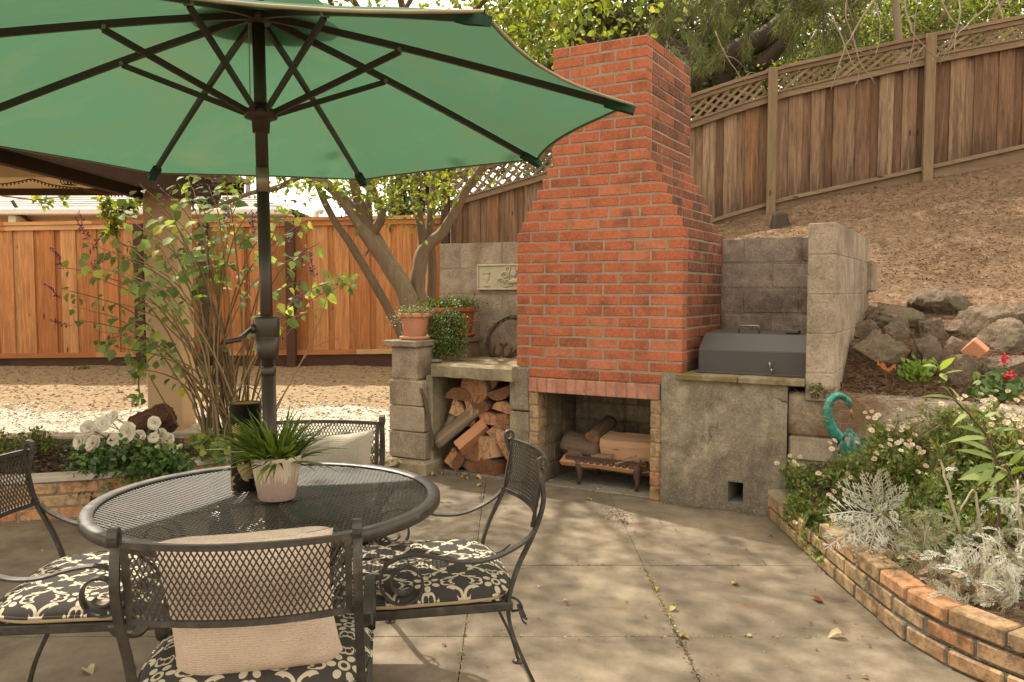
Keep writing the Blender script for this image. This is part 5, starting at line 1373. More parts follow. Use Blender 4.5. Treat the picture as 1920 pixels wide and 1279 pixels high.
def make_cushion(label):
    t = thing('seat_cushion', label, 'cushion', (0, 0, 0), 0, 'floral cushions tied on the chairs')
    def sq(a, e=.42): return math.copysign(abs(a)**e, a)
    n = 56; ring = []; W_, D_ = .262, .262
    rows = [(0.0, .064), (.15, .064), (.3, .063), (.45, .062), (.6, .060), (.75, .056), (.87, .049), (.95, .039), (.985, .030), (1.0, .022)]
    low = [(1.0, .020), (.995, .010), (.97, .003), (.90, .0), (.4, .0)]
    def ringv(s, z):
        V = []
        for i in range(n):
            g = 2*PI*i/n; x, y = sq(math.cos(g))*W_*s, sq(math.sin(g))*D_*s
            q = 0
            if z > .03: q = -.013*math.exp(-((x-.05)**2+(y-.02)**2)/.006) - .010*math.exp(-((x+.10)**2+(y+.06)**2)/.005) + .006*nz(x*7, y*7, 1.6, 5)
            V.append((x, y, .4255+z+q+.003*nz(x*10, y*10, 1, 7)))
        return V
    m = MB(); V = []
    for s, z in rows: V += ringv(max(s, .01), z)
    m.add(V, [(a*n+i, (a+1)*n+i, (a+1)*n+(i+1) % n, a*n+(i+1) % n) for a in range(len(rows)-1) for i in range(n)], 0, .5, True)
    m.add(ringv(.01, .064), [tuple(range(n))], 0, .5, True)
    o = m.build('floral_cover', M_FLORAL, t, world=False, recalc=True)
    m = MB(); V = []
    for s, z in low: V += ringv(s, z)
    m.add(V, [(a*n+i, (a+1)*n+i, (a+1)*n+(i+1) % n, a*n+(i+1) % n) for a in range(len(low)-1) for i in range(n)], 0, .5, True)
    m.build('underside', M_CREAM, t, world=False, recalc=True)
    m = MB(); rg = ringv(1.004, .021); m.tube([Vector(p) for p in rg]+[Vector(rg[0])], .0042, 6, caps=False); m.build('piping', M_FLORAL, t, world=False)
    for sx in (-1, 1):
        m = MB(); a = Vector((sx*.235, -.225, .44))
        m.tube(smooth([a, (sx*.255, -.26, .43), (sx*.25, -.275, .40), (sx*.225, -.25, .385)]), .004, 5)
        for q in range(4):
            m.tube(smooth([(sx*.245, -.262, .412), (sx*(.25+.006*q), -.272, .405-.01*q), (sx*(.25-.006*q), -.282-.012*random.random(), .385-.02*random.random()-.01*q)]), .003, 5)
        if sx > 0: m.tube(smooth([(sx*.245, -.26, .412), (sx*.26, -.30, .405), (sx*.27, -.345, .43)]), [.004]*9, 6)
        m.build('tie', M_TIE, t, world=False)
    return t
cu0 = make_cushion('floral black and cream cushion on the foreground chair under the pink pillow')
CL = {'near': 'floral black and cream cushion on the foreground chair under the pink pillow', 'right': 'floral black and cream cushion on the chair right of the table',
      'left': 'floral black and cream cushion on the left chair, its cream side showing', 'far': 'floral black and cream cushion on the chair behind the table'}
for i, (k_, (lc, rz)) in enumerate(SPOT.items()):
    if i == 0: cu0.location = lc; cu0.rotation_euler = (0, 0, rz)
    else: copy_tree(cu0, None, lc, rz)['label'] = CL[k_]

def pillow(name, label, M, w_, h, th, m, knit=True):
    n = 34; V = []; side = []
    for sgn in (1, -1):
        for j in range(n+1):
            for i in range(n+1):
                a, b = -1+2*i/n, -1+2*j/n
                e = max(0, (1-a**4))*max(0, (1-b**4)); zz = sgn*th*.5*e**.48
                pin = 1-.07*(1-abs(a)**2)*abs(b)**2*0 
                x = a*w_/2*(1-.06*(1-b*b)*0 - .10*(1-abs(b)**2.2)*abs(a)**3); y = b*h/2*(1-.08*(1-abs(a)**2.2)*abs(b)**3)
                V.append(M @ Vector((x, y, zz+.006*nz(a*2, b*2, 1.4, 3+sgn))))
    N = (n+1)*(n+1); mb = MB()
    Fq = [(j*(n+1)+i, j*(n+1)+i+1, (j+1)*(n+1)+i+1, (j+1)*(n+1)+i) for j in range(n) for i in range(n)]
    mb.add(V[:N], Fq, 0, .5, True); mb.add(V[N:], [f[::-1] for f in Fq], 0, .5, True)
    o = mb.build(name, m, None, label, 'pillow'); return o
def m_knit(name, c, d, sc=150, motif=False):
    k = NT(name); x = k.xyz(k.n('ShaderNodeTexCoord').outputs['Object'])
    a = k.math('SINE', k.math('MULTIPLY', x[0], sc*4)); b = k.math('SINE', k.math('ADD', k.math('MULTIPLY', x[2], sc*5.2), k.math('MULTIPLY', k.math('ABSOLUTE', a), 1.6)))
    h = k.math('ADD', k.math('MULTIPLY', k.math('ADD', b, 1.0), .25), k.math('MULTIPLY', k.vor(sc*.9, vec=k.mapping((1, 1, 1.6))), 1.3))
    col = k.mix(k.math('SUBTRACT', 1.1, k.math('MULTIPLY', h, .55), clamp=True), d, c)
    col = k.mix(k.math('MULTIPLY', k.noise(14, 4), .35), col, d)
    if motif:
        n = k.n('ShaderNodeTexWave', wave_type='RINGS'); n.inputs['Scale'].default_value = 9; n.inputs['Distortion'].default_value = 9; n.inputs['Detail'].default_value = 2; k.set(n.inputs['Vector'], k.mapping((1, 1, 1.4), loc=(.06, 0, -.12)))
        rr = k.math('SQRT', k.math('ADD', k.math('POWER', k.math('ADD', x[0], .01), 2.0), k.math('POWER', k.math('SUBTRACT', x[2], .13), 2.0)))
        f = k.math('MULTIPLY', k.math('GREATER_THAN', n.outputs['Fac'], .55), k.math('LESS_THAN', rr, .105))
        col = k.mix(f, col, k.mix(k.noise(12, 2), (.03,.22,.20), (.10,.30,.16)))
    return k.end(k.bsdf(col, .9, k.bump(h, .35, .003), 0, .15))
def pillow_matrix(c, right, up, fwd):
    return Matrix(((right[0], up[0], fwd[0], c[0]), (right[1], up[1], fwd[1], c[1]), (right[2], up[2], fwd[2], c[2]), (0, 0, 0, 1)))
def lean(c, yaw, tilt, roll):
    return Matrix.Translation(c) @ Matrix.Rotation(yaw, 4, 'Z') @ Matrix.Rotation(PI/2-tilt, 4, 'X') @ Matrix.Rotation(roll, 4, 'Z')
pillow('pink_pillow', 'pale pink knitted pillow standing against the foreground chair back', lean((-.592, 1.850, .622), rad(8), rad(-14), rad(3.0)), .39, .345, .19, m_knit('pink_knit', (.66,.54,.43), (.43,.32,.24), 190))
pillow('grey_pillow', 'grey woven pillow with a teal palm motif on the far chair', lean((-.70, 3.02, .640), 0, rad(13), rad(3)), .39, .34, .13, m_knit('grey_knit', (.44,.38,.30), (.27,.225,.17), 210, True))

# ------------------------------------------------------------------ table top things
def potted_grass():
    c = onz(513, 941, TZ); c.y += .035; c.z = TZ+.001
    t = thing('potted_grass', 'green grassy plant in a cream and mauve glazed pot on the table', 'potted plant', tuple(c))
    k = NT('drip_glaze'); x = k.xyz(); th = k.math('ARCTAN2', x[1], x[0])
    cv = k.n('ShaderNodeCombineXYZ'); k.set(cv.inputs[0], k.math('MULTIPLY', th, 4.2)); k.set(cv.inputs[2], k.math('MULTIPLY', x[2], 3.0))
    dr = k.noise(2.6, 3, .7, cv.outputs[0]); lim = k.math('ADD', .036, k.math('MULTIPLY', dr, .042))
    f = k.math('GREATER_THAN', x[2], k.math('SUBTRACT', .105, k.math('MULTIPLY', k.ramp(dr, [(.35, 0.2), (.62, 1.0)]), .055)))
    st = k.noise(8, 4, .6, cv.outputs[0])
    col = k.mix(f, k.mix(k.noise(160, 2), (.30,.205,.165), (.42,.31,.255)), k.mix(st, (.42,.34,.23), (.66,.57,.44)))
    gm = k.end(k.bsdf(col, .45, k.bump(k.noise(160, 2), .2, .002), 0, .4))
    m = MB(); m.lathe([(0, 0), (.048, 0), (.052, .004), (.062, .06), (.0715, .118), (.0735, .126), (.071, .129), (.066, .126), (.064, .11), (0, .108)], 44, tuple(c)); m.build('pot', gm, t)
    lv = LV(); n = 300; g = RNG.uniform(0, 2*PI, n); e = np.clip(RNG.normal(.62, .38, n), -.05, 1.35)
    D = np.stack([np.cos(g)*np.cos(e), np.sin(g)*np.cos(e), np.sin(e)], -1); r0 = RNG.uniform(0, .05, n)
    P = np.array(c)+np.stack([np.cos(g)*r0, np.sin(g)*r0, np.full(n, .108)], -1)
    up = np.tile([0, 0, 1.], (n, 1))+RNG.normal(size=(n, 3))*.2
    GB = (np.array([(0,.5,0),(0,-.5,0),(.35,.6,.05),(.35,-.6,.05),(.7,.45,.03),(.7,-.45,.03),(1,.05,-.09),(1,-.05,-.09)]), BLADE[1])
    lv.add(P, D, up, RNG.uniform(.11, .185, n), RNG.uniform(.006, .0105, n), GB)
    lv.build('grass', m_leaf('grass_blade', [(0, (.045,.085,.010)), (.5, (.11,.17,.022)), (.85, (.20,.27,.04)), (1, (.28,.32,.07))], trans=.3, rough=.35, spec=.5), t)
potted_grass()
def lantern():
    c = onz(456, 922, TZ); c.y += .038; c.z = TZ+.001
    t = thing('tin_lantern', 'tall black tin lantern with gold leaf cut outs behind the potted grass', 'lantern', tuple(c))
    r = .0465; h = .262
    m = MB(); m.lathe([(0, 0), (r-.001, 0), (r, .002), (r, h), (r+.0015, h+.001), (r+.0012, h+.003), (r-.001, h+.002), (r-.002, .02)], 44, tuple(c), 0); m.lathe([(r-.0025, .01), (r-.0025, h)], 44, tuple(c), 1)
    m.build('body', [m_plain('black_tin', (.018,.016,.013), .32, .5, .5, 6, .3), m_plain('gold_lining', (.42,.25,.06), .35, .7, .5)], t)
    gold = m_plain('brushed_gold', (.40,.30,.15), .38, .7, .5, 30, .3, (.15,.10,.05))
    for z0, a0 in ((.20, -2.05), (.085, -1.62), (.05, -3.0), (.19, -.3)):
        lv = LV()
        for j, (da, dl) in enumerate(((1.25, .052), (.75, .046), (.30, .040), (-.15, .034), (1.75, .046), (2.25, .040), (2.75, .032))):
            ang = 1.1-da*.9+.55; L_ = dl; n = 6; V = []; 
            for q in range(n+1):
                f = q/n; w_ = .0075*math.sin(PI*min(1, f*.92+.08))**.8
                for sg in (-1, 1):
                    dx = math.cos(ang)*L_*f - math.sin(ang)*w_*sg; dz = math.sin(ang)*L_*f + math.cos(ang)*w_*sg
                    aa = a0+dx/r; V.append((c.x+(r+.0012)*math.cos(aa), c.y+(r+.0012)*math.sin(aa), c.z+z0+dz-.03))
            lv.raw(V, np.array([(2*q, 2*q+1, 2*q+3, 2*q+2) for q in range(n)]))
        lv.build('leaf_relief', gold, t)
    m = MB(); m.tube([c+Vector((.046*math.cos(a), .006, h-.012+.062*math.sin(a))) for a in np.linspace(-.15, PI+.15, 22)], .0016, 6); m.build('wire_handle', M_IRON, t)
lantern()
# ------------------------------------------------------------------ grill
def grill():
    t = thing('charcoal_grill', 'dark grey steel grill with sloped hood on the concrete counter', 'grill', FW(.39, .3, .822), -AZ)
    m = m_plain('grey_enamel', (.060,.054,.050), .48, .1, .4, 3, .25, (.065,.055,.05), bump=.05)
    u0, u1 = .072, .724; zb = .8235
    b = MB(); prof = [(.10, 0), (.10, .148), (.235, .243), (.52, .255), (.52, 0)]
    V = []
    for u in (u0, u1): V += [(u, v, zb+z) for v, z in prof]
    b.add(V, [(0, 1, 6, 5), (1, 2, 7, 6), (2, 3, 8, 7), (3, 4, 9, 8), (0, 4, 3, 2, 1), (5, 6, 7, 8, 9), (0, 5, 9, 4)], 0, .5, False, FM)
    o = b.build('hood', m, t, recalc=True)
    bv = o.modifiers.new('bevel', 'BEVEL'); bv.width = .006; bv.segments = 2; bv.limit_method = 'ANGLE'
    e = MB(); e.box((u0-.004, .088, zb), (u1+.004, .0985, zb+.012), FM, 0, .5, .002); e.build('front_lip', m, t)
    h = MB(); hu0, hu1, hv = .275, .40, .30
    h.tube([FW(hu0, hv, zb+.246), FW(hu0, hv, zb+.285), FW(hu0+.004, hv, zb+.292), FW(hu1-.004, hv, zb+.292), FW(hu1, hv, zb+.285), FW(hu1, hv, zb+.246)], .006, 8)
    h.build('top_handle', m_plain('steel', (.22,.20,.18), .35, .8), t)
    d = MB(); p = onv(1448, 690, .085); q = toF(p); uu, zz = q.x, q.z
    d.tube([FW(uu, .096, zz-.035), FW(uu, .078, zz-.02), FW(uu-.004, .076, zz-.005)], .005, 8); d.tube([FW(uu-.012, .08, zz-.004), FW(uu-.014, .075, zz+.035)], .0055, 8); d.build('latch', m_plain('worn_steel', (.40,.33,.26), .4, .7), t)
    v = MB(); v.box((.56, .28, zb+.25), (.64, .36, zb+.268), FM, 0, .5, .003); v.build('vent', m, t)
grill()
# ------------------------------------------------------------------ plaque, wreath, flat stone, horseshoe, stick
def plaque():
    t = thing('relief_plaque', 'cream plaster relief plaque with urn and scroll ornament on the block wall', 'plaque', FW(-1.66, .86, 1.35), -AZ)
    m = m_plain('cream_plaster', (.50,.45,.30), .8, nscale=14, namt=.4, dark=(.15,.13,.085), bump=.2)
    u0, u1, z0, z1, v = -2.02, -1.32, 1.345, 1.555, .868
    b = MB(); b.box((u0, v-.022, z0), (u1, v, z1), FM, 0, .5, .004); b.build('panel', m, t)
    f = MB(); w_ = .016
    for lo, hi in (((u0, z0), (u1, z0+w_)), ((u0, z1-w_), (u1, z1)), ((u0, z0+w_), (u0+w_, z1-w_)), ((u1-w_, z0+w_), (u1, z1-w_))):
        f.box((lo[0], v-.034, lo[1]), (hi[0], v-.0215, hi[1]), FM, 0, .5, .004)
    f.build('border', m, t)
    q = v-.022
    for cu in (-1.93, -1.41):
        r = MB(); M = FM @ Matrix.Translation((cu, q, z0+.03)) @ Matrix.Scale(.45, 4, (0, 1, 0))
        r.lathe([(.03, 0), (.03, .008), (.01, .016), (.008, .03), (.028, .055), (.034, .08), (.024, .092), (.03, .10)], 16, M=M)
        for k in range(7):
            a = rad(-65+k*21.7); r.tube([FW(cu, q-.004, z0+.125), FW(cu+.030*math.sin(a), q-.008, z0+.13+.018*math.cos(a)), FW(cu+.045*math.sin(a), q-.004, z0+.125+.028*math.cos(a))], [.004, .007, .002], 6)
        r.build('urn', m, t)
    r = MB(); c = (-1.67, z0+.045)
    for sg in (-1, 1):
        for (ox, oz, R_, tr, n_) in ((.115, .02, .035, 1.6, 26), (.06, .015, .026, 1.4, 20), (.085, .075, .030, 1.5, 22), (.05, .125, .022, 1.3, 18)):
            pts = []
            for i in range(n_):
                a = i/(n_-1)*tr*2*PI; rr = R_*(1-.8*i/n_); pts.append(FW(c[0]+sg*(ox+rr*math.cos(a)), q-.006, c[1]+oz+rr*math.sin(a)))
            r.tube(pts, [.0075-.004*i/n_ for i in range(n_)], 6)
        r.tube([FW(c[0]+sg*.01, q-.005, c[1]-.005), FW(c[0]+sg*.08, q-.006, c[1]-.018), FW(c[0]+sg*.15, q-.005, c[1]+.02), FW(c[0]+sg*.17, q-.004, c[1]+.06)], [.006, .008, .007, .003], 6)
        r.tube([FW(c[0]+sg*.03, q-.005, c[1]+.02), FW(c[0]+sg*.055, q-.008, c[1]+.07), FW(c[0]+sg*.035, q-.006, c[1]+.125), FW(c[0]+sg*.055, q-.004, c[1]+.15)], [.006, .009, .007, .003], 6)
    M = FM @ Matrix.Translation((c[0], q, c[1]+.01)) @ Matrix.Scale(.5, 4, (0, 1, 0))
    r.lathe([(.0, -.005), (.04, .0), (.05, .02), (.035, .03), (.015, .045)], 16, M=M)
    for k in range(9):
        a = 2*PI*k/9; r.tube([FW(c[0], q-.012, c[1]+.09), FW(c[0]+.028*math.cos(a), q-.010, c[1]+.09+.03*math.sin(a)), FW(c[0]+.034*math.cos(a), q-.003, c[1]+.09+.036*math.sin(a))], [.010, .009, .003], 6)
    r.build('scroll_relief', m, t)
plaque()
def wreath():
    m = MB(); c = FW(-1.655, .70, .965); R_ = .165
    for k in range(7):
        pts = []; ph = random.random()*6; dr = random.uniform(-.012, .012)
        for a in np.linspace(0, 2*PI, 40):
            rr = R_+dr+.008*math.sin(a*random.choice([3])+ph); pts.append(c+FU*(rr*math.cos(a)*1.02)+Vector((0, 0, rr*math.sin(a)*1.0))+FV*(.11*math.sin(a)+.010*math.sin(2*a+ph)))
        m.tube(pts, .0035, 5, caps=False)
    for k in range(12):
        a = random.random()*6.28; p = c+FU*(R_*math.cos(a))+Vector((0, 0, R_*math.sin(a)))+FV*(.11*math.sin(a)); e = p+Vector((random.uniform(-.03, .03), -.01, random.uniform(-.03, .03))); m.tube([p, e], [.003, .001], 4)
    tag(m.build('twig_wreath', m_wood('dark_twig', [(0, (.045,.03,.02)), (1, (.09,.062,.04))], 'z')), 'dark wreath of thin vine twigs leaning on the block wall beside the chimney', 'wreath')
    rm = m_plain('rusty_iron', (.14,.045,.018), .8, .2, .3, 30, .4, (.04,.02,.012), bump=.3)
    for i, (px, py, rot, lb) in enumerate(((934, 668, .4, 'rusty horseshoe standing against the wreath, the left one'), (950, 670, -.5, 'rusty horseshoe beside the chimney, leaning right of the other'))):
        m = MB(); p = onv(px, py, .66); base = Vector((p.x, p.y, .817))
        pts = [base+FU*(.040*math.cos(a)+.0)+Vector((0, 0, .052+.05*math.sin(a)))+FV*(.02*math.sin(a)) for a in np.linspace(rad(-235)+rot, rad(55)+rot, 20)]
        m.tube(pts, .008, flat=((FV.x, FV.y, 0), .012, .018)); tag(m.build('horseshoe', rm), lb, 'horseshoe', 'horseshoes on the mossy shelf')
    m = MB(); p = onv(811, 674, -.03); n = 16; V = []
    prof = [(.0, -.006), (.8, -.005), (1, .004), (.85, .014), (.0, .018)]
    for r, z in prof:
        for k in range(n):
            a = 2*PI*k/n; V.append(FW(-1.835+.050*r*math.cos(a), -.02+.035*r*math.sin(a), .822+z))
    m.add(V, [(i*n+k, i*n+(k+1) % n, (i+1)*n+(k+1) % n, (i+1)*n+k) for i in range(4) for k in range(n)], 0, .5, True)
    tag(m.build('flat_stone', m_conc('grey_pebble', [(0, (.10,.09,.08)), (1, (.2,.18,.16))], pits=0)), 'small flat grey stone on the left end of the mossy shelf', 'stone')
    m = MB(); a = onv(789, 730, -.10); b = onv(812, 845, -.06)
    limb(m, [a, a.lerp(b, .3)+Vector((.015, 0, 0)), a.lerp(b, .7)+Vector((.01, 0, 0)), b], [.011, .013, .012, .008], 7, 3, .2)
    tag(m.build('leaning_stick', m_wood('grey_stick', [(0, (.09,.065,.045)), (1, (.15,.11,.08))], 'z', bump=.6)), 'weathered stick leaning against the block wall of the wood store', 'stick')
wreath()
# ------------------------------------------------------------------ firewood
M_LBARK = m_wood('log_bark', [(0, (.09,.058,.038)), (.5, (.17,.12,.082)), (1, (.30,.225,.155))], 'y', grain=1.2, bump=1.0)
M_SPLIT = m_wood('split_wood', [(0, (.30,.115,.05)), (.4, (.46,.20,.09)), (.75, (.56,.30,.155)), (1, (.60,.38,.22))], 'y', grain=.55, bump=.7)
def m_end():
    k = NT('log_end'); x = k.xyz(); t = k.attr()
    r = k.math('SQRT', k.math('ADD', k.math('POWER', k.math('ADD', x[0], .03), 2.0), k.math('POWER', k.math('ADD', x[2], .02), 2.0)))
    rg = k.math('SINE', k.math('ADD', k.math('MULTIPLY', r, 520.0), k.math('MULTIPLY', k.noise(30, 3), 5.0)))
    c = k.ramp(t, [(0, (.15,.07,.035)), (.35, (.30,.14,.07)), (.7, (.47,.245,.125)), (1, (.58,.36,.21))])
    c = k.mix(k.math('MULTIPLY', k.math('ADD', rg, 1.0), .16), c, (.10,.04,.018))
    c = k.mix(k.math('MULTIPLY', k.ramp(k.noise(26, 5), [(.46, 0.0), (.64, 1.0)]), .65), c, (.10,.06,.035))
    ck = k.vor(9, 'DISTANCE_TO_EDGE', vec=k.mapping((1, 1, 1))); c = k.mix(k.math('MULTIPLY', k.ramp(ck, [(0.0, 1.0), (.03, 0.0)]), .7), c, (.05,.025,.015))
    return k.end(k.bsdf(c, .9, k.bump(k.noise(120, 3), .5, .003), 0, .15))
M_LEND = m_end()
def wedge(kind, R):
    """cross-section outline with flags: True where the next edge is bark"""
    P = []
    if kind == 'half':
        for i in range(9): a = PI*i/8; P.append((R*math.cos(a), R*math.sin(a)*.85-R*.35, True))
        P[-1] = (P[-1][0], P[-1][1], False)
    elif kind == 'quarter':
        P.append((-R*.55, -R*.5, False)); 
        for i in range(7): a = PI/2*i/6; P.append((-R*.55+1.25*R*math.cos(a), -R*.5+1.25*R*math.sin(a), True))
        P[-1] = (P[-1][0], P[-1][1], False)
    elif kind == 'block':
        P = [(-R*.8, -R*.6, False), (R*.75, -R*.7, False), (R*.9, R*.45, True), (R*.2, R*.8, True), (-R*.7, R*.55, False)]
    elif kind == 'thin':
        P = [(-R, -R*.22, False), (R*.95, -R*.28, False), (R, R*.12, True), (0, R*.36, True), (-R*.95, R*.15, False)]
    else:
        for i in range(12): a = 2*PI*i/12; P.append((R*math.cos(a), R*math.sin(a)*.92, True))
    return P
def make_log(kind, R, L, M, label, group, tint=None, bark_only=False):
    P = wedge(kind, R); m = MB(); n = 7; sd = random.random()*50; ns = []
    # subdivide outline
    Q = []
    for i, (x, z, f) in enumerate(P):
        x2, z2, _ = P[(i+1) % len(P)]; k = 3 if not f else 1
        for j in range(k): Q.append((x+(x2-x)*j/k, z+(z2-z)*j/k, f))
    q = len(Q); V = []
    for a in range(n+1):
        y = -L/2+L*a/n
        for i, (x, z, f) in enumerate(Q):
            d = .10 if f else .045
            s = 1+d*nz(x*22+sd, z*22+y*9, 1.0, 3)+.05*nz(sd, y*5, 1)
            V.append((x*s+.006*nz(y*6, sd, 1, 2), y+(.012*nz(x*30, z*30+sd, 1, 4) if a in (0, n) else 0), z*s+.006*nz(y*6, sd+9, 1, 2)))
    t0 = random.random() if tint is None else tint
    Vw = [M @ Vector(p) for p in V]
    mats = [M_LBARK, M_SPLIT, M_LEND]
    for i in range(q):
        f = Q[i][2] or bark_only
        Fs = [(a*q+i, a*q+(i+1) % q, (a+1)*q+(i+1) % q, (a+1)*q+i) for a in range(n)]
        b = len(m.v) if i else 0
        if i == 0: m.add(V, [], 0)
        for fc in Fs: m.f.append(fc); m.m.append(0 if f else 1); m.t.append(t0); m.sm.append(True if f else False)
    m.f.append(tuple(range(q))[::-1]); m.m.append(2); m.t.append(t0); m.sm.append(False)
    m.f.append(tuple(n*q+i for i in range(q))); m.m.append(2); m.t.append(t0); m.sm.append(False)
    me_loc = M.to_translation(); rot = M.to_euler()
    me = bpy.data.meshes.new('split_log'); me.from_pydata(m.v, [], m.f)
    for mm in mats: me.materials.append(mm)
    me.polygons.foreach_set('material_index', m.m); me.polygons.foreach_set('use_smooth', m.sm)
    at_ = me.attributes.new('tint', 'FLOAT', 'FACE'); at_.data.foreach_set('value', m.t)
    bm = bmesh.new(); bm.from_mesh(me); bmesh.ops.recalc_face_normals(bm, faces=bm.faces); bm.to_mesh(me); bm.free()
    o = bpy.data.objects.new('split_log', me); COL.objects.link(o); o.location = me_loc; o.rotation_euler = rot
    return tag(o, label, 'log', group)
def firewood():
    G = 'split logs stacked in the wood store'
    # px, py centre of the visible end, radius in px, kind, length, yaw, pitch, roll, label
    L = [(855, 740, 24, 'half', .38, .15, 0, .1, 'half round log at the upper left of the woodpile under the shelf'),
         (893, 728, 27, 'round', .36, -.1, 0, .4, 'rough barked log at the top of the woodpile, wedged under the shelf'),
         (932, 738, 22, 'half', .40, .1, 0, 2.8, 'dark barked log at the top right of the woodpile'),
         (852, 768, 21, 'quarter', .36, .1, 0, .3, 'quarter log under the half round one, left in the woodpile'),
         (885, 766, 17, 'half', .34, -.2, 0, 1.2, 'small brown log tucked in the middle of the upper woodpile'),
         (905, 758, 24, 'quarter', .40, -.15, .1, -.5, 'orange quarter log with pale split face high in the woodpile'),
         (943, 765, 20, 'half', .36, .0, 0, .2, 'rounded log against the pier in the right upper woodpile'),
         (912, 783, 24, 'half', .38, .1, 0, 3.5, 'reddish log with its round side down, centre of the woodpile'),
         (942, 790, 19, 'block', .40, .05, 0, .1, 'square split log beside the pier at mid height'),
         (915, 812, 21, 'quarter', .38, .3, 0, .9, 'small triangular log right of the big orange block'),
         (944, 817, 19, 'quarter', .36, -.1, 0, -.3, 'pointed split log beside the pier above the lowest row'),
         (917, 845, 27, 'block', .40, -.35, 0, -.35, 'wide reddish block low in the woodpile right of centre'),
         (945, 842, 17, 'half', .36, 0, 0, 1.0, 'small log at the lower right edge of the woodpile'),
         (880, 842, 22, 'round', .36, .2, 0, .2, 'dark round barked log low in the middle of the woodpile'),
         (838, 862, 22, 'quarter', .40, .25, 0, .6, 'triangular orange log at the bottom left of the woodpile'),
         (862, 864, 21, 'half', .38, -.1, 0, 2.2, 'brown bark log at the bottom left beside the triangular one'),
         (886, 872, 22, 'block', .40, .12, 0, .5, 'grey brown block log at the bottom centre of the woodpile'),
         (922, 878, 22, 'block', .40, -.25, 0, .1, 'orange topped log at the bottom right of the woodpile'),
         (868, 790, 16, 'quarter', .40, .3, 0, .2, 'dark log glimpsed behind the slanting one in the woodpile'),
         (838, 795, 14, 'half', .36, .1, 0, 1.8, 'dark bark edged log behind the slanting pieces at the left of the woodpile'),
         (916, 722, 15, 'quarter', .36, .1, 0, 1.5, 'small dim log pushed up under the shelf at the top of the woodpile')]
    for px, py, r, kind, ln, yaw, pit, roll, lb in L:
        v = .08+random.uniform(-.03, .03) if py < 800 else .04+random.uniform(-.02, .03)
        p = onv(px, py, v); R = r*1.17*p.y/F_PX
        c = p + FV*(ln/2)
        z = max(c.z, R*.62); c.z = z
        make_log(kind, R, ln, Matrix.Translation(c) @ Matrix.Rotation(-AZ+yaw, 4, 'Z') @ Matrix.Rotation(pit, 4, 'X') @ Matrix.Rotation(roll, 4, 'Y'), lb, G)
    # the two long slanting pieces
    a = onv(822, 828, .0); b = onv(890, 772, .10)
    d = (b-a); yaw = math.atan2(-d.x, d.y)
    def along(a, b, roll):
        d = (b-a).normalized(); y = d; x = y.cross(Vector((0, 0, 1))).normalized(); z = x.cross(y)
        R_ = Matrix(((x.x, y.x, z.x, 0), (x.y, y.y, z.y, 0), (x.z, y.z, z.z, 0), (0, 0, 0, 1)))
        return Matrix.Translation((a+b)/2) @ R_ @ Matrix.Rotation(roll, 4, 'Y')
    make_log('quarter', .062, (b-a).length*1.15, along(a, b, .4), 'long grey weathered log slanting across the front of the woodpile', G, .9, True)
    a = onv(840, 800, .06); b = onv(864, 755, .12); make_log('thin', .03, (b-a).length*1.3, along(a, b, 1.2), 'thin grey slat of wood slanting above the long weathered log', G, .8, True)
    a = onv(862, 838, .0); b = onv(908, 800, .12); make_log('block', .072, .26, along(b, a, .75), 'large bright orange split block leaning in the front of the woodpile', G, .55)
    # fireplace logs on the grate
    G2 = 'logs laid in the fireplace'
    def fl(kind, R, a, b, roll, lb, tint=None, bark=False):
        make_log(kind, R, (b-a).length, along(a, b, roll), lb, G2, tint, bark)
    P_ = lambda x, y, v: onv(x, y, v)
    fl('thin', .088, P_(1060, 855, .18), P_(1198, 873, .18), PI+.42, 'flat orange slab of wood lying along the front of the grate', .62)
    fl('quarter', .122, P_(1131, 832, .25), P_(1226, 842, .27), PI+.22, 'big pale orange split log lying on top of the grate logs', .95)
    fl('half', .102, P_(1062, 822, .25), P_(1126, 838, .23), .4, 'grey barked log at the left on the grate', .4, True)
    fl('round', .052, P_(1110, 822, .17), P_(1145, 790, .42), 0, 'hollow gnarled log standing back on the grate pile', .3, True)
    fl('half', .05, P_(1066, 844, .16), P_(1110, 853, .22), .2, 'short round sided log above the flat slab', .5)
    fl('block', .05, P_(1150, 862, .26), P_(1222, 878, .24), .2, 'reddish log behind the flat slab at the right of the grate', .3)
    fl('thin', .022, P_(1112, 853, .16), P_(1150, 856, .15), .4, 'small split kindling piece on the flat slab', .9)
    fl('thin', .016, P_(1155, 868, .12), P_(1195, 855, .13), .3, 'pale splinter of kindling on the right of the slab', 1.0)
firewood()
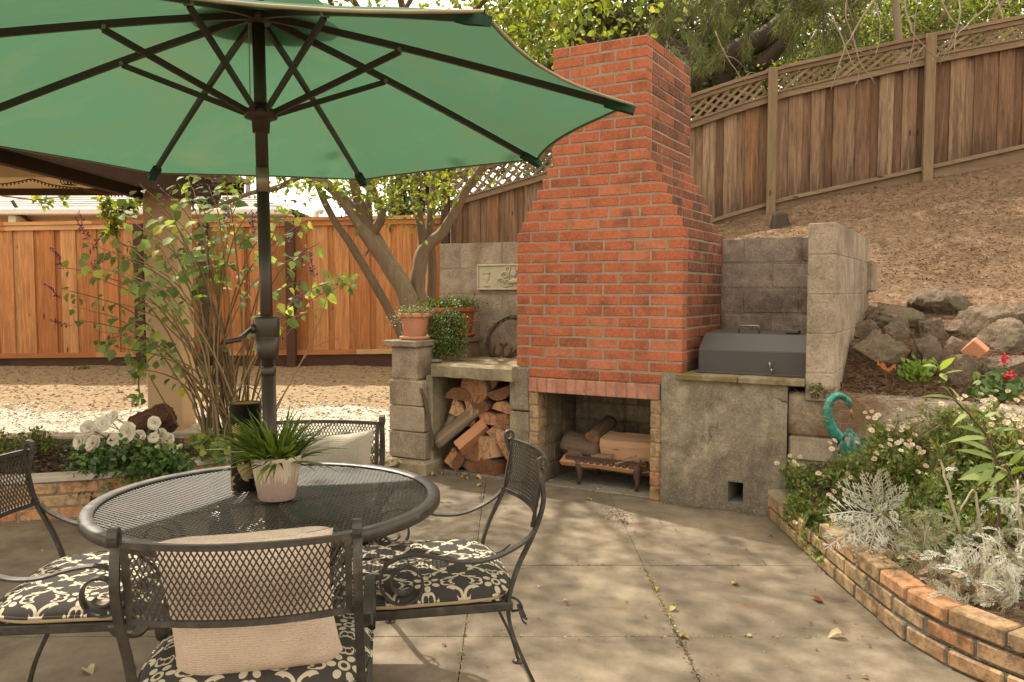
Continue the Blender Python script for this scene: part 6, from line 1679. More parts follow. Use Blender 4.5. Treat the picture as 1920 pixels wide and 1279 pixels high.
def grate():
    t = thing('fire_grate', 'ornate cast iron fire grate with a row of round bosses under the logs', 'fire grate', FW(-.55, .25, .01), -AZ)
    m = m_plain('rusty_cast_iron', (.085,.048,.032), .7, .3, .3, 40, .5, (.14,.10,.075), bump=.4)
    u0, u1 = -.86, -.262; z = .175
    fr = MB(); fr.box((u0, .115, z), (u1, .137, z+.030), FM, 0, .5, .006); fr.box((u0+.01, .108, z+.026), (u1-.01, .122, z+.036), FM, 0, .5, .003); 
    for k in range(9):
        uu = u0+.11+k*(u1-u0-.22)/8; M = FM @ Matrix.Translation((uu, .112, z-.006)) @ Matrix.Rotation(PI/2, 4, 'X')
        fr.lathe([(0, -.005), (.014, -.004), (.020, .004), (.012, .012), (0, .016)], 12, M=M)
    fr.build('front_rail', m, t)
    b = MB()
    for k in range(7): uu = u0+.04+k*(u1-u0-.08)/6; b.box((uu-.008, .137, z+.006), (uu+.008, .42, z+.026), FM, 0, .5)
    b.box((u0, .42, z), (u1, .44, z+.028), FM, 0, .5); b.build('bars', m, t)
    for uu in (u0+.105, u1-.075):
        for vv in (.126, .43):
            l = MB(); l.tube([FW(uu, vv, z+.01), FW(uu, vv-.006, z-.03), FW(uu+.004, vv, .07), FW(uu, vv-.01, .012)], [.034, .030, .017, .012], 8); l.build('leg', m, t)
    p = MB(); p.tube([FW(u1-.04, .12, z-.035), FW(u1+.05, .14, z-.02), FW(u1+.055, .16, z-.018)], .006, 6); p.build('poker_rod', m_plain('steel_rod', (.16,.14,.12), .5, .6), t)
grate()

# ------------------------------------------------------------------ flower pots on the side wall
M_TERRA = m_plain('terracotta', (.48,.20,.105), .8, nscale=7, namt=.55, dark=(.46,.27,.18), bump=.25)
M_TERRAD = m_plain('darker_terracotta', (.34,.105,.04), .75, nscale=7, namt=.4, dark=(.24,.09,.045), bump=.25)
M_TRAIL = m_leaf('trailing_leaf', [(0, (.035,.055,.012)), (.5, (.085,.125,.024)), (.85, (.15,.20,.04)), (1, (.28,.30,.09))], trans=.3)
M_PALEL = m_leaf('pale_leaf', [(0, (.10,.105,.045)), (.5, (.21,.21,.10)), (.85, (.33,.33,.18)), (1, (.46,.46,.32))], trans=.3)
def clay_pot(name, label, c, r, h, m, foliage, square=False):
    t = thing(name, label, 'potted plant', tuple(c), 0, 'terracotta pots on the block side wall')
    s = MB(); s.lathe([(0, 0), (r*.86, 0), (r*.98, .008), (r*1.02, .024), (r*.98, .027), (r*.90, .012), (0, .010)], 36, tuple(c)); s.build('saucer', m, t)
    p = MB(); z = .012; p.lathe([(0, z), (r*.66, z), (r*.70, z+.006), (r*.92, h*.80), (r*.93, h*.84), (r*1.04, h*.845), (r*1.06, h*.87), (r*1.06, h*.97), (r*1.03, h), (r*.95, h), (r*.93, h*.9), (0, h*.88)], 40, tuple(c)); p.build('pot', m, t)
    foliage(t, Vector((c.x, c.y, c.z+h)))
def pots():
    z = .972
    def f1(t, top):
        lv = LV()
        for k in range(30):
            a = RNG.uniform(0, 2*PI); L = RNG.uniform(.06, .2)
            if math.cos(a) > .1: L *= .6
            s = top+Vector((.07*math.cos(a), .07*math.sin(a), -.012)); n = 26; q = np.linspace(0, 1, n)[:, None]
            d = np.array([math.cos(a), math.sin(a), 0]); P = np.array(s)+d*q*L*1.0+np.array([0, 0, 1])*(.05*np.sin(q*2.2)-.13*q**2*L/.15)+RNG.normal(size=(n, 3))*.010
            lv.add(P, rdir(n, .1), rdir(n, 1.0), RNG.uniform(.012, .022, n), RNG.uniform(.008, .013, n), LEAF4)
        P = np.array(top)+RNG.normal(size=(420, 3))*np.array([.055, .055, .018])+np.array([0, 0, .012]); lv.add(P, rdir(420, .6), rdir(420, 1), .018, .011, LEAF4)
        lv.build('foliage', M_PALEL, t)
    def f2(t, top):
        lv = LV(); n = 700; P = np.array(top)+RNG.normal(size=(n, 3))*np.array([.08, .07, .022])+np.array([0, 0, .02]); lv.add(P, rdir(n, .4), rdir(n, 1), .022, .014, LEAF4); lv.build('foliage', M_TRAIL, t)
    def f3(t, top):
        lv = LV()
        n = 900; P = np.array(top)+RNG.normal(size=(n, 3))*np.array([.085, .08, .025])+np.array([0, 0, .02]); lv.add(P, rdir(n, .4), rdir(n, 1), .022, .014, LEAF4)
        # long curtain of trailing stems falling from the pot rim to the shelf
        for k in range(120):
            px = RNG.normal(838, 16); py0 = 585+abs(px-842)*.25; L = RNG.uniform(.55, 1.0)
            a = onv(px, py0, .20); b = onv(px+RNG.normal(-4, 8), min(672, 590+85*L+RNG.uniform(0, 12)), .12)
            n = 46; q = np.linspace(0, 1, n)[:, None]; P = np.array(a)*(1-q)+np.array(b)*q+RNG.normal(size=(n, 3))*np.array([.016, .022, .012])
            lv.add(P, rdir(n, -.5), rdir(n, .6)+np.array([-.3, -.8, .3]), RNG.uniform(.012, .022, n), RNG.uniform(.009, .014, n), LEAF4)
        for k in range(14):
            a = onv(RNG.uniform(845, 868), RNG.uniform(575, 595), .35); b = onv(RNG.uniform(858, 876), RNG.uniform(600, 635), .3); n = 24; q = np.linspace(0, 1, n)[:, None]
            P = np.array(a)*(1-q)+np.array(b)*q+RNG.normal(size=(n, 3))*.014; lv.add(P, rdir(n, -.3), rdir(n, .6), .020, .013, LEAF4)
        lv.build('foliage', M_TRAIL, t)
    clay_pot('flower_pot', 'pale terracotta pot with wispy grey green plant at the front of the side wall', FW(-2.085, .06, z), .114, .20, M_TERRA, f1)
    clay_pot('flower_pot', 'deeper orange terracotta pot standing between the other two pots', FW(-2.06, .345, z), .122, .235, M_TERRAD, f2)
    clay_pot('flower_pot', 'rear terracotta pot with green plant trailing down to the mossy shelf', FW(-2.05, .64, z), .118, .235, M_TERRAD, f3)
pots()

# ------------------------------------------------------------------ rocks
M_LAVA = m_conc('lava_rock', [(.1, (.052,.036,.024)), (.45, (.118,.083,.055)), (.85, (.225,.168,.112))], stain=.65, dark=(.062,.044,.031), scale=3.2, pits=1.0, moss=(.52, .55, (.11,.10,.05)), bump=1.0)
M_REDROCK = m_conc('red_brown_rock', [(.1, (.045,.018,.010)), (.45, (.095,.040,.022)), (.85, (.17,.085,.05))], stain=.4, dark=(.03,.014,.009), scale=3, pits=.9, bump=1.0)
def rock(name, label, c, size, m, seed, rz=0.0, cat='rock', group=None, flat=.0):
    bm = bmesh.new(); bmesh.ops.create_icosphere(bm, subdivisions=5, radius=1.0)
    rs = random.Random(seed)
    planes = [(Vector((rs.gauss(0, 1), rs.gauss(0, 1), rs.gauss(.2, .8))).normalized(), rs.uniform(.50, .80)) for _ in range(9)]
    for v in bm.verts:
        p = v.co.copy()
        for nrm, d in planes:
            e = p.dot(nrm)-d
            if e > 0: p -= nrm*e*.97
        s = 1+.13*mnoise.noise(p*1.7+Vector((seed, 0, 0)))+.08*mnoise.noise(p*4.5+Vector((0, seed, 0)))+.065*mnoise.noise(p*9+Vector((0, 0, seed)))+.05*mnoise.noise(p*21+Vector((seed, 0, seed)))
        v.co = Vector((p.x*size[0]*s, p.y*size[1]*s, p.z*size[2]*s))
    me = bpy.data.meshes.new(name); bm.to_mesh(me); bm.free(); me.polygons.foreach_set('use_smooth', [True]*len(me.polygons)); me.materials.append(m)
    at_ = me.attributes.new('tint', 'FLOAT', 'FACE'); at_.data.foreach_set('value', [rs.random()]*len(me.polygons))
    o = bpy.data.objects.new(name, me); COL.objects.link(o); o.location = c; o.rotation_euler = (rs.uniform(-.15, .15), rs.uniform(-.15, .15), rz)
    return tag(o, label, cat, group)
def rocks():
    L = [(1787, 572, 98, 62, 'largest pale lava rock at the top of the rock bank'), (1682, 597, 94, 44, 'low wide lava rock half buried left of the top rock'), (1632, 622, 60, 40, 'small dark rock touching the block side wall'),
         (1653, 660, 104, 66, 'broad blocky lava rock at the lower left of the bank'), (1690, 624, 54, 46, 'rounded rock above the broad blocky one'), (1755, 622, 62, 48, 'dark angular rock under the largest pale one'),
         (1803, 620, 44, 42, 'small round rock in the middle of the bank'), (1754, 664, 80, 70, 'tall greenish lava rock behind the succulent'), (1862, 605, 84, 74, 'slanted layered rock at the upper right of the bank'),
         (1888, 640, 92, 62, 'coarse pitted rock right of the broken tile'), (1806, 662, 46, 50, 'small rock under the broken terracotta tile'), (1830, 692, 84, 60, 'dark lava rock behind the geranium'),
         (1900, 692, 74, 58, 'brownish rock at the right picture edge behind the geranium'), (1918, 590, 50, 50, 'rock cut by the right picture edge at the top of the bank'), (1608, 652, 30, 24, 'tiny rock at the foot of the block side wall')]
    for i, (x, y, w_, h, lb) in enumerate(L):
        p = onhill(x, y+h*.30); d = p.y; sx = w_*d/F_PX*.68; sz = h*d/F_PX*.78
        rock('lava_rock', lb, (p.x, p.y+sx*.45, p.z+sz*.22), (sx, sx*.85, sz), M_LAVA, 20+i*3.7, random.uniform(-.4, .4), group='lava rocks on the bank')
    p = onhill(1826, 655, .1); m = MB(); M = Matrix.Translation((p.x, p.y-.02, p.z)) @ Matrix.Rotation(-.5, 4, 'Z') @ Matrix.Rotation(.75, 4, 'Y') @ Matrix.Rotation(.35, 4, 'X')
    m.box((-.052, -.045, -.052), (.05, .02, .052), M, 0, .5, .005)
    t_ = m.build('terracotta_tile', M_TERRA); tag(t_, 'broken orange terracotta tile wedged among the lava rocks', 'tile')
    p = at(288, 785, 6.55); rock('red_boulder', 'rounded red brown boulder at the foot of the beige post', (p.x, p.y, p.z-.03), (.185, .15, .19), M_REDROCK, 5.1, .3)
    p = at(352, 826, 6.3); m = MB(); m.box((p.x-.03, p.y, .05), (p.x+.14, p.y+.1, p.z+.03), Matrix.Identity(4), 0, .6, .01); tag(m.build('loose_brick', M_LINT), 'single reddish brick lying behind the rose bush by the shrub stems', 'brick')
    p = FW(-2.20, -.24, .07); rock('footing_stone', 'mossy rough stone at the foot of the block side wall', (p.x, p.y, .05), (.17, .12, .10), M_MOSSC, 9.3, .2)
rocks()
# ------------------------------------------------------------------ flowers shared by several plants
PETAL = (np.array([(0,.12,0),(0,-.12,0),(.35,.40,.05),(.35,-.40,.05),(.72,.52,.02),(.72,-.52,.02),(.95,.34,-.06),(.95,-.34,-.06),(1.0,.0,-.08)]),
         np.array([(0,1,3,2),(2,3,5,4),(4,5,7,6)]))
def flower_proto(name, rings, mats, disc=None):
    """rings: (count, length, width, tilt, start radius); disc: (radius, height, material slot)"""
    lv = LV()
    for n, L, W_, tilt, r0 in rings:
        g = np.linspace(0, 2*PI, n, endpoint=False)+RNG.uniform(0, 1); e = tilt+RNG.normal(size=n)*.10
        D = np.stack([np.cos(g)*np.cos(e), np.sin(g)*np.cos(e), np.sin(e)], -1)
        P = np.stack([np.cos(g)*r0, np.sin(g)*r0, np.zeros(n)], -1)
        N = np.stack([-np.cos(g)*np.sin(e), -np.sin(g)*np.sin(e), np.cos(e)], -1)
        lv.add(P, D, N, L*RNG.uniform(.88, 1.1, n), W_*RNG.uniform(.9, 1.1, n), PETAL)
    if disc:
        r, h, mi = disc; k = 8; V = [(0, 0, h)]+[(r*.6*math.cos(a), r*.6*math.sin(a), h*.9) for a in np.linspace(0, 2*PI, k, endpoint=False)]+[(r*math.cos(a), r*math.sin(a), 0) for a in np.linspace(0, 2*PI, k, endpoint=False)]
        Fq = [(1+i, 1+k+i, 1+k+(i+1) % k, 1+(i+1) % k) for i in range(k)] + [(0, 1+2*i, 1+(2*i+1) % k, 1+(2*i+2) % k) for i in range(k//2)]
        lv.raw(V, np.array(Fq), .5, mi)
    V = np.concatenate(lv.V); Fq = np.concatenate(lv.F)
    me = bpy.data.meshes.new(name); me.from_pydata(V.tolist(), [], [tuple(f) for f in Fq.tolist()])
    for m in mats: me.materials.append(m)
    me.polygons.foreach_set('material_index', np.concatenate(lv.M).astype(np.int32))
    at_ = me.attributes.new('tint', 'FLOAT', 'FACE'); at_.data.foreach_set('value', np.concatenate(lv.T).astype(np.float32))
    return me
def child(me, name, parent, loc, face, s=1.0, spin=None):
    o = bpy.data.objects.new(name, me); COL.objects.link(o); o.parent = parent
    q = Vector(face).to_track_quat('Z', 'Y').to_matrix().to_4x4() @ Matrix.Rotation(random.random()*6.28 if spin is None else spin, 4, 'Z')
    M = wm(parent).inverted() @ (Matrix.Translation(loc) @ q @ Matrix.Scale(s, 4)); o.matrix_local = M; return o
M_WPET = m_leaf('white_petal', [(0, (.66,.60,.47)), (1, (.80,.76,.66))], trans=.25, rough=.6, spec=.1, tmul=.66)
M_YEL = m_plain('pollen_yellow', (.48,.30,.05), .8, nscale=300, namt=.4, dark=(.2,.1,.02))
M_ROSEL = m_leaf('rose_leaf', [(0, (.020,.050,.012)), (.5, (.048,.105,.020)), (.85, (.10,.18,.032)), (1, (.19,.26,.06))], trans=.3, rough=.4, spec=.4)
M_STEMG = m_plain('green_stem', (.10,.085,.03), .7)
M_STEMB = m_wood('brown_stem', [(0, (.14,.088,.042)), (.5, (.22,.15,.072)), (1, (.30,.22,.11))], 'z', grain=.5)
ROSE = [flower_proto('rose_flower', [(7, .050, .050, .25, .004), (6, .042, .042, .55, .003), (5, .030, .032, .85, .002), (4, .018, .02, 1.15, .001)], [M_WPET, M_YEL], (.009, .016, 1)),
        flower_proto('rose_flower', [(8, .054, .050, .05, .004), (7, .046, .042, .30, .003), (5, .028, .03, .7, .002)], [M_WPET, M_YEL], (.012, .010, 1))]
BUD = flower_proto('rose_bud', [(5, .034, .024, 1.2, .002), (4, .034, .02, 1.4, .001)], [M_WPET, M_YEL])
rb = thing('rose_bush', 'white rose bush in full bloom behind the round table', 'rose bush', (-2.22, 5.05, .2))
def roses():
    lv = LV(); st = MB(); Y = 5.0
    fl = [(165, 800, 1.0), (192, 792, .9), (178, 815, 1.1), (158, 838, 1.25), (205, 785, .8), (212, 778, .7), (196, 835, 1.0), (240, 808, 1.15), (260, 818, 1.0), (235, 847, 1.2), (290, 790, .85), (302, 815, .95), (316, 820, .8), (322, 843, .85), (175, 828, 1.1), (215, 822, .8), (288, 818, .7), (205, 852, .8), (150, 825, 1.0), (248, 830, .9), (222, 835, .8)]
    for i, (x, y, s) in enumerate(fl):
        p = at(x, y, Y+random.uniform(-.12, .12)); p.z -= .01
        f = Vector((random.uniform(-.4, .4), -1, random.uniform(.1, .8)))
        child(ROSE[i % 2], 'rose_flower', rb, p, f, s*.96)
        b = Vector((-2.25+random.uniform(-.2, .2), 5.05+random.uniform(-.1, .1), .2)); limb(st, [b, b.lerp(p, .5)+Vector((0, 0, .06)), p-f.normalized()*.008], [.006, .004, .0025], 5, 3, .2)
    for x, y in ((215, 868), (270, 825), (340, 842), (155, 930), (300, 842)):
        p = at(x, y, Y-.15); child(BUD, 'rose_bud', rb, p, (random.uniform(-.5, .5), -.5, .8), .9 if y < 900 else 1.3)
    # leaves in threes on short stalks
    for (cx, cy, rx, ry, n) in ((230, 880, 80, 40, 1000), (300, 872, 48, 30, 500), (175, 885, 45, 40, 460), (260, 850, 75, 24, 340), (180, 925, 40, 28, 200), (330, 860, 28, 16, 120)):
        x = RNG.normal(cx, rx*.55, n); y = RNG.normal(cy, ry*.6, n); dy = RNG.normal(0, .13, n)
        P = np.array([at(a, b, Y+c) for a, b, c in zip(x, y, dy)]); P = P[P[:, 2] > .20] if cy < 900 else P
        lv.add(P, rdir(len(P), .15)+np.array([0, -.3, 0]), rdir(len(P), .9)+np.array([0, -.5, .3]), RNG.uniform(.030, .052, len(P)), RNG.uniform(.022, .036, len(P)), LEAF8)
    st.build('stems', M_STEMG, rb); lv.build('foliage', M_ROSEL, rb)
roses()

# ------------------------------------------------------------------ tall purple sage
M_SAGE = m_leaf('sage_leaf', [(0, (.085,.140,.042)), (.45, (.165,.235,.080)), (.8, (.26,.335,.12)), (.93, (.36,.40,.10)), (1, (.48,.44,.09))], trans=.45, rough=.6, spec=.2)
M_SAGEL = m_leaf('dark_floret', [(0, (.05,.02,.06)), (.5, (.10,.03,.13)), (1, (.22,.05,.30))], trans=.2)
sg = thing('purple_sage', 'tall leggy sage shrub with heart shaped leaves and purple flower spikes beside the pole', 'shrub', (-1.92, 5.65, .1))
def sage():
    st = MB(); lv = LV()
    tips = [(128, 545), (112, 498), (140, 575), (150, 488), (165, 455), (182, 520), (205, 440), (150, 600), (185, 560), (200, 500), (228, 400), (240, 370), (262, 345), (280, 380), (300, 352), (318, 400), (335, 345), (350, 330), (372, 372), (392, 350), (410, 395), (420, 340), (440, 410), (450, 370), (466, 430), (475, 390), (520, 420), (545, 395), (560, 430), (585, 405), (600, 455), (560, 480), (575, 520), (590, 540), (610, 575), (645, 520), (660, 530), (540, 520), (525, 560), (545, 590),
            (270, 430), (250, 460), (230, 480), (290, 450), (330, 440), (360, 430), (300, 420), (390, 430), (420, 450), (355, 470), (210, 470), (245, 520), (180, 620), (215, 650), (240, 600), (255, 690), (275, 660), (270, 560), (300, 540)]
    nl = 0
    for (x, y) in tips:
        b = at(random.uniform(385, 470), 832, 5.65+random.uniform(-.18, .18)); b.z = .12
        Yt = 5.65+random.uniform(-.5, .4)+(-.35 if x < 250 else 0)
        e = at(x, y, Yt); dx = e.x-b.x
        m1 = b+Vector((dx*.12, (e.y-b.y)*.2, (e.z-b.z)*.42)); m2 = b+Vector((dx*.52, (e.y-b.y)*.6, (e.z-b.z)*.84+.03*abs(dx)))
        ln = limb(st, [b, m1, m2, e], [.0085, .0065, .0045, .002], 6, 6, .35)
        N = len(ln); k0 = int(N*(.54 if y < 480 else .48))
        for i in range(k0, N, 1):
            if random.random() < .38 + .34*(i < N*.66): continue
            p = ln[i]; td = (ln[min(i+1, N-1)]-ln[max(i-1, 0)]).normalized()
            sd = td.orthogonal().normalized(); sd = (Matrix.Rotation(random.random()*6.28, 3, td) @ sd)
            for sg_ in (-1, 1):
                if random.random() < .12: continue
                d = (sd*sg_+td*.25+Vector((0, -.15, -.45))).normalized(); L_ = random.uniform(.05, .105)*(.70+.5*(1-(i-k0)/max(1, N-k0)))
                q = p+d*.02; up = Vector((random.uniform(-.7, .7), random.uniform(-1.3, .1), .75))
                lv.add(np.array([q]), np.array([d]), np.array([up]), L_, L_*.78, LEAF8); nl += 1
    # two long runners and dead stems right of the pole
    for l in ([(500, 790), (560, 690), (600, 600), (612, 560)], [(505, 800), (545, 715), (585, 655), (640, 632)], [(470, 835), (520, 620), (548, 560), (555, 540)], [(455, 830), (500, 700), (530, 640), (560, 600)], [(262, 740), (258, 680), (262, 640)], [(335, 800), (300, 740), (278, 700)]):
        limb(st, [at(x, y, 5.5) for x, y in l], list(np.linspace(.006, .002, len(l))), 5, 5, .3)
    # low fresh growth at the base
    for (cx, cy, rx, ry, n) in ((385, 830, 26, 14, 70), (420, 845, 24, 10, 50), (400, 860, 30, 6, 40), (255, 690, 18, 16, 26), (275, 650, 18, 12, 14), (262, 745, 14, 10, 10), (190, 650, 18, 12, 16), (640, 525, 20, 12, 30)):
        P = np.array([at(RNG.normal(cx, rx*.6), RNG.normal(cy, ry*.6), 5.3+RNG.normal(0, .1)) for _ in range(n)]); lv.add(P, rdir(n, .0), rdir(n, .8)+np.array([0, -.4, .6]), RNG.uniform(.04, .08, n), RNG.uniform(.03, .055, n), LEAF8)
    st.build('stems', M_STEMB, sg); lv.build('foliage', M_SAGE, sg)
    # flower spikes
    sp = []
    for v in range(2):
        l2 = LV(); s = np.linspace(0, 1, 30); P = np.stack([.006*np.sin(s*9), .004*np.cos(s*7), s*.14], -1); g = RNG.uniform(0, 2*PI, 30)
        D = np.stack([np.cos(g), np.sin(g), RNG.uniform(-.2, .7, 30)], -1); l2.add(P, D, rdir(30), .020*(1.25-s)+.006, .009, LEAF4)
        n = 5; l2.raw([(x*.0015, y*.0015, z) for z in (0, .14) for x, y in ((1, 0), (0, 1), (-1, 0), (0, -1))], np.array([(i, (i+1) % 4, 4+(i+1) % 4, 4+i) for i in range(4)]), .1)
        V = np.concatenate(l2.V); Fq = np.concatenate(l2.F); me = bpy.data.meshes.new('flower_spike'); me.from_pydata(V.tolist(), [], [tuple(f) for f in Fq.tolist()]); me.materials.append(M_SAGEL)
        at_ = me.attributes.new('tint', 'FLOAT', 'FACE'); at_.data.foreach_set('value', np.concatenate(l2.T).astype(np.float32)); sp.append(me)
    for x, y, dx, dz in ((120, 505, -.5, .8), (112, 560, -.7, .7), (128, 612, -.9, .3), (165, 450, -.4, .9), (172, 468, .6, .7), (172, 500, .8, .5), (158, 430, -.2, 1), (370, 360, .2, 1), (385, 372, .4, .8), (305, 375, .5, .6), (420, 425, .2, .9), (470, 425, .3, .8), (475, 440, 0, 1), (545, 455, .3, .9), (565, 500, .2, 1), (590, 520, -.2, 1), (345, 330, 0, 1), (355, 320, .1, 1), (290, 350, .1, 1), (585, 345, .2, 1), (640, 410, .5, .4), (430, 405, -.4, .8), (200, 635, .9, .2), (560, 570, .1, 1)):
        child(random.choice(sp), 'flower_spike', sg, at(x, y, 5.5+random.uniform(-.2, .2)), (dx, random.uniform(-.2, .2), dz), random.uniform(.8, 1.3))
sage()
# lime coloured background shrub behind the post and two low shrubs at the left
def low(name, label, cat, blobs, m, leaf, tmpl=LEAF8, base=None, group=None, stems=True, twig=None):
    lv = LV(); c = np.mean([b[:3] for b in blobs], axis=0); bz = min(b[2]-b[3][2] for b in blobs)
    t = thing(name, label, cat, (c[0], c[1], bz if base is None else base), 0, group); st = MB()
    for (x, y, z, r, n) in blobs:
        P = np.array([x, y, z])+rdir(n)*(RNG.random((n, 1))**.5)*np.array(r); lv.add(P, rdir(n, .2), rdir(n, .9)+np.array([0, -.3, 0]), leaf*RNG.uniform(.65, 1.3, n), leaf*.65*RNG.uniform(.8, 1.1, n), tmpl)
        for k in range(6 if stems else 0):
            e = Vector(P[RNG.integers(0, n)]); b = Vector((x+random.uniform(-.03, .03), y, bz if base is None else base)); limb(st, [b, b.lerp(e, .5)+Vector((0, 0, .02)), e], [.006, .004, .002], 5, 3, .3)
    if twig: limb(st, twig, list(np.linspace(.014, .004, len(twig))), 6, 4, .3)
    st.build('stems', M_STEMB, t); lv.build('foliage', m, t); return t
B3 = lambda x, y, Y, r, n: (*at(x, y, Y), r, n)
low('lime_shrub', 'bright lime shrub tip lit by sun left of the beige post', 'shrub', [B3(222, 400, 8.55, (.2, .1, .12), 70), B3(200, 385, 8.6, (.10, .1, .09), 60), B3(215, 425, 8.6, (.08, .1, .10), 50), B3(245, 385, 8.6, (.08, .1, .07), 40), B3(205, 440, 8.6, (.06, .08, .06), 25), B3(265, 380, 8.7, (.06, .08, .05), 25)], M_LIME, .075, base=.3, stems=False, twig=[at(330, 470, 8.6), at(235, 460, 8.6), at(214, 420, 8.6), at(222, 390, 8.6), at(262, 376, 8.6)])
low('lime_shrub', 'small lime leaf spray hanging under the patio cover at far left', 'shrub', [B3(85, 380, 8.8, (.07, .06, .05), 16), B3(120, 373, 8.8, (.07, .06, .03), 14), B3(68, 375, 8.8, (.05, .05, .03), 10)], M_LIME, .08, base=.3, stems=False, twig=[at(-20, 360, 8.9), at(60, 374, 8.8), at(125, 368, 8.8)])
low('low_bush', 'small yellow green bush behind the left chair back', 'bush', [B3(65, 825, 5.8, (.14, .1, .09), 260), B3(90, 838, 5.8, (.06, .08, .06), 70), B3(45, 838, 5.75, (.07, .08, .06), 80)], M_SHRUB, .03)
low('low_bush', 'small yellow green bush cut by the left picture edge', 'bush', [B3(2, 840, 5.6, (.09, .1, .13), 200)], M_SHRUB, .03)
low('grass_tuft', 'tiny green weed at the foot of the orange fence', 'weed', [B3(160, 690, 10.2, (.12, .06, .05), 40)], M_SHRUB, .05)
low('weed_tuft', 'little green weed at the foot of the block side wall', 'weed', [(*FW(-2.26, -.2, .17), (.07, .05, .05), 120)], M_TRAIL, .02, base=.0)
low('weed_tuft', 'dry grey green weed at the foot of the block post right of the grill', 'weed', [(*FW(.80, -.02, .775), (.06, .03, .04), 90), (*FW(.86, .0, .765), (.05, .03, .03), 60)], M_PALEL, .022, base=.72)

# ------------------------------------------------------------------ right flower bed
M_DLEAF = m_leaf('fleabane_leaf', [(0, (.065,.105,.024)), (.5, (.145,.21,.045)), (.80, (.26,.32,.08)), (.93, (.33,.31,.10)), (1, (.29,.15,.07))], trans=.3, rough=.5)
M_DPET = m_leaf('fleabane_petal', [(0, (.50,.38,.27)), (.6, (.68,.58,.43)), (1, (.72,.66,.52))], trans=.25, spec=.1, tmul=.66)
TRI = (np.array([(0,0,0),(.40,.17,.02),(1,0,-.05),(.40,-.17,.02),(.22,.05,0),(.62,.5,.03),(.46,.12,0),(.22,-.05,0),(.62,-.5,.03),(.46,-.12,0)]), np.array([(0,1,2,3),(4,5,6,1),(7,3,9,8)]))
DAISY = flower_proto('daisy_flower', [(11, .0135, .0075, .25, .003)], [M_DPET, M_YEL], (.0055, .004, 1))
DAISY2 = flower_proto('daisy_flower', [(12, .013, .0075, .75, .003)], [M_DPET, M_YEL], (.005, .006, 1))
def daisies(label, blobs, nfl, fpts=None):
    c = np.mean([b[:2] for b in blobs], axis=0); t = thing('daisy_shrub', label, 'daisy shrub', (c[0], c[1], .2), 0, 'small flowered daisy shrubs in the brick bed'); lv = LV(); st = MB(); tops = []
    for (x, y, z, r, n) in blobs:
        ns = max(6, n//22)
        for k in range(ns):
            d = rdir(1)[0]; e = np.array([x, y, z])+d*np.array(r)*RNG.uniform(.35, 1.0)
            b = np.array([x, y, z-r[2]*.9])+RNG.normal(size=3)*np.array([r[0]*.35, r[1]*.35, .0])
            m = 34; q = (RNG.uniform(.22, 1.0, m)**.8)[:, None]; P = b*(1-q)+e*q+RNG.normal(size=(m, 3))*.016
            dd = norm(e-b); lv.add(P, rdir(m, .35)+dd*.5, rdir(m, .9)+np.array([-.1, -.4, .2]), RNG.uniform(.022, .044, m), RNG.uniform(.018, .034, m), TRI)
            limb(st, [Vector(b), Vector(b).lerp(Vector(e), .6)+Vector((0, 0, .01)), Vector(e)], [.003, .0022, .0012], 4, 2, .4); tops.append(e)
    st.build('stems', m_plain('russet_stem', (.17,.085,.04), .8), t); lv.build('foliage', M_DLEAF, t)
    tp = sorted([e for e in tops], key=lambda e: -e[2]+.35*e[1]+RNG.uniform(0, .12)); n = 0
    for e in tp[:nfl]:
        child(random.choice([DAISY, DAISY, DAISY2]), 'daisy_flower', t, Vector(e)+Vector((random.uniform(-.02, .02), -.02, .025+random.uniform(0, .03))), (random.uniform(-.5, .3), -.55, .8), random.uniform(.75, 1.15))
    for x, y, Y in (fpts or []):
        child(random.choice([DAISY, DAISY2]), 'daisy_flower', t, at(x, y, Y), (random.uniform(-.5, .3), -.6, .8), random.uniform(.85, 1.2))
daisies('bushy daisy shrub at the far end of the brick bed against the grey counter', [B3(1510, 905, 4.5, (.14, .16, .13), 1100), B3(1545, 935, 4.4, (.16, .16, .14), 1200), B3(1550, 975, 4.2, (.16, .14, .13), 1100), B3(1580, 1010, 3.95, (.14, .13, .11), 800), B3(1535, 1000, 4.15, (.12, .12, .09), 700), B3(1500, 950, 4.45, (.12, .1, .09), 600), B3(1515, 950, 4.28, (.12, .10, .09), 800), B3(1548, 972, 4.08, (.12, .09, .08), 700), B3(1578, 1000, 3.9, (.10, .08, .07), 500), B3(1560, 1035, 3.9, (.10, .10, .07), 420), B3(1600, 1045, 3.75, (.10, .12, .09), 480), B3(1590, 950, 4.15, (.16, .14, .12), 900)], 16,
        [(1457, 870, 4.45), (1481, 856, 4.45), (1500, 858, 4.45), (1489, 866, 4.42), (1494, 873, 4.42), (1535, 888, 4.35), (1545, 895, 4.35), (1590, 889, 4.2), (1586, 927, 4.1), (1500, 977, 4.0), (1490, 981, 4.0)])
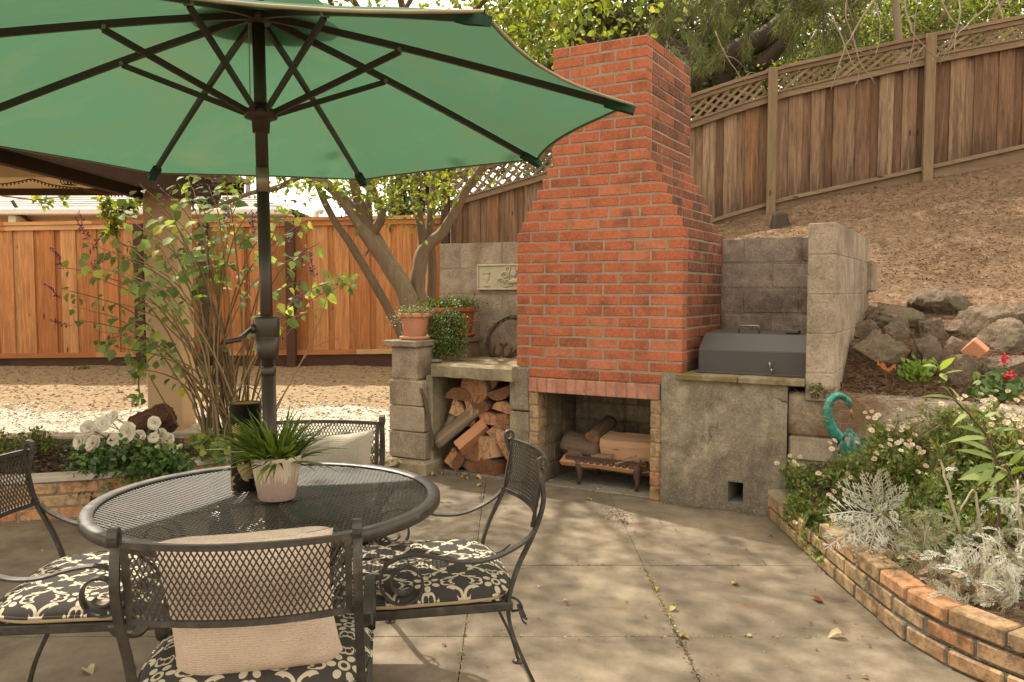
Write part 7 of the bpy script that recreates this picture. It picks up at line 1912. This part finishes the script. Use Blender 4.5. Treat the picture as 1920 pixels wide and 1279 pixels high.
daisies('wide daisy shrub covered with cream flowers in front of the retaining wall', [B3(1622, 872, 4.28, (.18, .15, .10), 1000), B3(1690, 818, 4.22, (.19, .18, .12), 1100), B3(1660, 860, 4.15, (.24, .18, .14), 1300), B3(1720, 880, 4.0, (.22, .18, .15), 1200), B3(1640, 915, 4.1, (.20, .16, .14), 1000), B3(1580, 890, 4.3, (.13, .13, .10), 700)], 40,
        [(1555, 832, 4.3), (1565, 826, 4.3), (1560, 842, 4.28), (1622, 775, 4.3), (1628, 783, 4.3), (1635, 773, 4.3), (1642, 786, 4.3), (1675, 778, 4.25), (1670, 790, 4.25), (1705, 790, 4.2), (1715, 789, 4.2), (1735, 773, 4.15), (1760, 755, 4.1), (1770, 760, 4.1), (1745, 762, 4.12), (1650, 838, 4.1), (1640, 862, 4.05), (1643, 852, 4.05), (1669, 825, 4.1), (1714, 817, 4.05), (1766, 838, 3.95), (1785, 835, 3.9), (1736, 874, 3.85), (1720, 886, 3.85), (1752, 893, 3.8)])
daisies('daisy shrub at the right picture edge below the geranium', [B3(1790, 800, 4.0, (.22, .18, .14), 1000), B3(1860, 800, 3.8, (.22, .18, .13), 1000), B3(1820, 850, 3.8, (.22, .16, .15), 1000), B3(1910, 840, 3.6, (.18, .16, .15), 900), B3(1790, 920, 3.75, (.22, .16, .14), 1100), B3(1860, 910, 3.6, (.2, .14, .14), 700), B3(1810, 980, 3.5, (.22, .14, .12), 800), B3(1910, 960, 3.4, (.15, .14, .12), 500), B3(1710, 960, 3.8, (.20, .14, .12), 800)], 32,
        [(1800, 748, 3.95), (1838, 740, 3.85), (1850, 750, 3.85), (1865, 758, 3.85), (1890, 735, 3.75), (1905, 752, 3.7), (1915, 748, 3.7), (1812, 775, 3.85), (1795, 775, 3.9), (1870, 778, 3.75), (1880, 770, 3.75), (1890, 780, 3.7), (1915, 800, 3.6)])
# silver leaved dusty miller
M_SILV = m_leaf('silver_leaf', [(0, (.34,.33,.25)), (.5, (.52,.51,.43)), (1, (.68,.67,.59))], trans=.15, rough=.85, spec=.1, tmul=.7)
M_SILVG = m_leaf('grey_green_leaf', [(0, (.15,.19,.075)), (.5, (.26,.29,.15)), (.8, (.40,.40,.29)), (1, (.42,.33,.22))], trans=.2, rough=.85, spec=.1, tmul=.7)
M_DRYL = m_leaf('withered_leaf', [(0, (.26,.16,.09)), (.6, (.42,.30,.20)), (1, (.50,.38,.28))], trans=.15, rough=.9, spec=.1, tmul=.7)
def lobed(seed):
    rs = random.Random(seed); V = [(0, .012, 0), (0, -.012, 0), (.5, .014, .04), (.5, -.014, .04), (1, .010, -.14), (1, -.010, -.14)]; Q = [(0, 1, 3, 2), (2, 3, 5, 4)]
    for k in range(8):
        t = .16+.105*k; zz = .03+.04*math.sin(t*3)-.17*t*t; ln = (.34*math.sin(PI*min(1, .16+t*.84))+.05)
        for s in (-1, 1):
            lk = ln*rs.uniform(.75, 1.15); tk = t+rs.uniform(-.02, .02); cz = rs.uniform(-.02, .06)
            def lobe(t0, y0, a, L_, w_, z0, lift):
                b = len(V); dx, dy = math.cos(a)*L_, math.sin(a)*L_*s; nx, ny = -math.sin(a)*s*w_, math.cos(a)*w_
                V.extend([(t0-abs(w_)*.4, y0, z0), (t0+dx*.55+nx, y0+dy*.55+ny, z0+lift*.7), (t0+dx, y0+dy, z0+lift*.5), (t0+dx*.55-nx, y0+dy*.55-ny, z0+lift*.7)]); Q.append((b, b+1, b+2, b+3))
            a = rad(rs.uniform(44, 62)); lobe(tk, 0, a, lk, .020, zz, cz)
            for f, da, fr in ((.42, -32, .40), (.5, 38, .34), (.72, -26, .30), (.74, 34, .26)):
                ex, ey = tk+math.cos(a)*lk*f, math.sin(a)*lk*f*s; lobe(ex, ey, a+rad(da), lk*fr*rs.uniform(.8, 1.2), .015, zz+cz*f, rs.uniform(-.02, .03))
    return np.array(V), np.array(Q)
LOBES = [lobed(i) for i in range(4)]
def miller(label, hub, leaves_, m, size, stems=(), dry=None, spread=None):
    t = thing('dusty_miller', label, 'silver plant', (hub.x, hub.y, .2), 0, 'silver leaved plants in the brick bed'); lv = LV(); st = MB()
    for (x, y, Y) in leaves_:
        e = at(x, y, Y); d = np.array(e-hub); L_ = np.linalg.norm(d); lv.add(np.array([hub+Vector(d)*.12]), np.array([d]), np.array([[random.uniform(-.3, .1), -.75, .65]]), L_*.9, min(L_*.9, size)*.74, random.choice(LOBES))
    if spread:
        for (x, y, Y, r, n, L_) in spread:
            P = np.array([at(RNG.normal(x, r), RNG.normal(y, r*.8), Y+RNG.normal(0, .07)) for _ in range(n)]); lv.add(P, rdir(n, .15)+np.array([-.15, -.35, 0]), rdir(n, .5)+np.array([0, -.5, .7]), L_*RNG.uniform(.6, 1.2, n), L_*.7*RNG.uniform(.6, 1.1, n), LOBES[n % 4], mi=0)
    if dry:
        for (x, y, Y, r, n, L_) in dry:
            P = np.array([at(RNG.normal(x, r), RNG.normal(y, r*.8), Y+RNG.normal(0, .05)) for _ in range(n)]); lv.add(P, rdir(n, -.8), rdir(n, .2), L_*RNG.uniform(.5, 1.1, n), L_*.5, LOBES[n % 4], mi=1)
    for l in list(stems)+[[(hub, None, None)]]:
        if len(l) > 1: limb(st, [at(*q) for q in l], list(np.linspace(.0055, .0035, len(l))), 6, 4, .3)
    b = Vector((hub.x+.02, hub.y+.05, bed_z(hub.x, hub.y)-.02)); limb(st, [b, b.lerp(hub, .5), hub], [.008, .007, .006], 6, 3, .2)
    st.build('stems', m_plain('felted_stem', (.30,.26,.17), .9), t); lv.build('foliage', [m, M_DRYL], t)
h1 = at(1652, 965, 3.62)
miller('large silver white dusty miller rosette leaning over the brick edge', h1, [(1578, 905, 3.6), (1622, 886, 3.6), (1655, 880, 3.65), (1700, 908, 3.6), (1555, 958, 3.5), (1575, 985, 3.5), (1555, 1018, 3.45), (1590, 1010, 3.5), (1610, 1055, 3.45), (1630, 1030, 3.45), (1662, 1060, 3.45), (1695, 930, 3.6), (1600, 930, 3.55), (1700, 1000, 3.55), (1640, 905, 3.6)], M_SILV, .30, spread=[(1645, 985, 3.55, 22, 16, .10), (1690, 1010, 3.5, 18, 12, .09)])
miller('grey green dusty miller with withered lower leaves next to the big silver one', at(1740, 1010, 3.35), [(1720, 960, 3.35), (1760, 955, 3.4), (1700, 1000, 3.3), (1690, 1085, 3.25), (1790, 985, 3.35)], M_SILVG, .22, [[(1735, 1060, 3.3), (1735, 1010, 3.3), (1742, 985, 3.3)]], [(1695, 1060, 3.3, 20, 46, .09), (1735, 1075, 3.25, 24, 46, .08)], [(1740, 1000, 3.35, 28, 44, .09), (1760, 1040, 3.3, 30, 34, .08), (1650, 1080, 3.4, 16, 14, .07), (1755, 1110, 3.2, 14, 10, .07)])
miller('sprawling silver plant with tall bare stems at the right edge of the bed', at(1840, 1020, 3.1), [(1790, 1010, 3.1), (1800, 1060, 3.05), (1860, 1040, 3.05), (1880, 1010, 3.05)], M_SILV, .22,
       [[(1850, 1050, 3.1), (1835, 960, 3.1), (1825, 920, 3.12), (1800, 960, 3.1)], [(1800, 1000, 3.15), (1780, 920, 3.2), (1765, 870, 3.25), (1760, 862, 3.25)], [(1920, 1060, 3.0), (1912, 960, 3.0), (1908, 900, 3.05)]], [(1800, 1100, 3.05, 26, 40, .09), (1850, 1115, 3.0, 26, 36, .09), (1770, 1120, 3.1, 10, 12, .07)], [(1810, 1060, 3.1, 36, 50, .10), (1870, 1060, 3.0, 34, 50, .11), (1900, 940, 3.1, 20, 26, .07), (1885, 1110, 2.95, 26, 20, .10), (1780, 885, 3.25, 8, 8, .05), (1910, 1010, 3.0, 20, 24, .09), (1830, 1120, 2.98, 26, 34, .09), (1885, 1135, 2.92, 24, 30, .10), (1770, 1095, 3.12, 22, 30, .08)])
# tall lance leaved plant
M_LANCE = m_leaf('lance_leaf', [(0, (.12,.18,.04)), (.5, (.22,.30,.075)), (1, (.36,.42,.15))], trans=.35, rough=.45, spec=.4)
LANCE = (np.array([(0,.05,0),(0,-.05,0),(.22,.42,.03),(.22,-.42,.03),(.5,.5,.02),(.5,-.5,.02),(.8,.25,-.05),(.8,-.25,-.05),(1,.02,-.13),(1,-.02,-.13)]), np.array([(0,1,3,2),(2,3,5,4),(4,5,7,6),(6,7,9,8)]))
tp = thing('lance_leaf_plant', 'tall leaning plant with whorls of long narrow leaves at the right edge', 'plant', tuple(at(1872, 960, 3.35)))
def lance():
    st = MB(); lv = LV(); Y = 3.35
    s1 = [at(x, y, Y) for x, y in ((1873, 1010), (1870, 930), (1866, 860), (1848, 815), (1815, 776), (1785, 745), (1768, 720), (1760, 690))]; limb(st, s1, [.0065, .006, .0055, .005, .004, .0035, .003, .002], 6, 4, .2)
    s2 = [at(x, y, Y-.1) for x, y in ((1935, 980), (1912, 940), (1895, 895), (1885, 870))]; limb(st, s2, [.006, .006, .005, .004], 6, 4, .2)
    s3 = [at(x, y, Y+.05) for x, y in ((1866, 860), (1848, 805), (1843, 780))]; limb(st, s3, [.004, .003, .002], 5, 3, .2)
    for (x, y, ex, ey, w_) in ((1866, 862, 1800, 838, 16), (1862, 850, 1795, 818, 15), (1866, 870, 1806, 888, 15), (1850, 822, 1785, 822, 13), (1848, 815, 1798, 795, 13), (1855, 800, 1830, 760, 13), (1845, 800, 1880, 790, 11), (1848, 812, 1905, 800, 12), (1866, 858, 1900, 845, 14), (1862, 875, 1838, 905, 15), (1868, 880, 1895, 865, 13), (1868, 900, 1806, 890, 22), (1815, 776, 1790, 790, 9), (1805, 765, 1788, 725, 11), (1795, 752, 1735, 735, 9), (1785, 745, 1770, 720, 9),
                            (1762, 692, 1735, 680, 12), (1762, 692, 1748, 672, 11), (1762, 695, 1790, 665, 15), (1764, 700, 1775, 712, 14), (1766, 705, 1800, 690, 12), (1760, 690, 1752, 668, 10), (1895, 890, 1925, 870, 14), (1890, 875, 1925, 840, 14), (1905, 925, 1940, 915, 14), (1890, 880, 1860, 905, 14), (1912, 940, 1880, 935, 13), (1895, 893, 1870, 870, 12), (1843, 780, 1820, 755, 12), (1843, 780, 1860, 752, 12), (1843, 785, 1872, 770, 10), (1870, 920, 1838, 935, 12), (1872, 930, 1900, 955, 12)):
        a = at(x, y, Y); b = at(ex, ey, Y-random.uniform(.02, .12)); d = b-a; lv.add(np.array([a]), np.array([d]), np.array([[random.uniform(-.2, .2), -.6, .8]]), d.length*1.02, w_*Y/F_PX*1.0, LANCE)
    st.build('stem', m_plain('brown_green_stem', (.085,.05,.03), .7), tp); lv.build('leaves', M_LANCE, tp)
lance()
# succulent, geranium
su = thing('green_succulent', 'small bright green fleshy plant under the tall greenish rock', 'succulent', tuple(onhill(1716, 722)))
def succ():
    p = onhill(1716, 722); lv = LV(); n = 150
    P = np.array(p)+RNG.normal(size=(n, 3))*np.array([.045, .03, .03])+np.array([0, 0, .07]); D = norm(P-np.array(p)+np.array([0, -.02, .03]))
    lv.add(P, D+rdir(n)*.5, np.tile([0, -.7, .7], (n, 1))+rdir(n)*.4, .034, .024, LEAF8); lv.build('leaves', m_leaf('fleshy_leaf', [(0, (.09,.17,.01)), (1, (.24,.36,.03))], trans=.3, spec=.5), su)
succ()
ge = thing('red_geranium', 'green geranium with two red flower heads at the right edge', 'geranium', tuple(onhill(1872, 742)))
def geran():
    lv = LV(); st = MB(); Y = 3.95
    n = 230; x = RNG.normal(1872, 24, n); y = RNG.normal(728, 11, n)
    P = np.array([at(a, b, Y+RNG.normal(0, .07)) for a, b in zip(x, y)]); RND = (np.array([(0,0,0),(.3,.45,.03),(.75,.5,.05),(1,.2,.0),(1,-.2,.0),(.75,-.5,.05),(.3,-.45,.03),(.5,0,-.02)]), np.array([(0,1,2,7),(7,2,3,4),(7,4,5,6),(0,7,6,6)]))
    RND = (RND[0], np.array([(0,1,2,7),(7,2,3,4),(7,4,5,6)]))
    lv.add(P, rdir(n, 0), np.tile([0, -.6, .8], (n, 1))+rdir(n)*.35, RNG.uniform(.03, .055, n), RNG.uniform(.035, .06, n), RND)
    fl = m_leaf('red_petal', [(0, (.42,.012,.035)), (1, (.62,.04,.10))], trans=.2)
    for (cx, cy, r, k) in ((1884, 675, 7, 26), (1892, 705, 8, 34)):
        l2 = LV(); P = np.array([at(RNG.normal(cx, r*.55), RNG.normal(cy, r*.6), Y-.05+RNG.normal(0, .008)) for _ in range(k)]); l2.add(P, rdir(k), rdir(k)+np.array([0, -.8, .4]), .018, .016, LEAF8); l2.build('flower_head', fl, ge)
        b = at(1876, 735, Y); limb(st, [b, at((1876+cx)/2, (735+cy)/2, Y), at(cx, cy, Y-.04)], [.003, .0025, .002], 5)
    st.build('stems', M_STEMG, ge); lv.build('foliage', m_leaf('geranium_leaf', [(0, (.03,.065,.012)), (.6, (.07,.13,.022)), (1, (.16,.21,.05))], trans=.3), ge)
geran()
# ------------------------------------------------------------------ garden ornaments
def crane():
    Y = 4.47; p = at(1580, 830, Y)
    t = thing('crane_ornament', 'teal glazed metal crane ornament with curved neck behind the daisies', 'ornament', (p.x, p.y, bed_z(p.x, p.y)))
    k = NT('teal_glaze'); n = k.noise(26, 4); c = k.ramp(n, [(.35, (.012,.11,.085)), (.55, (.03,.25,.19)), (.72, (.16,.40,.30))]); m = k.end(k.bsdf(c, .3, None, .35, .6))
    A = lambda x, y, d=0: at(x, y, Y+d)
    b = MB(); nk = smooth([A(1574, 822), A(1562, 806), A(1553, 785), A(1552, 765), A(1558, 749), A(1569, 742), A(1581, 744), A(1590, 752)], 5)
    N = len(nk); b.tube(nk, [.034-.019*(i/N)**.8 for i in range(N)], 14)
    hd = smooth([A(1583, 745), A(1590, 752), A(1593, 761), A(1594, 768)], 4); b.tube(hd, [.013, .016, .0175, .019, .0195, .019, .018, .0165, .0145, .013, .011, .0095, .008], 12)
    b.build('neck_and_head', m, t)
    bk = MB(); bk.tube([A(1594, 766), A(1596, 776), A(1599, 789)], [.010, .0065, .001], 8); bk.build('beak', m_plain('copper_beak', (.42,.17,.07), .4, .5), t)
    for dx in (-.012, .012): 
        e = MB(); q = A(1592, 757)+Vector((dx, -.014, 0)); e.lathe([(0, -.003), (.003, 0), (0, .003)], 8, q); e.build('eye', m_plain('dark_eye', (.01,.01,.01), .2), t)
    bd = MB(); c = A(1590, 830); nseg = 14; V = []
    for i in range(9):
        f = i/8; z = -.10+.17*f; r = math.sin(PI*(f*.85+.13))
        for q in range(nseg): a = 2*PI*q/nseg; V.append(c+Vector((.062*r*math.cos(a)+.02*(1-f), .05*r*math.sin(a), z)))
    bd.add(V, [(i*nseg+q, i*nseg+(q+1) % nseg, (i+1)*nseg+(q+1) % nseg, (i+1)*nseg+q) for i in range(8) for q in range(nseg)], 0, .5, True); bd.build('body', m_plain('dark_patina', (.045,.10,.085), .5, .3, .4, 40, .5, (.12,.07,.04)), t)
    lv = LV(); P = []; D = []; 
    for i in range(9):
        f = i/8; z = .066-.155*f; r = math.sin(PI*((1-f)*.85+.13))
        for q in range(11):
            a = PI+PI*(q+.5*(i % 2))/10; P.append(c+Vector((.064*r*math.cos(a)+.02*f, .052*r*math.sin(a)-.002, z+.012))); D.append((.25*math.cos(a)+.12, .25*math.sin(a)-.12, -1))
    lv.add(np.array(P), np.array(D), np.array([[0, -1, .25]]*len(P)), .044, .026, LEAF8); lv.build('feathers', m_leaf('feather_enamel', [(0, (.02,.15,.12)), (.45, (.06,.28,.22)), (.75, (.30,.36,.28)), (1, (.42,.36,.26))], trans=0.02, rough=.35), t)
    lg = MB(); lg.tube([c+Vector((0, 0, -.09)), Vector((c.x, c.y, bed_z(c.x, c.y)-.02))], .006, 8); lg.build('stake', m_plain('rust_stake', (.10,.05,.03), .7), t)
crane()
def rooster():
    p0 = onhill(1664, 738); Y = p0.y; t = thing('rusty_bird_stake', 'small rusty cut out bird on a thin stake in the slope', 'garden stake', tuple(p0)); m = m_plain('orange_rust', (.33,.10,.035), .85, nscale=60, namt=.4, dark=(.16,.05,.02))
    out = [(1643, 672), (1648, 678), (1650, 683), (1656, 679), (1660, 684), (1662, 690), (1669, 690), (1672, 686), (1674, 684), (1680, 683), (1679, 690), (1674, 690), (1670, 696), (1664, 697), (1660, 694), (1654, 692), (1649, 686), (1644, 684), (1645, 679)]
    pts = [at(x, y, Y) for x, y in out]; n = len(pts); b = MB(); b.add([p+Vector((0, -.002, 0)) for p in pts]+[p+Vector((0, .002, 0)) for p in pts], [tuple(range(n)), tuple(range(2*n-1, n-1, -1))]+[(i, n+i, n+(i+1) % n, (i+1) % n) for i in range(n)]); b.build('bird_plate', m, t)
    s = MB(); a = at(1660, 692, Y+.004); s.tube([a, p0+Vector((0, 0, -.03))], .003, 6); s.build('stake_rod', m_plain('rust_rod', (.12,.06,.035), .8), t)
rooster()

# ------------------------------------------------------------------ fallen leaves, litter, gravel, mulch
def leaf_me(name, c1, c2):
    m = m_leaf(name, [(0, c1), (1, c2)], trans=.15, rough=.7, spec=.2); out = []
    for v in range(3):
        T, Q = LEAF8; V = T.copy(); V[:, 0] -= .5; V[:, 2] = V[:, 2]*1.3+.10*np.sin(V[:, 0]*5+v)+.07*np.cos(V[:, 1]*6+v*2)+.12
        me = bpy.data.meshes.new(name); me.from_pydata((V*np.array([1, .62, 1])).tolist(), [], [tuple(q) for q in Q.tolist()]); me.materials.append(m)
        at_ = me.attributes.new('tint', 'FLOAT', 'FACE'); at_.data.foreach_set('value', [.2+.3*v]*len(Q)); me.polygons.foreach_set('use_smooth', [True]*len(Q)); out.append(me)
    return out
YL = leaf_me('yellow_leaf', (.36,.26,.055), (.52,.42,.14)); BL = leaf_me('brown_leaf', (.14,.045,.018), (.30,.10,.03)); PLF = leaf_me('pale_dry_leaf', (.34,.26,.14), (.46,.38,.22))
def fallen(px, py, s, kind, z=.004, label=None, P=None):
    p = onz(px, py, z) if P is None else P; me = random.choice({'y': YL, 'b': BL, 'p': PLF}[kind]); o = bpy.data.objects.new('fallen_leaf', me); COL.objects.link(o)
    o.location = p; o.rotation_euler = (random.uniform(-.25, .25), random.uniform(-.25, .25), random.uniform(0, 6.28)); o.scale = (s, s, s)
    g = {'y': ('yellow fallen leaf lying flat on the patio concrete', 'yellow leaves on the patio'), 'b': ('tiny dark brown fallen leaf on the patio concrete', 'brown leaves on the patio'), 'p': ('pale dry curled leaf lying on the patio concrete', 'pale dry leaves on the patio')}[kind]
    tag(o, label or g[0], 'leaf', None if label else g[1])
for x, y, s in ((803, 884, .06), (815, 891, .075), (832, 889, .05), (808, 880, .045), (873, 897, .06), (897, 896, .065), (900, 911, .06), (1034, 904, .055), (1074, 907, .075), (1122, 919, .045), (1105, 937, .055), (1232, 1104, .04), (1262, 1142, .05), (1278, 1192, .05), (1283, 1195, .05), (866, 893, .035), (1040, 900, .03)): fallen(x, y, s*.9, 'y')
fallen(1377, 1095, .055, 'y', label='yellow leaf lying alone in the middle of the open patio'); fallen(1530, 1125, .068, 'b', label='orange brown leaf lying on the patio near the brick planter wall')
fallen(1567, 1193, .075, 'p', label='pale green leaf on the slab joint near the planter wall'); fallen(166, 1258, .07, 'p', label='pale yellow leaf beside the foot of the left chair'); fallen(245, 1254, .055, 'b', label='reddish leaf on the concrete between the left and foreground chairs')
for x, y, s in ((1405, 1192, .03), (225, 1035, .035), (78, 1033, .03), (1060, 1127, .03), (1010, 1100, .02), (1622, 1270, .03), (70, 1180, .03), (300, 1010, .03)): fallen(x, y, s, 'p')
for x, y, s in ((1171, 960, .025), (1189, 997, .02), (1267, 993, .018), (1238, 978, .016), (1064, 1133, .028), (1080, 1085, .016), (1175, 1130, .018), (1210, 1157, .02), (833, 1210, .022), (1330, 1039, .018), (1306, 1157, .016), (1630, 1212, .02), (1590, 1268, .018), (1445, 1005, .03), (1399, 1030, .022), (1430, 1052, .02), (1530, 1218, .02), (1345, 1265, .016), (948, 952, .016), (1010, 1160, .015), (1520, 1170, .02), (1565, 1165, .02)): fallen(x, y, s, 'b')
fallen(0, 0, .06, 'y', label='yellow leaf lying on the mossy wood store shelf', P=FW(-1.75, .18, .822))
# moss and grit in the slab joints
def joints():
    lv = LV(); n = 900
    def line(a, b, n, w_, mi, z=.002):
        t = RNG.random(n)[:, None]; P = np.array(a)*(1-t)+np.array(b)*t+RNG.normal(size=(n, 3))*np.array([w_, w_, 0]); P[:, 2] = z; lv.add(P, rdir(n)*np.array([1, 1, .25]), rdir(n, 2), RNG.uniform(.006, .018, n), RNG.uniform(.004, .009, n), LEAF4, mi=mi)
    line((.64, 3.9, 0), (.64, 3.15, 0), 200, .005, 0); line((.64, 3.2, 0), (.64, 2.6, 0), 180, .007, 1); line((.62, 5.0, 0), (.64, 4.6, 0), 260, .028, 1); line((.58, 5.0, 0), (.62, 4.7, 0), 160, .04, 1)
    line((-.185, 3.3, 0), (-.185, 2.5, 0), 120, .004, 0); line((-.2, 5.6, 0), (-.2, 4.2, 0), 80, .005, 1); line((-.3, 3.95, 0), (1.4, 3.95, 0), 60, .004, 1); line((-.5, 3.115, 0), (1.3, 3.115, 0), 90, .004, 0)
    for k in range(240): pass
    P0_ = np.array([[*FW(RNG.uniform(-.13, .62), -.02-abs(RNG.normal(0, .03)), .003)] for _ in range(200)]); lv.add(P0_, rdir(200)*np.array([1, 1, .2]), rdir(200, 2), .012, .006, LEAF4, mi=1)
    lv.build('joint_debris', [m_leaf('joint_moss', [(0, (.12,.10,.025)), (1, (.40,.34,.13))], trans=.1), m_leaf('joint_grit', [(0, (.055,.032,.018)), (1, (.17,.10,.055))], trans=.05)], kind='stuff')
joints()
M_LITTER = m_leaf('leaf_litter', [(0, (.068,.037,.021)), (.4, (.165,.092,.049)), (.75, (.265,.158,.088)), (.93, (.37,.25,.15)), (1, (.53,.44,.31))], trans=.08, rough=.85, spec=.1)
def litter():
    lv = LV(); N = 58000
    x = RNG.uniform(1.6, 8.0, N); y = RNG.uniform(4.2, 9.7, N)
    d = np.array([(a-FO.x)*FU.x+(b-FO.y)*FU.y for a, b in zip(x, y)]); v = np.array([(a-FO.x)*FV.x+(b-FO.y)*FV.y for a, b in zip(x, y)])
    dens = np.array([.55+.9*nz(a, b, .9, 31) for a, b in zip(x, y)])
    k = ((d > .9) & (v > .2) | (v > 1.05)) & (RNG.random(N) < dens) & (np.abs(x/np.maximum(y, .1)) < .70)
    x, y = x[k], y[k]; P = np.array([(a, b, hill_z(a, b)+.006) for a, b in zip(x, y)]); n = len(P)
    D = rdir(n)*np.array([1, 1, .25]); lv.add(P, D, rdir(n, 2.2), RNG.uniform(.012, .032, n)*np.where(RNG.random(n) < .06, 1.8, 1), RNG.uniform(.005, .015, n), LEAF4)
    # needles and twigs caught between the rocks
    n = 5200; q = np.array([onhill(a, b, .02) for a, b in zip(RNG.uniform(1500, 1925, n), RNG.normal(670, 45, n))]); lv.add(q, rdir(n)*np.array([1, 1, .4]), rdir(n, 1), RNG.uniform(.04, .11, n), .0035, NEEDLE, tint=RNG.uniform(.1, .75, n))
    lv.build('leaf_litter', M_LITTER, kind='stuff')
litter()
def pebbles(name, xy, zf, size, m, flat=.6):
    lv = LV(); n = len(xy); B = np.array([(1,0,0),(0,1,0),(-1,0,0),(0,-1,0),(.6,.5,.7),(-.5,.6,.75),(-.6,-.5,.65),(.5,-.6,.7)], float)
    Q = np.array([(0,1,5,4),(1,2,6,5),(2,3,7,6),(3,0,4,7),(4,5,6,7)]); V = []; s = RNG.uniform(size[0], size[1], n)
    a = RNG.uniform(0, 6.28, n); ca, sa = np.cos(a), np.sin(a); jit = 1+RNG.normal(size=(n, 8, 3))*.18
    T = B[None]*jit*np.stack([s, s*RNG.uniform(.55, 1, n), s*flat*RNG.uniform(.6, 1.2, n)], -1)[:, None]
    X = T[..., 0]*ca[:, None]-T[..., 1]*sa[:, None]; Y_ = T[..., 0]*sa[:, None]+T[..., 1]*ca[:, None]
    z = np.array([zf(p[0], p[1]) for p in xy]); V = np.stack([X+xy[:, 0:1], Y_+xy[:, 1:2], T[..., 2]+z[:, None]-.001], -1)
    Fq = (Q[None]+(np.arange(n)*8)[:, None, None]).reshape(-1, 4); np_mesh(name, V.reshape(-1, 3), Fq, m, tint=np.repeat(RNG.random(n), 5), kind='stuff')
def m_tint(name, stops, rough=.9):
    k = NT(name); return k.end(k.bsdf(k.ramp(k.attr(), stops), rough, None, 0, .15))
n = 17000; y = RNG.uniform(6.3, 8.3, n); x = RNG.uniform(-5.6, -.7, n); kk = y < 8.1+.25*np.sin(x*2.1)+RNG.normal(size=n)*.12
pebbles('gravel', np.stack([x, y], -1)[kk], yard_z, (.005, .015), m_tint('gravel_stone', [(0, (.34,.29,.22)), (.4, (.56,.50,.40)), (.8, (.58,.52,.42)), (.93, (.42,.27,.14)), (1, (.22,.15,.09))]))
n = 6500; y = RNG.uniform(7.6, 10.35, n); x = RNG.uniform(-8.2, -.8, n)
pebbles('dirt_clods', np.stack([x, y], -1), yard_z, (.006, .022), m_tint('clod', [(0, (.13,.088,.048)), (.5, (.23,.16,.09)), (.9, (.32,.235,.14)), (1, (.42,.32,.19))]), .55)
n = 900; q = RNG.random((n, 2))*np.array([2.4, 3.6])+np.array([-.75, 1.9]); jl = RNG.random(n)
q[:, 0] = np.where(jl < .25, .64+RNG.normal(size=n)*.05, np.where(jl < .4, -.185+RNG.normal(size=n)*.04, q[:, 0])); q[:, 1] = np.where((jl > .4) & (jl < .5), 3.115+RNG.normal(size=n)*.03, q[:, 1])
pebbles('patio_grit', q[q[:, 0] < 1.46], lambda x, y: .001, (.0015, .0045), m_tint('grit_grain', [(0, (.05,.035,.022)), (.6, (.20,.14,.085)), (1, (.40,.31,.20))]))
def mulch():
    lv = LV(); n = 7000; x = RNG.uniform(-4.4, -1.35, n); y = RNG.uniform(4.7, 6.3, n); wl = np.array(LW); k = y > np.interp(x, wl[:, 0], wl[:, 1])+.14; x, y = x[k], y[k]; n = len(x)
    P = np.stack([x, y, .222+.015*np.array([nz(a, b, 5, 2) for a, b in zip(x, y)])-.035*(y-4.7)], -1); lv.add(P, rdir(n)*np.array([1, 1, .35]), rdir(n, 1.8), RNG.uniform(.02, .055, n), RNG.uniform(.008, .02, n), LEAF4)
    lv.build('bark_mulch', m_leaf('bark_chip', [(0, (.025,.014,.009)), (.5, (.075,.042,.026)), (.85, (.15,.085,.05)), (1, (.34,.22,.13))], trans=.02, rough=.85), kind='stuff')
    lv = LV(); n = 3500; u = RNG.uniform(.6, 3.0, n); v = RNG.uniform(.19, .6, n); P = np.array([(*FW(a, b, 0)[:2], 0) for a, b in zip(u, v)]); P[:, 2] = [hill_z(p[0], p[1])+.005 for p in P]; lv.add(P, rdir(n)*np.array([1, 1, .3]), rdir(n, 1.8), RNG.uniform(.015, .05, n), RNG.uniform(.006, .016, n), LEAF4)
    x = RNG.uniform(1.6, 3.6, n); y = RNG.uniform(1.6, 4.7, n); P = np.array([(a, b, bed_z(a, b)+.004) for a, b in zip(x, y)]); lv.add(P, rdir(n)*np.array([1, 1, .3]), rdir(n, 1.8), RNG.uniform(.015, .05, n), RNG.uniform(.006, .016, n), LEAF4)
    lv.build('bed_mulch', m_leaf('bed_chip', [(0, (.025,.014,.009)), (.5, (.09,.05,.03)), (.85, (.18,.10,.055)), (1, (.30,.20,.12))], trans=.02, rough=.85), kind='stuff')
mulch()
def curb():
    m = MB(); pts = [Vector((-7, 6.55, 0)), Vector((-4.6, 6.6, 0)), Vector((-3.2, 6.75, 0)), Vector((-2.2, 7.0, 0))]
    for a, b in zip(pts[:-1], pts[1:]):
        d = (b-a).normalized(); nr = Vector((-d.y, d.x, 0)); M = Matrix(((d.x, nr.x, 0, a.x), (d.y, nr.y, 0, a.y), (0, 0, 1, 0), (0, 0, 0, 1))); m.box((0, 0, 0), ((b-a).length-.004, .07, .155), M, 0, .7, .01)
    tag(m.build('pale_curb', m_plain('pale_curb_concrete', (.46,.40,.31), .9, bump=.2)), 'thin pale concrete curb between the mulch bed and the gravel', 'curb')
curb()
